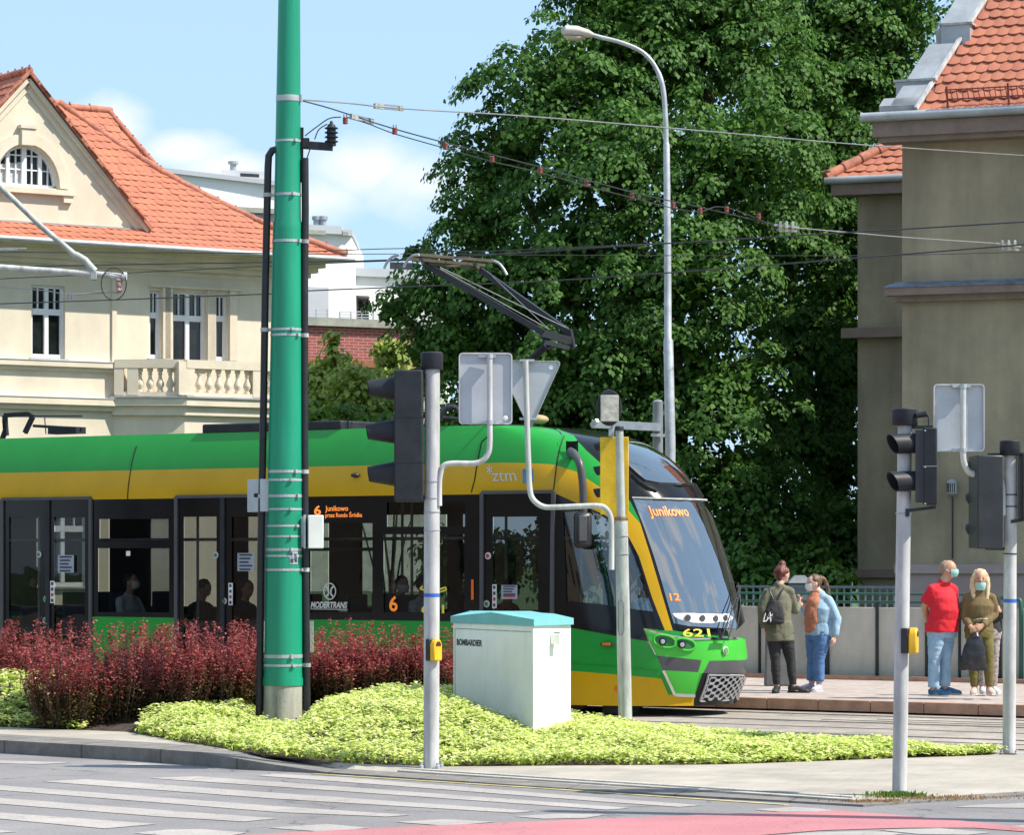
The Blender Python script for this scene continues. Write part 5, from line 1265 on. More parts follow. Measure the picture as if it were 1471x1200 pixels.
# ---------------- cream house on the left
al = R(34); e1 = Vector((math.cos(al), math.sin(al), 0)); e2 = Vector((-math.sin(al), math.cos(al), 0))
HO = P(165, HY, 75); HO.z = 0
def H(a, b, z): return HO+e1*a+e2*b+Vector((0,0,z))
def ha(px, b=0):
    t_ = (px-CX)/F; o = HO+e2*b
    return (t_*o.y-o.x)/(e1.x-t_*e1.y)
def hz(px, py, b=0):
    a = ha(px, b); return CH+(HY-py)*(H(a,b,0).y)/F
house = thing('house', H(-3,0,0), 'cream villa with red tiled roof, arched gable window and a balustraded balcony, at the left', 'house')
A1 = 5.0; ZE = 9.0
wins = [(45,409,93.5,514,2),(214.5,417,231.5,515,1),(247.5,418,296,524,2),(309.5,423,327.5,518,1)]
holes = []
for x0,y0,x1,y1,n in wins:
    a, b = ha(x0), ha(x1); holes.append((a, hz(x0,y1), b, hz(x0,y0)))
lo_w = [(-4.6,1.2,-3.4,3.3),(-1.9,1.2,-.7,3.3),(3.2,1.2,4.3,3.3)]
holes += [(h[0]-5.5, h[1], h[2]-5.5, h[3]) for h in holes[:1]]
mb = MB(); wall_with_holes(H, -14, A1, 0, 9.35, holes+lo_w, .16, mb)
for (a0,b0,a1_,b1) in ((A1,0,A1,9),(A1,9,-14,9),(-14,9,-14,0)): mb.add([H(a0,b0,0),H(a1_,b1,0),H(a1_,b1,9.3),H(a0,b0,9.3)], [(0,1,2,3)])
mb.build('wall', M['cream'], house, fixn=False)
def window(h, n, top=.36, b=.10, parent=house, Fn=H, pm='pane'):
    a0, z0, a1, z1 = h; mb = MB(); f = .075
    bx(mb, Fn, a0, a0+f, b, b+.08, z0, z1); bx(mb, Fn, a1-f, a1, b, b+.08, z0, z1); bx(mb, Fn, a0+f, a1-f, b, b+.08, z0, z0+f*1.3); bx(mb, Fn, a0+f, a1-f, b, b+.08, z1-f*.8, z1)
    zt = z1-(z1-z0)*top; bx(mb, Fn, a0+f, a1-f, b-.01, b+.08, zt-.07, zt+.07)
    if n == 2: am = (a0+a1)/2; bx(mb, Fn, am-.05, am+.05, b-.008, b+.08, z0+f*1.3, zt-.07); bx(mb, Fn, am-.05, am+.05, b-.008, b+.08, zt+.07, z1-f*.8)
    for k in range(n):
        w_ = (a1-a0)/n; am = a0+w_*(k+.5); bx(mb, Fn, am-.014, am+.014, b+.005, b+.06, zt+.07, z1-f*.8); 
    w = mb.build('window', M['winwhite'], parent)
    mb = MB(); mb.add([Fn(a0,b+.06,z0),Fn(a1,b+.06,z0),Fn(a1,b+.06,z1),Fn(a0,b+.06,z1)], [(0,1,2,3)]); mb.build('pane', M[pm], w)
    mb = MB(); bx(mb, Fn, a0-.06, a1+.06, -.09, b, z0-.05, z0-.005); mb.build('sill', M['zinc'], w)
for h, n in zip(holes, (2,1,2,1,2)): window(h, n)
for h in lo_w: window(h, 2)
# pilaster, window surrounds, ledges
mb = MB(); a0 = ha(160); bx(mb, H, a0, a0+.12, -.05, .0, 6.2, 8.6)
for x0,y0,x1,y1,n in wins[1:]:
    a, b = ha(x0), ha(x1); z0, z1 = hz(x0,y1), hz(x0,y0)
    bx(mb, H, b+.02, b+.22, -.07, 0, z0, z1+.1)
    if x0 > 220: bx(mb, H, a-.22, a-.02, -.07, 0, z0, z1+.1)
a, b = ha(214), ha(345); bx(mb, H, a, b, -.10, 0, hz(250,414), hz(250,411)); mb.build('window_surround', M['creamtrim'], house)
mb = MB(); a0, a1_ = -14, ha(163); z = hz(60,518); bx(mb, H, a0, a1_, -.16, 0, z-.13, z); bx(mb, H, a0, a1_, -.08, 0, z-.22, z-.13)
z = hz(60,571); bx(mb, H, a0, a1_, -.20, 0, z-.16, z); bx(mb, H, a0, a1_, -.10, 0, z-.28, z-.16); mb.build('ledge', M['creamtrim'], house)
mb = MB(); z = hz(60,571); bx(mb, H, a0, a1_, -.22, 0, z, z+.012); z = hz(60,518); bx(mb, H, a0, a1_, -.18, 0, z, z+.012); mb.build('ledge_flashing', M['winwhite'], house)
# cornice under the eaves
mb = MB()
for k in range(5): bx(mb, H, -14, A1+.1+.13*k, -.02-.13*k, 0 if k == 0 else -.02-.13*(k-1)+.13, 8.55+.12*k, 8.55+.12*(k+1))
mb.build('cornice', M['creamtrim'], house)
# bay with balcony
b1p = P(265, HY, 75); b1p.z = 0; d_ = b1p-HO; q0 = (ha(163), 0.0); q1 = (d_.dot(e1)+.0, d_.dot(e2)); q2 = (q1[0]+3.1, q1[1]); q3 = (q2[0]+.6, 0.0)
def bay(mb, off, z0, z1, inner=None):
    pg = [(q0[0]-off*.6, .0), (q0[0]-off*.3, -off), (q1[0]-off*.2, q1[1]-off), (q2[0]+off*.4, q2[1]-off), (q3[0]+off, 0)]
    mb.prism([H(a, b, z0) for a, b in pg], (0,0,z1-z0)); return pg
zr = hz(163,517); zf = hz(163,571)
bal = MB(); bay(bal, 0, 0, zf-.42); bal.build('bay', M['cream'], house)
mb = MB(); bay(mb, .10, zf-.42, zf-.2); bay(mb, .2, zf-.2, zf-.02); mb.build('balcony_slab', M['creamtrim'], house)
mb = MB(); bay(mb, .24, zf-.02, zf+.02); mb.build('slab_flashing', M['zinc'], house)
pg = [(q0[0], -.08), (q1[0], q1[1]), (q2[0], q2[1]), (q3[0]-.1, -.1)]
W_ = [H(a, b, 0) for a, b in pg]
mr = MB(); mpst = MB()
for a, b in zip(W_, W_[1:]):
    mr.bar(a+Vector((0,0,zr-.10)), b+Vector((0,0,zr-.10)), .26, .20); mr.bar(a+Vector((0,0,zf+.07)), b+Vector((0,0,zf+.07)), .22, .10)
mr.build('balcony_rail', M['creamtrim'], house)
for i, (p, w0) in enumerate(((W_[0].lerp(W_[1],.06),.22),(W_[0].lerp(W_[1],.26),.26),(W_[1],.42),(W_[1].lerp(W_[2],.61),.24),(W_[2],.3))):
    dd = (W_[1]-W_[0]).normalized() if i < 2 else e1
    mb = MB(); mb.box(p+Vector((0,0,(zr+zf)/2)), (w0,.24,zr-zf-.1), dd); mb.build('pier', M['creamtrim'], house)
def baluster(p, h):
    mb = MB(); s_ = h/.62
    mb.lathe(p, [(.075*1,0),(.075,.05*s_),(.05,.06*s_),(.06,.10*s_),(.095,.17*s_),(.09,.24*s_),(.045,.36*s_),(.04,.44*s_),(.06,.47*s_),(.04,.50*s_),(.07,.55*s_),(.07,.62*s_)], 12); return mb.build('baluster', M['creamtrim'], house, smooth=True)
hb = zr-.2-(zf+.12)
for k in range(4): baluster(W_[0].lerp(W_[1], .36+.145*k)+Vector((0,0,zf+.12)), hb)
for k in range(6): baluster(W_[1].lerp(W_[2], .125+.083*k)+Vector((0,0,zf+.12)), hb)
for k in range(5): baluster(W_[1].lerp(W_[2], .67+.07*k)+Vector((0,0,zf+.12)), hb)
# roof
ZG = 9.15; AE = 5.9; BE = -.80
def RP(p): return H(*p)
gl, gr_, gapx = -5.35, .81, -2.27
KS = [0, 1.3, 3.31, 5.14]; ZS = [ZG, 9.87, 11.31, 13.05]; zsk, bsk, KH = ZS[1], BE+KS[1], KS[3]
mr = MB()
def plane_tiles(c0, adir, updir, poly):
    nr = adir.cross(updir).normalized()
    if nr.z < 0: nr = -nr
    mr.add([c0+adir*a+updir*t-nr*.01 for a, t in poly], [tuple(range(len(poly)))])
    tiled(mr, c0, adir, updir, nr, poly, .22, .285, .016, .02)
for i in range(3):
    k0, k1 = KS[i], KS[i+1]; u_ = H(0,BE+k1,ZS[i+1])-H(0,BE+k0,ZS[i]); ln_u = u_.length; u_.normalize()
    plane_tiles(H(0,BE+k0,ZS[i]), e1, u_, [(-14,0),(AE-k0,0),(AE-k1,ln_u),(-14,ln_u)])
    mr.add([H(AE-k0,BE+k0,ZS[i]), H(AE-k0,9.7-k0,ZS[i]), H(AE-k1,9.7-k1,ZS[i+1]), H(AE-k1,BE+k1,ZS[i+1])], [(0,1,2,3)])
    mr.add([H(AE-k0,9.7-k0,ZS[i]), H(-14,9.7-k0,ZS[i]), H(-14,9.7-k1,ZS[i+1]), H(AE-k1,9.7-k1,ZS[i+1])], [(0,1,2,3)])
# gable roof (two slopes running back from the facade)
for sgn, ax_end in ((-1, gl), (1, gr_)):
    apex = H(gapx,-.15,13.05); foot = H(ax_end,-.15,9.62); up = (apex-foot); ln = up.length; up.normalize()
    nr = up.cross(e2).normalized(); nr = -nr if nr.z < 0 else nr
    poly = [(0,0),(5.3,0),(5.3,ln),(0,ln)]
    mr.add([foot+e2*a+up*t for a, t in poly], [(0,1,2,3)]); tiled(mr, foot, e2, up, nr, poly, .24, .30)
# higher ridge piece behind
zb2 = 13.4; c3 = H(.0,0,0)
ba, bb = ha(100, 7.0), ha(157, 7.0)
upb = (H(0,7.0,zb2)-H(0,4.4,zb2-2.6)); lb_ = upb.length; upb.normalize(); c4 = H(0,4.4,zb2-2.6)
plane_tiles(c4, e1, upb, [(ba-3,0),(bb+.8,0),(bb+.4,lb_*.5),(bb,lb_),(ba,lb_)])
mr.build('roof', M['tile'], house, smooth=False)
mb = MB(); hipc = [H(AE-k_-.04, BE+k_+.04, z+.05) for k_, z in ((0,9.17),(1.3,9.87),(2.28,10.52),(3.31,11.31),(4.41,12.32),(5.14,13.05))]
ridge(mb, smooth_path(hipc, 3), .10)
mb.build('ridge_tiles', M['tileridge'], house, smooth=True); mb = MB(); ridge(mb, [H(gapx,-.17,13.08), H(gapx,4.4,13.1)], .09); mb.build('ridge_tiles', M['tileridge'], house, smooth=True); mb = MB(); ridge(mb, [H(ba,7.0,zb2+.03), H(bb,7.0,zb2+.03)], .1); ridge(mb, [H(bb,7,zb2), H(bb+.7,4.8,zb2-2.1)], .08)
mb.build('ridge_tiles', M['tileridge'], house, smooth=True); mb = MB(); ridge(mb, [H(-14,4.4,13.1), H(AE-KH,4.4,13.1)], .09)
for a, b in (((gapx,13.06),(gr_+.05,9.62)),((gapx,13.06),(gl-.05,9.62))):
    for k in range(16):
        p = H(a[0]+(b[0]-a[0])*k/16,-.16,a[1]+(b[1]-a[1])*k/16); q = H(a[0]+(b[0]-a[0])*(k+1.1)/16,-.16,a[1]+(b[1]-a[1])*(k+1.1)/16); mb.bar(p, q, .12, .08)
mb.build('ridge_tiles', M['tileridge'], house, smooth=True)
# gable wall with arched window
aw0, aw1 = ha(-9), ha(83); awc = (aw0+aw1)/2; rw = (aw1-aw0)/2; zw0 = hz(38,268); hw_ = hz(38,208)-zw0
arc = lambda r1, r2, n=20: [(awc+r1*math.cos(t), zw0+r2*math.sin(t)) for t in np.linspace(0, math.pi, n)]
outer = [(gl-.1,9.62),(gapx,12.95),(gr_+.1,9.62)]
vs2 = [Vector(p) for p in [(gl,9.2),(gl,9.55),(gapx,12.9),(gr_,9.55),(gr_,9.2)]]; hole = arc(rw, hw_)
v, e, f, *_ = delaunay_2d_cdt(vs2+[Vector(p) for p in hole], [(i,(i+1)%5) for i in range(5)]+[(5+i, 5+(i+1) % 20) for i in range(20)], [], 0, 1e-5)
pgo = [(p.x,p.y) for p in vs2]
f = [t for t in f if inpoly(sum(v[i].x for i in t)/3, sum(v[i].y for i in t)/3, pgo) and not inpoly(sum(v[i].x for i in t)/3, sum(v[i].y for i in t)/3, hole)]
mb = MB(); mb.add([H(p.x,-.01,p.y) for p in v], f); 
for p, q in zip(hole, hole[1:]+hole[:1]): mb.add([H(p[0],-.01,p[1]),H(q[0],-.01,q[1]),H(q[0],.2,q[1]),H(p[0],.2,p[1])], [(0,1,2,3)])
mb.build('gable_wall', M['cream'], house, fixn=False)
mb = MB()
for a, b in (((gapx,12.88),(gr_,9.55)),((gapx,12.88),(gl,9.55))):
    mb.bar(H(a[0],-.08,a[1]), H(b[0],-.08,b[1]), .13, .09); mb.bar(H(a[0],-.03,a[1]-.16), H(b[0],-.03,b[1]-.16), .05, .16)
mb.build('verge_board', M['creamtrim'], house)
mb = MB()
o_a = arc(rw+.26, hw_+.26); i_a = arc(rw+.02, hw_+.02)
for k in range(19): mb.hexa([H(i_a[k][0],-.09,i_a[k][1]),H(o_a[k][0],-.09,o_a[k][1]),H(o_a[k][0],0,o_a[k][1]),H(i_a[k][0],0,i_a[k][1]),H(i_a[k+1][0],-.09,i_a[k+1][1]),H(o_a[k+1][0],-.09,o_a[k+1][1]),H(o_a[k+1][0],0,o_a[k+1][1]),H(i_a[k+1][0],0,i_a[k+1][1])])
bx(mb, H, awc-.17, awc+.17, -.16, 0, zw0+hw_-.02, zw0+hw_+.36); bx(mb, H, awc-.21, awc+.21, -.19, 0, zw0+hw_+.36, zw0+hw_+.44)
mb.build('arch_moulding', M['creamtrim'], house)
mb = MB(); bx(mb, H, aw0-.4, aw1+.4, -.16, 0, zw0-.16, zw0-.04); bx(mb, H, aw1+.1, aw1+.34, -.12, 0, zw0-.32, zw0-.16); bx(mb, H, aw0-.34, aw0-.1, -.12, 0, zw0-.32, zw0-.16); mb.build('sill', M['creamtrim'], house)
mb = MB(); inn = arc(rw, hw_); in2 = arc(rw-.07, hw_-.07)
for k in range(19): mb.hexa([H(in2[k][0],.10,in2[k][1]),H(inn[k][0],.10,inn[k][1]),H(inn[k][0],.18,inn[k][1]),H(in2[k][0],.18,in2[k][1]),H(in2[k+1][0],.10,in2[k+1][1]),H(inn[k+1][0],.10,inn[k+1][1]),H(inn[k+1][0],.18,inn[k+1][1]),H(in2[k+1][0],.18,in2[k+1][1])])
bx(mb, H, aw0, aw1, .10, .18, zw0, zw0+.07)
for f_ in (-.5, 0, .5):
    ww = .06 if f_ == 0 else .045; bx(mb, H, awc+rw*f_-ww, awc+rw*f_+ww, .09, .17, zw0+.07, zw0+hw_*math.sqrt(1-f_*f_)-.03)
for f_ in (-.75,-.25,.25,.75): bx(mb, H, awc+rw*f_-.013, awc+rw*f_+.013, .11, .16, zw0+.07, zw0+hw_*math.sqrt(1-f_*f_)-.04)
bx(mb, H, aw0+.14, aw1-.14, .115, .155, zw0+hw_*.40, zw0+hw_*.43)
bx(mb, H, aw0+.35, aw1-.35, .115, .155, zw0+hw_*.74, zw0+hw_*.77)
aw = mb.build('arched_window', M['winwhite'], house)
mb = MB(); mb.add([H(x,.17,z) for x, z in arc(rw, hw_)], [tuple(range(20))]); mb.build('pane', M['pane'], aw)
mb = MB(); mb.add([H(awc-rw*.97,.165,zw0+.05),H(awc-.06,.165,zw0+.05),H(awc-.06,.165,zw0+hw_*.6),H(awc-rw*.85,.165,zw0+hw_*.5)], [(0,1,2,3)]); mb.build('curtain', M['curtain'], aw)
# gutter, flashing
mb = MB(); mb.tube([H(-14,BE-.08,ZG-.02), H(AE+.1,BE-.08,ZG-.05)], [(.07,.08)]*2, 12); mb.build('gutter', M['zinc'], house, smooth=True)
mb = MB(); bx(mb, H, -14, AE, BE, 0, ZG-.08, ZG-.03); mb.build('soffit', M['creamtrim'], house)
mb = MB(); bx(mb, H, gl, gr_-.05, -.06, -.02, 9.45, 9.62); mb.build('flashing', M['zinc'], house)

# ---------------- white modern buildings behind
Ym = 112.0
def fb(mb, x0, y0, x1, y1, Y, dep=8): 
    Ya, Yb = Y+(x0-440)*.0122, Y+(x1-440)*.0122; a = P(x0, y1, Ya); b = P(x1, y0, Yb); mb.hexa([(a.x,Ya,a.z),(b.x,Yb,a.z),(b.x,Yb+dep,a.z),(a.x,Ya+dep,a.z),(a.x,Ya,b.z),(b.x,Yb,b.z),(b.x,Yb+dep,b.z),(a.x,Ya+dep,b.z)])
m1 = thing('apartment_building', P(330,850,118)*1, 'white flat-roofed block rising behind the red roof, left of the green mast', 'building'); m1.location.z = 0; ORG[m1.name] = Vector(m1.location)
mb = MB(); a = P(228,256,118); b = P(400,270,118)
mb.hexa([(a.x,115.4,0),(b.x,117.5,0),(b.x,128,0),(a.x,128,0),(a.x,115.4,a.z),(b.x,117.5,a.z-.35),(b.x,128,a.z-.35),(a.x,128,a.z)]); mb.build('wall', M['modern'], m1)
mb = MB(); mb.bar((a.x-.3,115.3,a.z+.05), (b.x+.3,117.5,a.z-.30), .3, .16); mb.build('parapet_cap', M['modernshade'], m1)
mb = MB(); fb(mb, 322, 300, 402, 303, 117.6, .5); mb.build('ledge', M['underside'], m1)
mb = MB(); fb(mb, 335, 305, 400, 330, 118.0, .15); w = mb.build('window', M['modernshade'], m1); mb = MB(); fb(mb, 352, 308, 378, 328, 117.9, .05); mb.build('pane', M['zinc'], w)
mb = MB(); fb(mb, 318, 247, 380, 254, 120, 3); mb.build('roof_box', M['modernshade'], m1)
mb = MB(); fb(mb, 345, 250, 372, 253, 119.8, .1); mb.build('vent', M['darkgrey'], m1)
mb = MB(); mb.lathe(P(335,248,121), [(.12,0),(.12,.3),(.2,.32),(.2,.42)], 12); mb.build('chimney', M['zinc'], m1)
m2 = thing('apartment_building', Vector((P(480,0,Ym).x, Ym, 0)), 'white tower block with two metal flues, just right of the green mast', 'building')
mb = MB(); fb(mb, 442, 333, 505, 850, Ym, 9); mb.build('wall', M['modern'], m2)
mb = MB(); fb(mb, 441, 325, 491, 334, Ym-.25, 9); fb(mb, 492, 330, 506, 338, Ym-.2, 5); mb.build('roof_slab', M['modernshade'], m2)
mb = MB(); fb(mb, 443, 331, 468, 336, Ym-.3, .1); mb.build('vent', M['underside'], m2); mb = MB(); fb(mb, 492, 333, 500, 338, Ym-.25, .1); mb.build('vent', M['underside'], m2)
mb = MB(); fb(mb, 430, 413, 472, 463, Ym-.1, .1); mb.build('recess', M['modernshade'], m2)
for x in (455, 464): mb = MB(); mb.lathe(P(x,328,Ym+1), [(.12,0),(.12,.28),(.17,.3),(.17,.42)], 12); mb.build('flue', M['zinc'], m2, smooth=True)
def railing(t, x0, x1, y0, y1, Y, n=4):
    mb = MB()
    for k in range(n): y = y0+(y1-y0)*k/(n-1); mb.bar(P(x0,y,Y+(x0-440)*.0122), P(x1,y,Y+(x1-440)*.0122), .035, .035)
    x = x0
    while x <= x1: mb.bar(P(x,y0,Y+(x-440)*.0122), P(x,y1+2,Y+(x-440)*.0122), .05, .05); x += 16
    return mb.build('balcony_railing', M['modernshade'], t)
railing(m2, 438, 471, 444, 460, Ym-1.2)
m3 = thing('apartment_building', Vector((P(560,0,Ym).x, Ym+4, 0)), 'white block with a recessed balcony, half hidden by the tree left of the pantograph', 'building')
mb = MB(); fb(mb, 504, 394, 640, 424, Ym+3, 8); fb(mb, 530, 424, 640, 850, Ym+3, 8); fb(mb, 500, 424, 530, 850, Ym+6, 8); mb.build('wall', M['modern'], m3)
mb = MB(); fb(mb, 502, 390, 642, 396, Ym+2.8, 8.4); mb.build('roof_slab', M['modernshade'], m3)
mb = MB(); fb(mb, 506, 424, 530, 458, Ym+5.9, .1); mb.build('window', M['zinc'], m3)
mb = MB(); fb(mb, 560, 378, 600, 391, Ym+6, 2); mb.build('roof_box', M['darkgrey'], m3)
railing(m3, 488, 640, 448, 464, Ym-.5, 5)
# brick terrace
M['brick'] = mat('red brick', (.27,.075,.062), .85, 0, .1, 2)
nt = M['brick'].node_tree; N = nt.nodes; b_ = N['Principled BSDF']; tc_ = N.new('ShaderNodeTexCoord'); mp_ = N.new('ShaderNodeMapping'); mp_.inputs['Rotation'].default_value = (R(90),0,0); nt.links.new(tc_.outputs['Object'], mp_.inputs[0])
br = N.new('ShaderNodeTexBrick'); br.inputs['Color1'].default_value = (.34,.075,.065,1); br.inputs['Color2'].default_value = (.24,.055,.05,1); br.inputs['Mortar'].default_value = (.36,.22,.2,1); br.inputs['Scale'].default_value = 1; br.inputs['Brick Width'].default_value = .30; br.inputs['Row Height'].default_value = .10; br.inputs['Mortar Size'].default_value = .012
nt.links.new(mp_.outputs[0], br.inputs['Vector']); nt.links.new(br.outputs[0], b_.inputs['Base Color'])
m4 = thing('brick_building', Vector((P(500,0,106).x, 106, 0)), 'low red brick building with a white terrace railing above, behind the yellowish shrubs', 'building')
mb = MB(); fb(mb, 425, 466, 640, 524, 106, 5); mb.build('wall', M['brick'], m4)
mb = MB(); fb(mb, 425, 463, 640, 466.5, 105.8, 5.3); mb.build('coping', M['underside'], m4)
mb = MB(); fb(mb, 425, 524, 640, 850, 107, 4); mb.build('ground_floor', mat('pale green wall', (.5,.55,.45), .8), m4)
mb = MB(); fb(mb, 519, 524, 524, 560, 106.4, .3); fb(mb, 425, 521, 640, 525, 105.9, .4); mb.build('timber_post', mat('brown timber', (.25,.1,.04), .7), m4)

# ---------------- grey building on the right
be = R(21); f1 = Vector((math.cos(be), -math.sin(be), 0)); f2 = Vector((math.sin(be), math.cos(be), 0))
BO = P(1296, HY, 50); BO.z = 0
def B(a, b, z): return BO+f1*a+f2*b+Vector((0,0,z))
def bz(px, py, b=0):
    t_ = (px-CX)/F; o = BO+f2*b; a = (t_*o.y-o.x)/(f1.x-t_*f1.y); return a, CH+(HY-py)*(o+f1*a).y/F
g = thing('grey_building', B(1,0,0), 'dirty grey rendered building with stepped sheet-metal parapet and red tiles, at the right', 'building')
zg = bz(1296,195)[1]; zl = bz(1296,424)[1]
mb = MB(); wall_with_holes(B, 0, 9, 1.75, zg+.25, [(3.2,2.6,4.3,4.5),(3.2,6.7,4.3,8.2)], .2, mb); mb.add([B(0,0,0),B(0,12,0),B(0,12,zg+.2),B(0,0,zg+.2)], [(0,1,2,3)]); mb.add([B(9,0,0),B(9,12,0),B(9,12,zg+.2),B(9,0,zg+.2)], [(0,1,2,3)]); mb.build('wall', M['greyrender'], g, fixn=False)
for h in ((3.2,2.6,4.3,4.5),(3.2,6.7,4.3,8.2)): window(h, 2, parent=g, Fn=B)
mb = MB(); bx(mb, B, -.06, 9, -.07, 0, 0, 1.62); bx(mb, B, -.1, 9, -.12, 0, 1.62, 1.76); mb.build('plinth', M['pinkbase'], g)
mb = MB(); bx(mb, B, -.22, 9, -.24, 0, zl-.02, zl+.10); bx(mb, B, -.10, 9, -.12, 0, zl-.12, zl-.02); mb.build('ledge', M['browntrim'], g)
mb = MB(); mb.hexa([B(-.24,-.26,zl+.10),B(9,-.26,zl+.10),B(9,-.01,zl+.18),B(-.1,-.01,zl+.18),B(-.24,-.26,zl+.112),B(9,-.26,zl+.112),B(9,-.01,zl+.20),B(-.1,-.01,zl+.20)]); mb.build('ledge_flashing', mat('weathered lead', (.16,.19,.24), .6, .1, .2, 6), g)
mb = MB(); bx(mb, B, -.36, 9, -.46, 0, zg-.06, zg+.17); bx(mb, B, -.28, 9, -.38, 0, zg-.14, zg-.06); mb.build('eaves_board', M['browntrim'], g)
mb = MB(); mb.tube([B(-.5,-.52,zg+.24), B(9,-.52,zg+.26)], [(.075,.085)]*2, 12); mb.lathe(B(-.5,-.52,zg+.24), [(.085,0),(.085,-.02)], 12, ax=f1); mb.build('gutter', M['zinc'], g, smooth=True)
ZR = zg+.30; pr = .30; rise = 1.0
upv = (f2+Vector((0,0,rise))).normalized(); nrm = f1.cross(upv); nrm = -nrm if nrm.z < 0 else nrm
def RR(a, t, o=0): return B(0,-.45,ZR)+f1*a+upv*t+nrm*o
el = math.sqrt(1+rise*rise)
# left edge chosen to run along the photographed parapet
def edge_a(px, py):
    # intersect the viewing ray with the roof plane
    ray = Vector(((px-CX)/F, 1, (HY-py)/F)); o = Vector((0,0,CH)); k_ = (RR(0,0)-o).dot(nrm)/ray.dot(nrm); p = o+ray*k_-RR(0,0)
    return p.dot(f1), p.dot(upv)
ea, eb = edge_a(1313,178), edge_a(1432,-12)
ex = (eb[0]-ea[0])/(eb[1]-ea[1])
poly = [(ea[0],0),(9,0),(9,6.5),(ea[0]+ex*6.5,6.5)]
mr = MB(); mr.add([RR(a,t,-.01) for a, t in poly], [(0,1,2,3)]); tiled(mr, RR(0,0), f1, upv, nrm, poly, .19, .235, .014, .03, .05)
mr.add([RR(9,6.5), RR(ea[0]+ex*6.5,6.5), B(2,12,ZR), B(9,12,ZR)], [(0,1,2,3)])
mr.build('roof', M['tile'], g)
# stepped parapet in sheet metal along that edge
def par(t0, t1, w, h0, h1, nm, m):
    mb = MB(); A = [(ea[0]+ex*t-w, t) for t in (t0, t1)]; Bq = [(ea[0]+ex*t, t) for t in (t0, t1)]
    bot = [RR(*A[0],-.1), RR(*Bq[0],-.1), RR(*Bq[1],-.3), RR(*A[1],-.3)]
    top = [RR(*A[0],0)+Vector((0,0,h0)), RR(*Bq[0],0)+Vector((0,0,h0)), RR(*Bq[1],0)+Vector((0,0,h1)), RR(*A[1],0)+Vector((0,0,h1))]
    mb.hexa(bot+top); return mb.build(nm, m, g)
ts = lambda py, px: edge_a(px, py)[1]
t1, t2, t3, t4 = ts(178,1313), ts(112,1356), ts(70,1382), ts(30,1405)
wp = .42
par(.03, .22, .62, .10, .10, 'parapet_sheet', M['zinc'])
def step(px0, py0, px1, py1, t_, w, name='parapet_step'):
    "upright box of the parapet standing on the edge"
    a_ = ea[0]+ex*t_; base = RR(a_-w, t_)
    Yb = base.y; x0, x1 = (px0-CX)/F*Yb, (px1-CX)/F*Yb; z0, z1 = CH+(HY-py1)/F*Yb, CH+(HY-py0)/F*Yb
    c = Vector(((x0+x1)/2, Yb+.25, (z0+z1)/2)); mb = MB(); mb.box(c, ((x1-x0)/math.cos(be)*.93, .5, z1-z0), f1); o = mb.build(name, M['zinc'], g)
    mb = MB(); mb.box(Vector((c.x, c.y, z1+.015)), ((x1-x0)/math.cos(be)*.93+.08, .56, .035), f1); mb.build('cap', M['oldgrey'], o)
step(1295,116,1350,172,t2*.55,.42)
step(1360,35,1402,66,t3*.95,.38)
par(t1*.9+.3, t3*1.0, .44, .10, .10, 'parapet_sheet', M['zinc']); par(t3+.25, 6.5, .44, .16, .16, 'parapet_sheet', M['zinc'])
strip_m = MB(); strip_m.bar(RR(ea[0]-.01, 0, .07), RR(ea[0]+ex*6.5, 6.5, .07), .05, .06); strip_m.build('edge_flashing', M['paintgrey'], g)
# snow guard
sgd = MB(); y0_ = .85
def SGp(px, py, o=.22): a, t = edge_a(px, py); return RR(a, t, o)
a0, tt = edge_a(1362,150); a0 = a0
for o_, r_ in ((.10,.012),(.28,.012)): sgd.bar(RR(a0,tt,o_), RR(9,tt,o_), r_*1.6, r_*1.6)
a = a0
while a < 8.9: sgd.bar(RR(a,tt,.08), RR(a,tt,.30), .012, .012); a += .085
a = a0+.02
while a < 8.9: sgd.bar(RR(a,tt-.12,.02), RR(a,tt+.04,.32), .03, .02); a += .95
sgd.build('snow_guard', mat('red snow guard', (.22,.05,.04), .5), g)
# wall lamp with conduit
wl = thing('wall_lamp', B(*((bz(1369,700)[0], -.1, bz(1369,700)[1]))), 'small caged bulkhead lamp on the grey wall with a cable running down', 'lamp')
aw_, zw_ = bz(1369,701); mb = MB(); mb.tube([B(aw_,-.08,zw_-.13),B(aw_,-.08,zw_-.09),B(aw_,-.08,zw_+.09),B(aw_,-.08,zw_+.13)], [.03,.085,.085,.04], 14); mb.build('lamp_case', M['zinc'], wl, smooth=True)
mb = MB()
for k in range(5): q = -.7+.35*k; mb.bar(B(aw_+.09*math.sin(q),-.08-.09*math.cos(q),zw_-.08), B(aw_+.09*math.sin(q),-.08-.09*math.cos(q),zw_+.07), .012, .012)
mb.build('cage', M['darkgrey'], wl)
mb = MB(); mb.tube([B(aw_,-.03,zw_-.14), B(aw_,-.03,1.85)], .012, 6); mb.build('conduit', M['darkgrey'], wl)
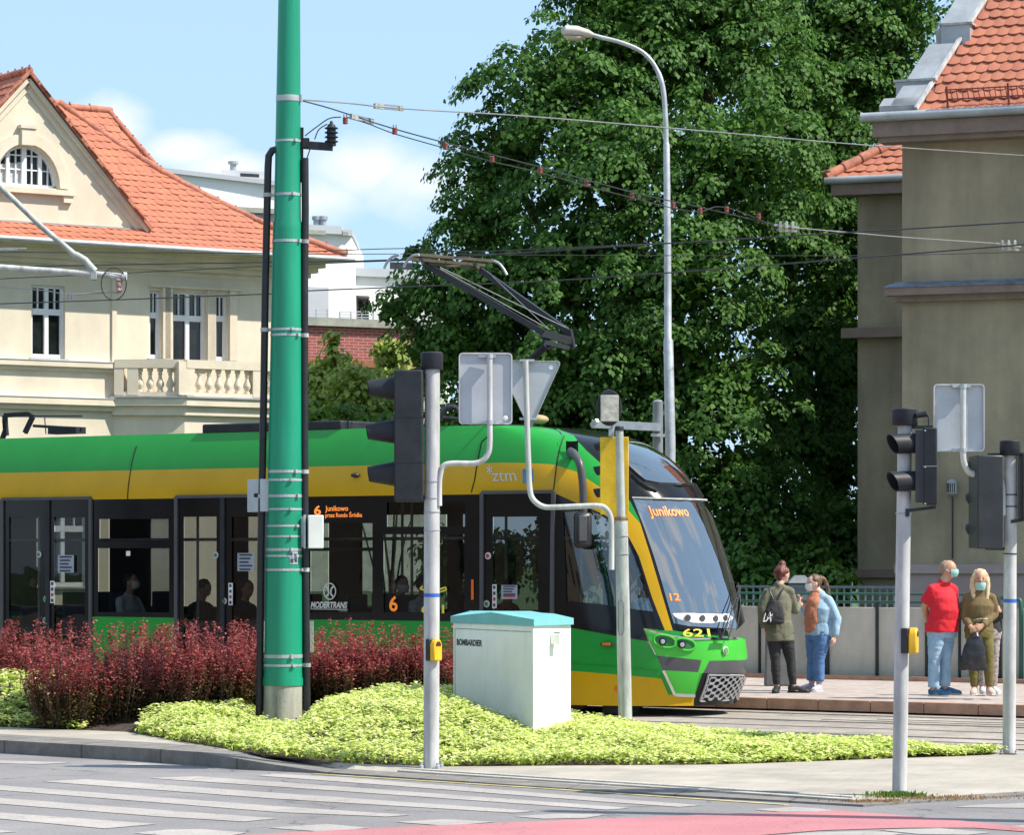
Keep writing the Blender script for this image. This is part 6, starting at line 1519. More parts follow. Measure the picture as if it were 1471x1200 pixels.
# wing set back
bw = 8.6; az, zeg = bz(1232,272,bw); zl2 = bz(1260,478,bw)[1]
wg = thing('rear_wing', B(-1.5,bw,0), 'darker rear wing of the grey building with a small red tiled roof, beside the tree', 'building')
mb = MB(); bx(mb, B, az, -.003, bw, bw+8, 0, zeg); mb.build('wall', M['greyrender'], wg)
mb = MB(); bx(mb, B, az-.25, -.003, bw-.25, bw, zl2-.1, zl2+.08); mb.build('ledge', M['browntrim'], wg); mb = MB(); bx(mb, B, az-.1, -.003, bw-.1, bw, 1.5, 1.65); mb.build('ledge', M['browntrim'], wg)
mb = MB(); bx(mb, B, az-.40, -.003, bw-.4, bw, zeg-.14, zeg+.08); mb.build('eaves_board', M['browntrim'], wg)
mb = MB(); mb.tube([B(az-.5,bw-.45,zeg+.13), B(-.01,bw-.45,zeg+.13)], .07, 10); mb.build('gutter', M['zinc'], wg, smooth=True)
uw = (f2+Vector((0,0,.75))).normalized(); nw = f1.cross(uw); nw = -nw if nw.z < 0 else nw; cw = B(0,bw-.4,zeg+.15)
pw = [(az-.5,0),(0,0),(0,3),(az+2.2,3)]
mb = MB(); mb.add([cw+f1*a+uw*t-nw*.01 for a, t in pw], [(0,1,2,3)]); tiled(mb, cw, f1, uw, nw, pw, .2, .25, .014, .03, .05)
mb.add([cw+f1*(az-.5), cw+f1*(az+2.2)+uw*3, B(az-.5,bw+6,zeg+.15)], [(0,1,2)]); mb.build('roof', M['tile'], wg)
mb = MB(); ridge(mb, [cw+f1*(az-.5)+Vector((0,0,.05)), cw+f1*(az+2.2)+uw*3+Vector((0,0,.05))], .1); mb.build('ridge_tiles', M['tileridge'], wg, smooth=True)
# dark blocks added out of view on the left, to darken the tram's reflections
for i, (x, y, w0, h0, lb) in enumerate(((-64,4,40,17,'brown block added unseen beyond the left edge to darken the tram reflections'),(-60,42,18,12,'low dark block added unseen beyond the left edge for the tram reflections'))):
    t = thing('apartment_building', Vector((x,y,0)), lb, 'building'); mb = MB(); mb.box((x,y,h0/2), (12,w0,h0)); mb.build('wall', mat('brown render', (.13,.11,.09), .9), t)
    mb = MB()
    for r_ in range(int(h0/3)):
        for k in range(int(w0/3.2)): mb.box((x+6.01,y-w0/2+2+k*3.2,1.9+r_*3), (.05,1.3,1.5))
    mb.build('windows', M['pane'], t)
    mb = MB(); mb.box((x,y,h0+.2), (12.8,w0+.8,.4)); mb.build('roof', M['tile'], t)
# ================================================================ VEGETATION
rng = np.random.default_rng(11)
M['bark'] = mat('bark', (.09,.07,.05), .9, 0, .3, 10, .6, 30)
M['leaf'] = leafmat('maple leaves', (.032,.092,.018), (.068,.175,.032), .38, .62, (.11,.23,.04))
M['leafy'] = leafmat('yellow-green leaves', (.19,.29,.045), (.40,.46,.11), .4)
M['leafb'] = leafmat('bush leaves', (.07,.15,.022), (.15,.26,.035), .35)
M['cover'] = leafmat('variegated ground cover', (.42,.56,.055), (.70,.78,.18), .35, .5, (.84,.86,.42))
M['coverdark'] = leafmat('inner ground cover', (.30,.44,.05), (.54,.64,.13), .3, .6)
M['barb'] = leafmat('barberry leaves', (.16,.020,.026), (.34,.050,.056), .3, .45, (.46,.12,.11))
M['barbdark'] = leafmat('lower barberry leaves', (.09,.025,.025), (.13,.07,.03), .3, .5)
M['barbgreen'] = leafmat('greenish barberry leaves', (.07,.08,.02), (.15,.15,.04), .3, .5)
def lobes_world(L, Y0): 
    out = []
    for px, py, rx, ry, dy in L:
        Y = Y0+dy; out.append((P(px, py, Y), rx*Y/F, ry*Y/F))
    return out
def crown(lobes, per_m2, nl, leaf, spread, droop=.5, inner=1.0, zmin=.3):
    C, Dn, Nn, Ln = [], [], [], []
    for c, rx, ry in lobes:
        area = 4*math.pi*((rx*ry)+(rx*rx))/2
        n = int(area*per_m2)
        th = rng.uniform(0, 2*math.pi, n); cz = rng.uniform(-.9, 1, n); sr_ = np.sqrt(1-cz*cz)
        d = np.stack([np.cos(th)*sr_, np.sin(th)*sr_, cz], 1); rad = rng.uniform(.72, 1.08, n)[:,None]
        sp = np.array(c)+d*rad*np.array([rx, rx*.9, ry])
        # each spray: an umbrella of drooping leaves at a twig end
        k = nl; ang = rng.uniform(0, 2*math.pi, (n,k)); rr_ = np.sqrt(rng.uniform(0, 1, (n,k)))*spread*rng.uniform(.6,1.25,(n,1))
        out = d*.55+np.array([0,0,.65]); out /= np.linalg.norm(out, axis=1)[:,None]
        a1 = np.cross(out, [0,0,1.0]+rng.normal(0,.05,(n,3))); a1 /= np.linalg.norm(a1, axis=1)[:,None]; a2 = np.cross(out, a1)
        rad_v = a1[:,None,:]*np.cos(ang)[...,None]+a2[:,None,:]*np.sin(ang)[...,None]
        pos = sp[:,None,:]+rad_v*rr_[...,None]-np.array([0,0,1.0])*(rr_**2/spread*droop)[...,None]+rng.normal(0,.05,(n,k,3))
        dirn = rad_v*.8-np.array([0,0,1.0])*(.25+rr_/spread*.5)[...,None]+rng.normal(0,.25,(n,k,3))
        nr_ = out[:,None,:]+rad_v*.35+rng.normal(0,.28,(n,k,3))
        C.append(pos.reshape(-1,3)); Dn.append(dirn.reshape(-1,3)); Nn.append(nr_.reshape(-1,3)); Ln.append(np.ones(n*k))
        m = int(area*per_m2*nl*.55*inner)
        if m:
            q = rng.normal(0,1,(m,3)); q /= np.linalg.norm(q,axis=1)[:,None]; q *= (rng.uniform(.15,.70,m))[:,None]
            C.append(np.array(c)+q*np.array([rx,rx*.9,ry])); Dn.append(rng.normal(0,1,(m,3))-[0,0,.4]); Nn.append(rng.normal(0,.5,(m,3))+[0,0,1]); Ln.append(np.full(m, 1.5))
    C = np.concatenate(C); Dn = np.concatenate(Dn); Nn = np.concatenate(Nn); ok = C[:,2] > zmin
    C, Dn, Nn = C[ok], Dn[ok], Nn[ok]
    l = leaf*rng.uniform(.7,1.25,len(C))*np.concatenate(Ln)[ok]; return leaf_quads(C, Dn, Nn, l, l*.8)
def trunk(t, base, lobes, r, fork):
    mb = MB(); top = Vector((base.x, base.y, fork)); mb.tube(smooth_path([base, base.lerp(top,.5)+Vector((r*.3,0,0)), top],4), list(np.linspace(r*1.25, r*.85, 9)), 12)
    for c, rx, ry in lobes:
        mid = top.lerp(c, .5)+Vector((random.uniform(-.3,.3), random.uniform(-.3,.3), -.2)); pp = smooth_path([top-Vector((0,0,.5)), mid, c],4)
        mb.tube(pp, list(np.linspace(r*.42, r*.10, len(pp))), 7)
        for k in range(4):
            a = rng.uniform(0, 6.28); e = c+Vector((math.cos(a)*rx*.6, math.sin(a)*rx*.6, rng.uniform(-.3,.55)*ry)); mb.tube([mid.lerp(c,.6), c.lerp(e,.5)+Vector((0,0,.1)), e], [r*.14, r*.09, r*.03], 5)
    return mb.build('trunk', M['bark'], t, smooth=True)
def tree(name, label, L, Y0, base_px, per, nl, leaf, spread, m, r, fork, cat='tree', inner=1.0, group=None, zmin=.3):
    lb_ = lobes_world(L, Y0); base = Vector(((base_px-CX)/F*Y0, Y0, 0))
    t = thing(name, base, label, cat, group); v, q = crown(lb_, per, nl, leaf, spread, .5, inner, zmin); np_mesh('crown', v, q, M[m], t); trunk(t, base, lb_, r, fork); return t
tree('maple_tree', 'huge dark green maple filling the middle of the scene behind the tram and street lamp',
     [(900,60,150,110,0),(800,130,125,110,-1),(1030,60,150,120,1),(725,225,95,75,0),(880,230,150,120,-2),(1050,240,150,120,-2.2),(690,320,75,60,-1),(690,395,95,55,-1.5),(605,430,62,40,-1),(600,365,30,16,-.5),(560,450,30,22,-.5),
      (800,380,150,110,-2),(985,400,150,120,-3),(690,500,120,80,-1),(625,510,65,55,-.5),(850,520,150,110,-2.5),(1010,560,150,110,-3),(760,600,130,80,-1),(900,650,140,90,-2),(1040,700,120,90,-2.5),(930,-40,200,90,1),(1090,790,100,55,-3)], 62, 930, 1.3, 100, .11, .42, 'leaf', .42, 3.6, inner=.9)
tree('maple_tree', 'second tall maple, right part of the green mass beside the rear wing',
     [(1200,40,130,110,0),(1290,20,85,60,0),(1150,150,120,110,-1),(1250,110,95,90,0),(1200,260,110,110,-1),(1130,330,110,110,-2),(1215,380,90,110,-.5),(1150,480,110,120,-2),(1215,520,70,110,0),(1130,620,110,110,-2.5),(1200,680,70,110,-1),(1160,770,100,80,-2.5),(1050,-30,120,80,0)], 66.5, 1190, 1.3, 96, .115, .42, 'leaf', .36, 3.4, inner=.9)
tree('shrub_tree', 'yellow-green small tree in front of the brick building, right of the green mast',
     [(478,545,38,45,0),(505,565,45,45,-1),(452,560,28,40,0),(480,500,12,30,0),(540,590,40,28,-1)], 66, 480, 6, 26, .13, .26, 'leafy', .09, 1.6, inner=1.2)
tree('shrub_tree', 'paler yellowish small tree under the big maple, left of the traffic light head',
     [(560,515,32,38,0),(575,560,34,34,0),(548,560,25,30,0)], 72, 562, 6, 24, .13, .25, 'leafy', .08, 1.6, inner=1.2)
tree('garden_bush', 'dark rounded bush behind the fence, directly right of the tram nose', [(1075,830,50,50,0),(1110,850,45,40,0)], 53, 1085, 5, 22, .13, .25, 'leaf', .05, .5, 'bush')
tree('garden_bush', 'sunlit bright bush behind the fence, beside the rear wing corner', [(1196,832,38,34,0),(1165,855,38,30,1)], 54, 1190, 6, 24, .12, .22, 'leafb', .05, .5, 'bush')
tree('garden_bush', 'low green bushes behind the tram, under the left edge of the maple', [(470,610,60,40,0),(560,620,70,40,0),(650,620,70,50,0)], 62, 560, 4, 22, .13, .25, 'leafb', .06, .8, 'bush')

for x0, x1, yt, Y, lb in ((600,760,760,67,'dark hedge seen through the tram windows, left of the cab door'),(760,920,745,66,'dark hedge behind the tram cab'),(920,1070,720,65,'dark hedge behind the tram nose, under the big maple'),(1070,1240,700,61,'dark hedge under the maples, between the tram nose and the rear wing')):
    L_ = [(x0+(x1-x0)*(k+.5)/3, (yt+860)/2+random.uniform(-8,8), (x1-x0)/4.6, (860-yt)/2, random.uniform(-.5,.5)) for k in range(3)]
    tree('garden_hedge', lb, L_, Y, (x0+x1)/2, 4.5, 24, .14, .3, 'leaf', .05, .5, 'hedge', inner=1.5)
# ---- planting bed and ground cover
bx_ = np.array([p.x for p in BED]); by_ = np.array([p.y for p in BED]); bz_ = np.array([p.z for p in BED])
RX = [-9,-5.6,-4.9,-4.45,-4.1,-3.8,-3.3,-2.85,-2.55,-2.1,-1.9,-1.4,-.9,-.6,-.4,-.2,0,.2,.6,.9,1.5,2.5,3.5,5]
RH = [.34,.42,.42,.26,.10,.10,.20,.16,.03,.03,.22,.34,.39,.36,.31,.22,.15,.07,.12,.11,.08,.08,.07,.05]
RL = [1.0,1.0,1.0,1.0,1.2,1.2,1.6,2.2,2.4,2.6,2.8,3.2,3.2,3.0,3.0,2.9,2.8,2.6,2.2,1.8,1.2,.7,.6,.5]
def yfront(x): return np.interp(x, bx_, by_)
def yback(x): return np.interp(x, [-9,-6,-3,-1.2,0,.65,1.2,1.9,2.9,3.9,4.35,5], [38,37,36,35,33.8,33.6,33.1,32.0,31.1,30.2,29.9,29.4])
def zbed(x, y):
    x = np.asarray(x, dtype=float); y = np.asarray(y, dtype=float)
    yf = yfront(x); d = np.clip((y-yf)/np.interp(x, RX, RL), 0, 1); s_ = d*d*(3-2*d); s_ = .35*d+.65*s_
    z0 = np.interp(x, bx_, bz_)
    db = np.clip((yback(x)-y)/.8, 0, 1)
    return z0+.01+np.interp(x, RX, RH)*s_*(.3+.7*db)+.012*np.sin(x*7+y*3)+.012*np.sin(x*3.1-y*8)
gx = np.linspace(-9, 4.7, 180); mb = MB(); rows = 26
for x in gx:
    yf, yb = float(yfront(x)), float(yback(x))
    for j in range(rows): y = yf+(yb-yf)*j/(rows-1); mb.v.append((float(x), y, float(zbed(x, y))-.02))
for i in range(len(gx)-1):
    for j in range(rows-1): mb.f.append((i*rows+j, (i+1)*rows+j, (i+1)*rows+j+1, i*rows+j+1)); mb.m.append(0)
tag(mb.build('planting_bed', M['soil'], smooth=True), kind='structure')
def scatter(n, xr, dens):
    xs = rng.uniform(xr[0], xr[1], n); yf = yfront(xs); yb = yback(xs); ys = yf+(yb-yf)*rng.uniform(0, 1, n)
    ok = ys < 35.2; return xs[ok], ys[ok]
CC, CD, CN, CL = [], [], [], []
# sprigs: short stems each carrying a rosette of leaves
xs, ys = scatter(21000, (-7.2, 4.6), 1)
keep = (rng.uniform(0,1,len(xs)) < np.interp(xs, [-8,.8,1.6,3.0,3.4,3.9,4.1,4.3,4.6],[1,1,.9,.75,.35,.8,.8,.1,0])*np.where(ys > 33.5, .4, 1))
hid = (xs > -4.3) & (xs < -3.72) | ((xs > -3.8) & (xs < -2.9) & (ys > 32.2))
inside_cab = (np.abs(xs-cn.x) < .55) & (np.abs(ys-cn.y) < .75) & False
keep &= ~hid
xs, ys = xs[keep], ys[keep]
lump = (np.sin(xs*5.3+1.7*np.sin(ys*3.1))*np.sin(ys*4.7+xs*2.2))*.5+.5
k = 7
hgt = rng.uniform(.02,.085,len(xs))+lump*.05
amp = np.interp(xs, [-8,1,2.2,5],[1,1,.6,.5]); hgt *= amp
zt_ = zbed(xs, ys)+hgt
ang = rng.uniform(0, 6.283, (len(xs),k)); rad = rng.uniform(.012,.042,(len(xs),k))
pos = np.stack([xs[:,None]+np.cos(ang)*rad, ys[:,None]+np.sin(ang)*rad, zt_[:,None]+rng.normal(0,.012,(len(xs),k))-rad*.3], -1).reshape(-1,3)
dr2 = np.stack([np.cos(ang), np.sin(ang), rng.uniform(-.3,.5,ang.shape)], -1).reshape(-1,3)
nr2 = np.stack([np.cos(ang)*-.3, np.sin(ang)*-.3-.15, np.ones_like(ang)], -1).reshape(-1,3)+rng.normal(0,.25,(len(xs)*k,3))
l = rng.uniform(.035,.06,len(pos)); v, q = leaf_quads(pos, dr2, nr2, l, l*.52)
# lower, greener leaves between the sprigs
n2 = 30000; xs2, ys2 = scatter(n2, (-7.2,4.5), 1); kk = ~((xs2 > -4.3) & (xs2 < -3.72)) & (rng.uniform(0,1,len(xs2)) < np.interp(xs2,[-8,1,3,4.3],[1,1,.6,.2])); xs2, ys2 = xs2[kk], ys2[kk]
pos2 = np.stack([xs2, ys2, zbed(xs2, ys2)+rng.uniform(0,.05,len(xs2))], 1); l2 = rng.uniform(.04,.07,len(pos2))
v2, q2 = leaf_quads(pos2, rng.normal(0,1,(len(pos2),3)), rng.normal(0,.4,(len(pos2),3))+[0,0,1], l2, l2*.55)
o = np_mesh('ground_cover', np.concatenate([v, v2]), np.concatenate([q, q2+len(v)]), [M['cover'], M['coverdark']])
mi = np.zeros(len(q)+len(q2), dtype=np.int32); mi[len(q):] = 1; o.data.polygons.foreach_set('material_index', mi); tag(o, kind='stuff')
# weeds at the foot of the near pole and along the pavement joint
def tuft(cxy, n, hgt, spread, mats, nm):
    c = G(*cxy, .015); xs = c.x+rng.normal(0,spread,n); ys = c.y+rng.normal(0,spread*.35,n); h = rng.uniform(.3,1,n)*hgt
    a = rng.uniform(0,6.28,n); d = np.stack([np.cos(a)*.5, np.sin(a)*.5, np.ones(n)],1)
    return leaf_quads(np.stack([xs, ys, .015+h*.45],1), d, np.stack([-np.sin(a),np.cos(a)*0-1,np.zeros(n)+.3],1), h, h*.22+.006)
v, q = tuft((1288,1146), 420, .06, .10, None, ''); tag(np_mesh('weeds', v, q, M['leafb']), kind='stuff')
v, q = tuft((1350,1148), 500, .03, .28, None, ''); va, qa = tuft((1250,1153), 250, .03, .12, None, ''); tag(np_mesh('dry_grass', np.concatenate([v,va]), np.concatenate([q,qa+len(v)]), leafmat('dry grass', (.25,.13,.06), (.36,.24,.10), .2)), kind='stuff')

# ---- barberry shrubs
def barberry(label, loc, seed, h=.88, w=.50):
    r = np.random.default_rng(seed); t = thing('barberry_shrub', loc, label, 'shrub', 'red barberry shrubs in the hedge')
    ns = 190; C, Dd, Nn, Ml, Ls = [], [], [], [], []; mb = MB()
    for s_ in range(ns):
        a = r.uniform(0, 6.28); rr_ = math.sqrt(r.uniform(0,1))*w; hh = h*r.uniform(.62,.92)*(1-.18*(rr_/w)**2)
        if r.uniform() < .16: hh = h*r.uniform(.95,1.2)
        b0 = Vector((math.cos(a)*rr_*.45, math.sin(a)*rr_*.45, 0)); tp = Vector((math.cos(a)*rr_*1.05+r.normal(0,.03), math.sin(a)*rr_*1.05+r.normal(0,.03), hh))
        md = b0.lerp(tp,.5)+Vector((math.cos(a)*rr_*.15, math.sin(a)*rr_*.15, 0))
        if s_ % 2 == 0: mb.tube([Vector(loc)+b0, Vector(loc)+md, Vector(loc)+tp], [.007,.005,.002], 4, cap=False)
        n = int(105*hh/h)
        for k in range(n):
            u = r.uniform(.04, 1)**.9; p = (b0*(1-u)**2+md*2*u*(1-u)+tp*u*u); sp = .055*(1.15-u)+.012
            p = p+Vector((r.normal(0,sp*.7), r.normal(0,sp*.7), r.normal(0,.02))); g_ = r.uniform(0,6.28)
            C.append(Vector(loc)+p); Dd.append((math.cos(g_), math.sin(g_), r.uniform(.1,1.0))); Nn.append((r.normal(0,.5), r.normal(0,.5), 1)); Ls.append(r.uniform(.024,.042))
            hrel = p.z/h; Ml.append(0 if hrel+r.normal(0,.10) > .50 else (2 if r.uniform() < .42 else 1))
    C = np.array(C); Ls = np.array(Ls); v, q = leaf_quads(C, np.array(Dd), np.array(Nn), Ls, Ls*.6)
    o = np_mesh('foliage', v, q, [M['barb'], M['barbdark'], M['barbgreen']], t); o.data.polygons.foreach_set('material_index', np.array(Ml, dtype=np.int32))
    mb.build('stems', M['bark'], t, smooth=False, fixn=False); return t
def bl(px, Y, z): return Vector(((px-CX)/F*Y, Y, z))
protos = []
spots = [(102,32.6,.10,1.08,'wide low-branching barberry at the left, its dark foot reaching the kerb'),(175,32.9,.12,1.02,'barberry just right of the one whose foot reaches the kerb'),(245,33.2,.15,1.0,'barberry in front of the green lower panel between the tram doors'),
         (18,34.9,.2,.95,'leftmost barberry behind the yellow-green mound'),(-45,35,.2,.98,'barberry cut by the left edge of the picture'),(62,34.6,.2,.95,'barberry set back between the mound and the wide one'),(312,33.5,.18,.98,'barberry below the second double door of the tram'),
         (368,33.9,.2,.98,'barberry immediately left of the green mast foot'),(428,34.6,.2,.86,'barberry mostly hidden behind the green mast foot'),(478,34.4,.22,.84,'barberry immediately right of the green mast'),
         (530,34.6,.24,.92,'barberry with tall spikes below the orange route number'),(582,34.7,.24,.86,'barberry just left of the traffic light pole with the button'),(630,34.8,.24,.84,'rightmost barberry, between that pole and the white cabinet'),
         (210,33.9,.2,.95,'barberry filling the second row behind the left part of the hedge'),(340,34.5,.2,.95,'barberry in the second row left of the green mast'),(505,35.2,.22,.80,'barberry in the second row right of the green mast')]
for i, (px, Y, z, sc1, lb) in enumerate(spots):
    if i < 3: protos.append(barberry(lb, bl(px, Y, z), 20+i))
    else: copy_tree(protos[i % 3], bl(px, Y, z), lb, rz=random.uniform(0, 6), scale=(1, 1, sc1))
# ================================================================ PEOPLE
from mathutils import noise as mnoise
SK = {}
def cloth(name, c, rough=.85, var=.12, scale=9, c2=None): return mat(name, c, rough, 0, var, scale, .25, 60, col2=c2)
M['skin'] = mat('skin', (.52,.27,.19), .5, 0, .06, 6); M['skinpale'] = mat('fair skin', (.60,.36,.28), .5, 0, .06, 6); M['skintan'] = mat('tanned skin', (.50,.27,.17), .5, 0, .06, 6)
def organic(mb, name, m, parent, voxel=.011, smooth=3, fold=0, fscale=9, ffreq=(1,1,1)):
    me = bpy.data.meshes.new('tmp'); me.from_pydata([tuple(v) for v in mb.v], [], mb.f); o = bpy.data.objects.new('tmp', me); COL.objects.link(o)
    r = o.modifiers.new('r', 'REMESH'); r.mode = 'VOXEL'; r.voxel_size = voxel; s_ = o.modifiers.new('s', 'SMOOTH'); s_.factor = .6; s_.iterations = smooth
    dg = bpy.context.evaluated_depsgraph_get(); out = bpy.data.meshes.new_from_object(o.evaluated_get(dg)); bpy.data.objects.remove(o); bpy.data.meshes.remove(me)
    og = origin(parent)
    nrm = [v.normal.copy() for v in out.vertices] if fold else None
    for i, v in enumerate(out.vertices):
        if fold:
            q = Vector((v.co.x*ffreq[0], v.co.y*ffreq[1], v.co.z*ffreq[2]))*fscale
            v.co += nrm[i]*fold*(abs(mnoise.noise(q))*2-.5)
        v.co -= og
    out.name = name; out.materials.clear(); out.materials.append(m); out.polygons.foreach_set('use_smooth', [True]*len(out.polygons))
    ob = bpy.data.objects.new(name, out); COL.objects.link(ob); ob.parent = parent; ORG[ob.name] = og; return ob
def hand(mb, wrist, d, palm_n, s=1.0, curl=.5):
    "palm, four fingers and a thumb"
    d = Vector(d).normalized(); n = Vector(palm_n); n = (n-d*n.dot(d)).normalized(); sd = d.cross(n)
    c = wrist+d*.045*s; mb.tube([wrist-d*.01, wrist+d*.03*s, wrist+d*.085*s], [(.018*s,.026*s),(.016*s,.040*s),(.013*s,.040*s)], 10, up=n)
    for i, (o, l) in enumerate(((-.030,.066),(-.010,.078),(.010,.074),(.030,.058))):
        p = wrist+d*.082*s+sd*o*s; a = curl; q = p+(d*math.cos(a)+n*math.sin(a))*l*.45*s; a *= 2.1; r = q+(d*math.cos(a)+n*math.sin(a))*l*.32*s; a *= 1.3; e = r+(d*math.cos(a)+n*math.sin(a))*l*.25*s
        mb.tube([p-d*.01, q, r, e], [.0095*s,.009*s,.0085*s,.007*s], 8)
    p = wrist+d*.025*s-sd*.032*s; q = p+(d*.7-sd*.6+n*.3).normalized()*.035*s; e = q+(d*.9-sd*.1+n*.4).normalized()*.032*s; mb.tube([p, q, e], [.013*s,.011*s,.009*s], 8)
def person(label, J, look, cols, top='shirt', h=1.7, hair='short', mask=None, sleeves='long', shoes=None, belly=0, hood_=0, group=None, build=1.0, hem=.0, feet_dir=None, seated=False, hands=True):
    """J: dict of joints in world coordinates: head, neck, shL, shR, elL, elR, haL, haR, hipL, hipR, knL, knR, anL, anR"""
    lk = Vector(look).normalized(); w = build; J = dict(J)
    for q_ in ('shL','shR'): J[q_] = J[q_]-Vector((0,0,.022))
    hipc = (J['hipL']+J['hipR'])/2; shc = (J['shL']+J['shR'])/2; base = Vector((hipc.x, hipc.y, min(J['anL'].z, J['anR'].z)-.08))
    t = thing('person', base, label, 'person', group)
    side_ = (J['shR']-J['shL']); side_.z = 0; side_.normalize(); fwd = Vector((side_.y, -side_.x, 0))
    if fwd.dot(lk) < 0: fwd = -fwd
    up = Vector((0,0,1)); head = J['head']; hr = .108*h/1.7
    shw = (J['shR']-J['shL']).length/2
    mid = hipc.lerp(shc, .45)+fwd*.01
    # --- body
    mb = MB()
    def torso(mb, e, z0=0, bl_=belly):
        pts = [hipc-up*.06, hipc+up*.02, hipc.lerp(shc,.28)+fwd*bl_*.35, hipc.lerp(shc,.5)+fwd*(.01+bl_*.5), hipc.lerp(shc,.75)+fwd*(.012+bl_*.25), shc-up*.03, shc+up*.035]
        rw = [.155,.165,.145+bl_*.35,.145+bl_*.3,.16,max(.13,shw*.92),.07]
        rd = [.10,.115,.10+bl_*.5,.105+bl_*.55,.115+bl_*.2,.095,.055]
        mb.tube(pts, [(b*w+e, a*w+e) for a, b in zip(rw, rd)], 20, up=fwd)
    torso(mb, 0)
    mb.tube([shc+up*.01, J['neck'], head-up*hr*.6-lk*.01], [.062*w,.052*w,.05*w], 12)
    for s_ in 'LR':
        for a, b, r in (('sh','el',(.052,.047,.040)),('el','ha',(.041,.036,.027))): A_, B_ = J[a+s_], J[b+s_]; mb.tube([A_, A_.lerp(B_,.45), B_], [x*w for x in r], 12)
        mb.ball(J['sh'+s_], .054*w, 10); mb.ball(J['el'+s_], .041*w, 8)
        mb.tube([J['hip'+s_]+up*.03, J['hip'+s_].lerp(J['kn'+s_],.4), J['kn'+s_]], [.088*w,.078*w,.055*w], 14); mb.tube([J['kn'+s_], J['kn'+s_].lerp(J['an'+s_],.35), J['an'+s_]], [.054*w,.056*w,.036*w], 14); mb.ball(J['kn'+s_], .056*w, 8)
        fd = Vector((feet_dir or {}).get(s_, lk)); fd.z = 0; fd.normalize(); mb.tube([J['an'+s_]-fd*.03-up*.035, J['an'+s_]-up*.045+fd*.08, J['an'+s_]+fd*.17-up*.06], [(.035,.038),(.03,.042),(.018,.036)], 10, up=up)
        if hands:
            dd = (J['ha'+s_]-J['el'+s_]).normalized(); hd = J.get('hd'+s_, dd); hand(mb, J['ha'+s_], hd, J.get('pn'+s_, -side_ if s_ == 'R' else side_), h/1.7*1.0, .55)
    # head with jaw, nose, ears
    sdh = lk.cross(up).normalized(); uph = sdh.cross(lk).normalized(); B3 = Matrix((sdh, lk, uph)).transposed()
    mb.ball(head+uph*.012, (hr*.74, hr*.90, hr*.98), 18, ax=B3); mb.ball(head+lk*.022-uph*hr*.42, (hr*.52, hr*.62, hr*.58), 14, ax=B3)
    mb.tube([head+lk*hr*.86+uph*.01, head+lk*hr*1.02-uph*.022, head+lk*hr*.90-uph*.032], [.009,.014,.011], 8)
    for s_ in (-1,1): mb.ball(head+sdh*s_*hr*.74-uph*.005, (.008,.018,.03), 8, ax=B3)
    mb.tube([head+lk*hr*.84+sdh*.022-uph*.058, head+lk*hr*.90-uph*.058, head+lk*hr*.84-sdh*.022-uph*.058], [.006,.009,.006], 6)
    organic(mb, 'body', M[cols['skin']], t, .0095, 2)
    for s_ in (-1,1):
        e = head+lk*hr*.80+sdh*s_*.030+uph*.012; m2 = MB(); m2.ball(e, (.011,.008,.007), 8, ax=B3); m2.build('eye', M['print'], t, smooth=True)
    # --- trousers
    mb = MB(); e = .008
    if cols.get('legs'):
        mb.tube([hipc-up*.09, hipc, hipc+up*.06], [(.12*w+e,.165*w+e),(.125*w+e+belly*.3,.172*w+e+belly*.2),(.11*w+e+belly*.4,.158*w+e+belly*.3)], 18, up=fwd)
        for s_ in 'LR':
            k_, a_ = J['kn'+s_], J['an'+s_]; cr_ = cols.get('crop', .94); lw = cols.get('legw', 1)
            mb.tube([J['hip'+s_]+up*.03, J['hip'+s_].lerp(k_,.4), k_], [.092*w+e, .082*w*lw+e, .058*w*lw+e], 14); mb.ball(k_, .058*w*lw+e, 10)
            mb.tube([k_, k_.lerp(a_,.35), k_.lerp(a_,cr_)], [.058*w*lw+e,.057*w*lw+e,.040*w*lw*cols.get('hemw',1)+e], 14)
        organic(mb, 'trousers', cols['legs'], t, .0105, 3, .005, 8, (1,1,2.2))
    # --- top
    mb = MB(); e = .010 if top == 'shirt' else .017
    tail = hipc-up*(.02+hem)
    torso(mb, e)
    mb.tube([tail, hipc, hipc.lerp(shc,.28)+fwd*belly*.35], [(.125*w+e+belly*.45,.172*w+e+belly*.25),(.12*w+e+belly*.5,.172*w+e+belly*.3),(.11*w+e+belly*.5,.155*w+e+belly*.35)], 18, up=fwd)
    mb.tube([shc+up*.0, shc+up*.05, J['neck']+up*.0], [.08*w+e*.5,.066*w+e*.4,.058*w+e*.4], 14)
    for s_ in 'LR':
        mb.ball(J['sh'+s_], .050*w+e, 12); mb.tube([shc.lerp(J['neck'],.55), J['sh'+s_].lerp(shc,.35)+up*.022, J['sh'+s_]+up*.004], [.044*w+e*.6,.047*w+e,.046*w+e], 12); A_, B_, C_ = J['sh'+s_], J['el'+s_], J['ha'+s_]
        if sleeves == 'long':
            mb.tube([A_, A_.lerp(B_,.5), B_], [.051*w+e,.048*w+e,.043*w+e], 12); mb.ball(B_, .045*w+e, 8); mb.tube([B_, B_.lerp(C_,.5), B_.lerp(C_,.95)], [.044*w+e,.039*w+e,.033*w+e*.7], 12)
        else: mb.tube([A_, A_.lerp(B_,.4), A_.lerp(B_,.78)], [.054*w+e,.057*w+e,.060*w+e], 12)
    organic(mb, 'jacket' if top == 'jacket' else 'shirt', cols['top'], t, .0105, 3, .006, 8, (1.2,1.2,1.0))
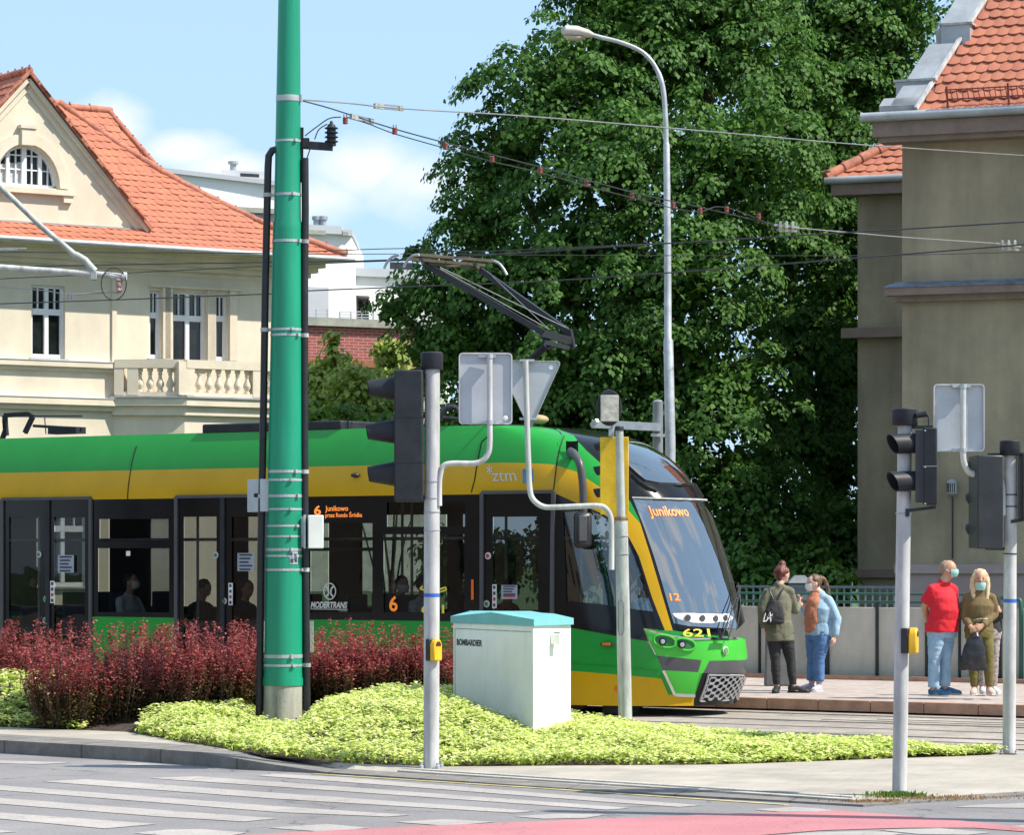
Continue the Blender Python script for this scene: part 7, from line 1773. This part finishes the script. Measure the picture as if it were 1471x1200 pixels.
    # --- shoes
    for s_ in 'LR':
        fd = Vector((feet_dir or {}).get(s_, lk)); fd.z = 0; fd.normalize(); a_ = J['an'+s_]; gz_ = a_.z-.085; b_ = Vector((a_.x, a_.y, gz_))
        mb = MB(); mb.tube([b_-fd*.065+up*.05, b_-fd*.03+up*.055, b_+fd*.06+up*.05, b_+fd*.13+up*.038, b_+fd*.19+up*.03, b_+fd*.205+up*.026], [(.035,.026),(.052,.038),(.048,.040),(.036,.046),(.026,.038),(.012,.02)], 14, up=up)
        if shoes[0] != 'low': mb.tube([b_+up*.05-fd*.02, b_+up*.105-fd*.02], [.042,.046], 12)
        s0 = organic(mb, 'shoe', shoes[1], t, .009, 2)
        mb = MB(); mb.tube([b_-fd*.075+up*.012, b_-fd*.02+up*.012, b_+fd*.08+up*.012, b_+fd*.17+up*.012, b_+fd*.212+up*.016], [(.012,.022),(.012,.036),(.012,.040),(.012,.042),(.009,.018)], 12, up=up); mb.build('sole', shoes[2], s0, smooth=True)
    # --- hair
    mb = MB(); hc = cols['hair']
    mb.ball(head+uph*.032-lk*.022, (hr*.82, hr*.92, hr*.92), 18, ax=B3)
    if hair == 'bald': mb = MB(); mb.ball(head+uph*.0-lk*.030, (hr*.82, hr*.82, hr*.60), 16, ax=B3)
    if hair == 'bun': mb.ball(head+uph*(hr*1.22)-lk*.02, (.052,.052,.044), 12); mb.ball(head-lk*.06-uph*.02, (.06,.05,.07), 10, ax=B3)
    if hair == 'pony': mb.tube(smooth_path([head+uph*.06-lk*.09, head+uph*.04-lk*.15, head-uph*.06-lk*.19, head-uph*.17-lk*.20],4), list(np.linspace(.038,.018,13)), 10)
    if hair == 'long':
        for s_ in (-1,1): mb.tube(smooth_path([head+uph*.05+sdh*s_*.05-lk*.01, head-uph*.04+sdh*s_*.085-lk*.005, head-uph*.16+sdh*s_*.085+lk*.02, head-uph*.25+sdh*s_*.075+lk*.05],4), list(np.linspace(.045,.022,13)), 10)
        mb.ball(head-lk*.05-uph*.07, (.085,.06,.12), 12, ax=B3)
    if hair == 'beard': mb = MB(); mb.ball(head+uph*.022-lk*.034, (hr*.80, hr*.82, hr*.88), 18, ax=B3)
    organic(mb, 'hair', hc, t, .009, 1, .010, 22, (1,1,.5))
    if mask:
        mb = MB(); vs = []; nx, nz = 9, 6; mz = mask[1] if isinstance(mask, tuple) else 0
        for j in range(nz):
            for i in range(nx):
                a = (i/(nx-1)-.5)*2.0; zz = (-.085+.095*j/(nz-1))+mz; rx_ = hr*(.98-.22*abs(zz+.02)/.09*(zz < -.02)); bul = .020*math.cos(a*1.1)*math.cos((j/(nz-1)-.5)*2.4)
                vs.append(head+sdh*math.sin(a)*(rx_*.80+bul)+lk*math.cos(a)*(rx_*.98+bul+.004)+uph*zz)
        mb.add(vs, [(j*nx+i, j*nx+i+1, (j+1)*nx+i+1, (j+1)*nx+i) for j in range(nz-1) for i in range(nx-1)]); mb.build('face_mask', mask[0] if isinstance(mask, tuple) else mask, t, smooth=True)
        mb = MB()
        for s_ in (-1,1): mb.tube([vs[nx//2]*0+head+sdh*s_*hr*.70+lk*hr*.45-uph*.02, head+sdh*s_*hr*.8-uph*.0], .002, 4)
        mb.build('mask_strap', M['white'], t)
    return t
def Q(Y): return lambda x, y, dy=0: P(x, y, Y+dy)
maskc = mat('turquoise face mask', (.30,.55,.50), .8, 0, .03); maskw = mat('white face mask', (.7,.7,.7), .8, 0, .03)
# woman with red bun, seen from behind
k = Q(40.4)
olive = cloth('olive jacket cloth', (.105,.11,.07), c2=(.16,.155,.105), scale=7); blackj = cloth('black jeans', (.022,.022,.024))
J = dict(head=k(1124,826,.03), neck=k(1120,838), shL=k(1102,849), shR=k(1134,848,.02), elL=k(1094,877,-.03), haL=k(1098,904,.03), elR=k(1142,877,.10), haR=k(1147,869,.30), hipL=k(1111,911), hipR=k(1129,911), knL=k(1114,949,-.02), knR=k(1136,951,.03), anL=k(1116,987,-.02), anR=k(1139.5,987,.02), hdR=Vector((.25,.2,.9)))
w1 = person('woman seen from behind with red hair in a bun, olive jacket and small black backpack', J, (.75,.62,-.12), dict(skin='skinpale', hair=cloth('red-brown hair', (.13,.025,.018), .5, .3, 30), top=olive, legs=blackj, crop=.93), 'jacket', 1.7, 'bun', None, 'long', ('ankle', cloth('black shoe leather', (.02,.02,.02), .5), M['rubber']), hem=.07, feet_dir={'L':(-.15,-.6,0),'R':(.95,-.3,0)}, build=.96)
t = thing('backpack', k(1112,885,-.2), 'small black drawstring backpack with white zigzag print on the olive jacket', 'backpack')
mb = MB(); mb.tube([k(1112,897,-.17), k(1112,893,-.19), k(1113,880,-.19), k(1114,866,-.17), k(1114,860,-.14)], [(.04,.10),(.065,.14),(.06,.12),(.035,.07),(.02,.03)], 16, up=(0,1,0)); organic(mb, 'bag', cloth('black bag cloth', (.02,.02,.024)), t, .011, 2, .01, 12)
mb = MB(); mb.tube(smooth_path([k(1111,862,-.17),k(1106,850,-.13),k(1104,845,-.06)],4), .012, 6); mb.tube(smooth_path([k(1117,862,-.17),k(1122,852,-.14),k(1126,845,-.06)],4), .010, 6); mb.build('strap', M['black'], t, smooth=True)
mb = MB(); zp = [(1097,891),(1100,881),(1102,889),(1106,880),(1107,894),(1110,883),(1100,893),(1096,893)]
zz = [k(x, y, -.268) for x, y in zp]; mb.tube(zz, .010, 6); mb.build('white_print', M['white'], t)
# woman in denim jacket
k = Q(40.9)
denim = cloth('light denim', (.24,.38,.50), c2=(.32,.47,.58)); jeans = cloth('blue jeans', (.055,.12,.27), c2=(.09,.19,.38)); peach = cloth('orange patterned blouse', (.45,.18,.09), c2=(.30,.12,.07), scale=28)
J = dict(head=k(1169,839), neck=k(1177,851), shL=k(1168,862,.08), shR=k(1190,861,-.06), elL=k(1160,883,.05), haL=k(1153,872,-.02), elR=k(1202,889,-.10), haR=k(1199,915,-.13), hipL=k(1169,910,.06), hipR=k(1182,910,-.06), knL=k(1168,948,.06), knR=k(1176,948,-.06), anL=k(1166,984,.05), anR=k(1177,985,-.06), hdL=Vector((-.35,-.1,.9)))
w2 = person('woman in light denim jacket and blue jeans, ponytail and white mask, arm raised', J, (-.93,-.34,-.1), dict(skin='skinpale', hair=cloth('brown hair', (.13,.07,.035), .5, .3, 30), top=denim, legs=jeans, crop=.86, legw=1.18, hemw=1.25), 'jacket', 1.62, 'pony', maskw, 'long', ('low', cloth('white-violet trainers', (.5,.46,.6), .6, .3, 25), M['whitepanel']), feet_dir={'L':(-.95,-.4,0),'R':(-.5,-.9,0)}, build=1.02)
mb = MB(); hc_ = (J['shL']+J['shR'])/2; mb.tube([k(1172,852,-.02),k(1169,864,-.03),k(1168,880,-.035),k(1168.5,898,-.03),k(1170,908,-.02)], [(.05,.06),(.09,.10),(.105,.115),(.105,.12),(.09,.12)], 14, up=(0,1,0)); organic(mb, 'blouse', peach, w2, .011, 3, .008, 12)
mb = MB()
for a in ('L','R'): mb.tube([J['an'+a]+Vector((0,0,.055)), J['an'+a]+Vector((0,0,.10))], [.058,.060], 14)
mb.build('trouser_turnup', denim, w2, smooth=True)
t = thing('mobile_phone', k(1147,858,-.08), 'dark mobile phone with reddish case, held up between the two women', 'phone'); mb = MB(); mb.box(k(1147.5,862,-.06), (.012,.075,.145), (1,.3,.35)); mb.build('phone', mat('phone case', (.25,.05,.04), .4), t, bevel=.005)
# man in red polo shirt
k = Q(38.65)
red = cloth('red polo cloth', (.62,.012,.025), var=.06); lj = cloth('faded blue jeans', (.20,.33,.46), c2=(.32,.45,.56)); 
J = dict(head=k(1363,819), neck=k(1357,834), shL=k(1339,845,-.05), shR=k(1369,845,.10), elL=k(1328,872,.02), haL=k(1333,895,.16), elR=k(1366,874,.24), haR=k(1346,894,.28), hipL=k(1346,906,-.04), hipR=k(1360,906,.06), knL=k(1342,948,-.05), knR=k(1358,946,.05), anL=k(1341,991,-.04), anR=k(1357,989,.08))
w3 = person('man in bright red polo shirt and faded jeans, masked, hands behind his back', J, (.86,-.5,-.02), dict(skin='skintan', hair=cloth('thin grey hair', (.33,.22,.16), .6, .2, 30), top=red, legs=lj, legw=1.06, hemw=1.3), 'shirt', 1.68, 'beard', maskc, 'short', ('low', cloth('blue trainers', (.03,.13,.25), .6, .2, 20), M['whitepanel']), belly=.075, feet_dir={'L':(.8,-.6,0),'R':(.97,-.1,0)}, build=1.10)
# blonde woman in olive
k = Q(38.6)
ol = cloth('olive knit top', (.15,.105,.04), var=.1); olt = cloth('olive trousers', (.15,.125,.03), var=.12)
J = dict(head=k(1408,832,-.02), neck=k(1407,846), shL=k(1390,857), shR=k(1425,857), elL=k(1384,884,.02), haL=k(1394,901,-.17), elR=k(1429,883,.02), haR=k(1411,899,-.17), hipL=k(1398,906), hipR=k(1415,906), knL=k(1398,948), knR=k(1420,948,-.02), anL=k(1400,989), anR=k(1421,989), hdL=Vector((.7,-.3,-.6)), hdR=Vector((-.75,-.3,-.5)), pnL=Vector((0,1,0)), pnR=Vector((0,1,0)))
w4 = person('blonde woman in olive top and trousers, mask under her chin, hands holding a bag', J, (-.05,-1,-.05), dict(skin='skintan', hair=cloth('blond hair', (.62,.45,.27), .5, .15, 30), top=ol, legs=olt, crop=.95), 'shirt', 1.6, 'long', (maskc, -.05), 'long', ('low', cloth('beige shoe', (.62,.42,.36), .5), M['whitepanel']), feet_dir={'L':(-.25,-1,0),'R':(.1,-1,0)})
mb = MB(); mb.tube([k(1398,892,-.13),k(1407,890,-.155),k(1418,890,-.12)], .014, 8); w5b = mb.build('belt', mat('studded belt', (.35,.28,.22), .4, .3, .5, 60), w4, smooth=True)
t = thing('plastic_bag', k(1400,930,-.2), 'glossy black plastic bag hanging from the hands of the blonde woman', 'bag')
mb = MB(); mb.tube([k(1402,908,-.20), k(1402,916,-.22), k(1400,930,-.21), k(1398,945,-.20), k(1398,962,-.19), k(1398,964,-.19)], [(.02,.03),(.035,.075),(.05,.13),(.06,.155),(.045,.17),(.02,.165)], 18, up=(0,1,0)); organic(mb, 'bag', mat('black plastic film', (.02,.022,.028), .25, 0, .2, 8, .3, 25), t, .010, 1, .016, 8, (1,1,.8))
# person mostly hidden behind her
k = Q(39.6)
J = dict(head=k(1412,833), neck=k(1414,846), shL=k(1403,858), shR=k(1430,857), elL=k(1402,884), haL=k(1410,900,-.1), elR=k(1437,885), haR=k(1436,878,-.18), hipL=k(1410,908), hipR=k(1426,908), knL=k(1410,948), knR=k(1427,948), anL=k(1411,988), anR=k(1427,988))
person('person mostly hidden behind the blonde woman, dark top and pale patterned leggings', J, (.2,-1,0), dict(skin='skin', hair=cloth('dark hair', (.05,.03,.02), .5), top=cloth('black top', (.02,.02,.022)), legs=cloth('patterned leggings', (.45,.38,.36), c2=(.12,.10,.10), scale=35)), 'shirt', 1.6, 'short', None, 'long', ('low', cloth('white trainers', (.6,.6,.62)), M['whitepanel']), feet_dir={'L':(0,-1,0),'R':(.2,-1,0)})

# passengers (seated) and driver
def sitter(label, u, v, look, topc, hairc, hair='short', skin='skin', msk=None, z=.84, dirn=1, phone=False):
    o = T(u, v, z); f = D*dirn; s_ = Wv
    def q(a, b, c): return o+f*a+s_*b+Vector((0,0,c))
    J = dict(head=q(.06,0,.62), neck=q(.02,0,.48), shL=q(0,-.17,.40), shR=q(0,.17,.40), elL=q(.08,-.23,.15), elR=q(.08,.23,.15), haL=q(.28,-.12,.16), haR=q(.28,.12,.14), hipL=q(0,-.09,.02), hipR=q(0,.09,.02), knL=q(.44,-.11,.04), knR=q(.44,.11,.04), anL=q(.42,-.11,-.36), anR=q(.42,.11,-.36))
    return person(label, J, look, dict(skin=skin, hair=hairc, top=topc, legs=blackj), 'shirt', 1.65, hair, msk, 'long', ('low', M['black'], M['rubber']), feet_dir={'L':f,'R':f})
dk = cloth('dark hair', (.02,.015,.012), .5); wsh = cloth('pale shirt', (.62,.66,.68)); dkc = cloth('dark clothes', (.03,.03,.04)); bl2 = cloth('blue shirt', (.16,.28,.40))
def useat(px, v):
    t_ = (px-CX)/F; return (37.7*t_-.12+v*(t_*math.cos(TH)-math.sin(TH)))/(math.cos(TH)+t_*math.sin(TH))
sitter('tram passenger in a pale shirt and white mask, in the window between the doors', useat(184,.45), .45, (.8,-.5,.1), wsh, dk, msk=maskw, z=.92)
sitter('tram passenger in dark clothes behind the second double door', useat(350,.5), .5, (.6,-.7,0), dkc, dk)
sitter('tram passenger bent forward, left leaf of the second double door', useat(288,.6), .6, (.8,-.4,-.4), dkc, dk)
sitter('tram passenger with dark hair and mask above the orange route number', useat(572,.5), .5, (.3,-.9,0), dkc, dk, msk=maskw, z=.9)
sitter('tram passenger in a pale shirt just left of the traffic light pole', useat(604,.55), .55, (.8,-.4,0), wsh, dk, z=.9)
sitter('tram passenger at the left edge, behind the first double door', useat(46,.9), .9, (.6,.6,0), dkc, dk, z=1.0)
sitter('tram passenger with a mask standing behind the cab door glass', useat(728,1.5), 1.5, (.7,-.5,0), cloth('coral top', (.45,.2,.17)), dk, msk=maskw, z=.85)
sitter('tram driver in a light blue shirt in the cab', .95, 1.15, (.95,-.3,0), bl2, dk, z=.92)
print('script objects', len(bpy.data.objects))
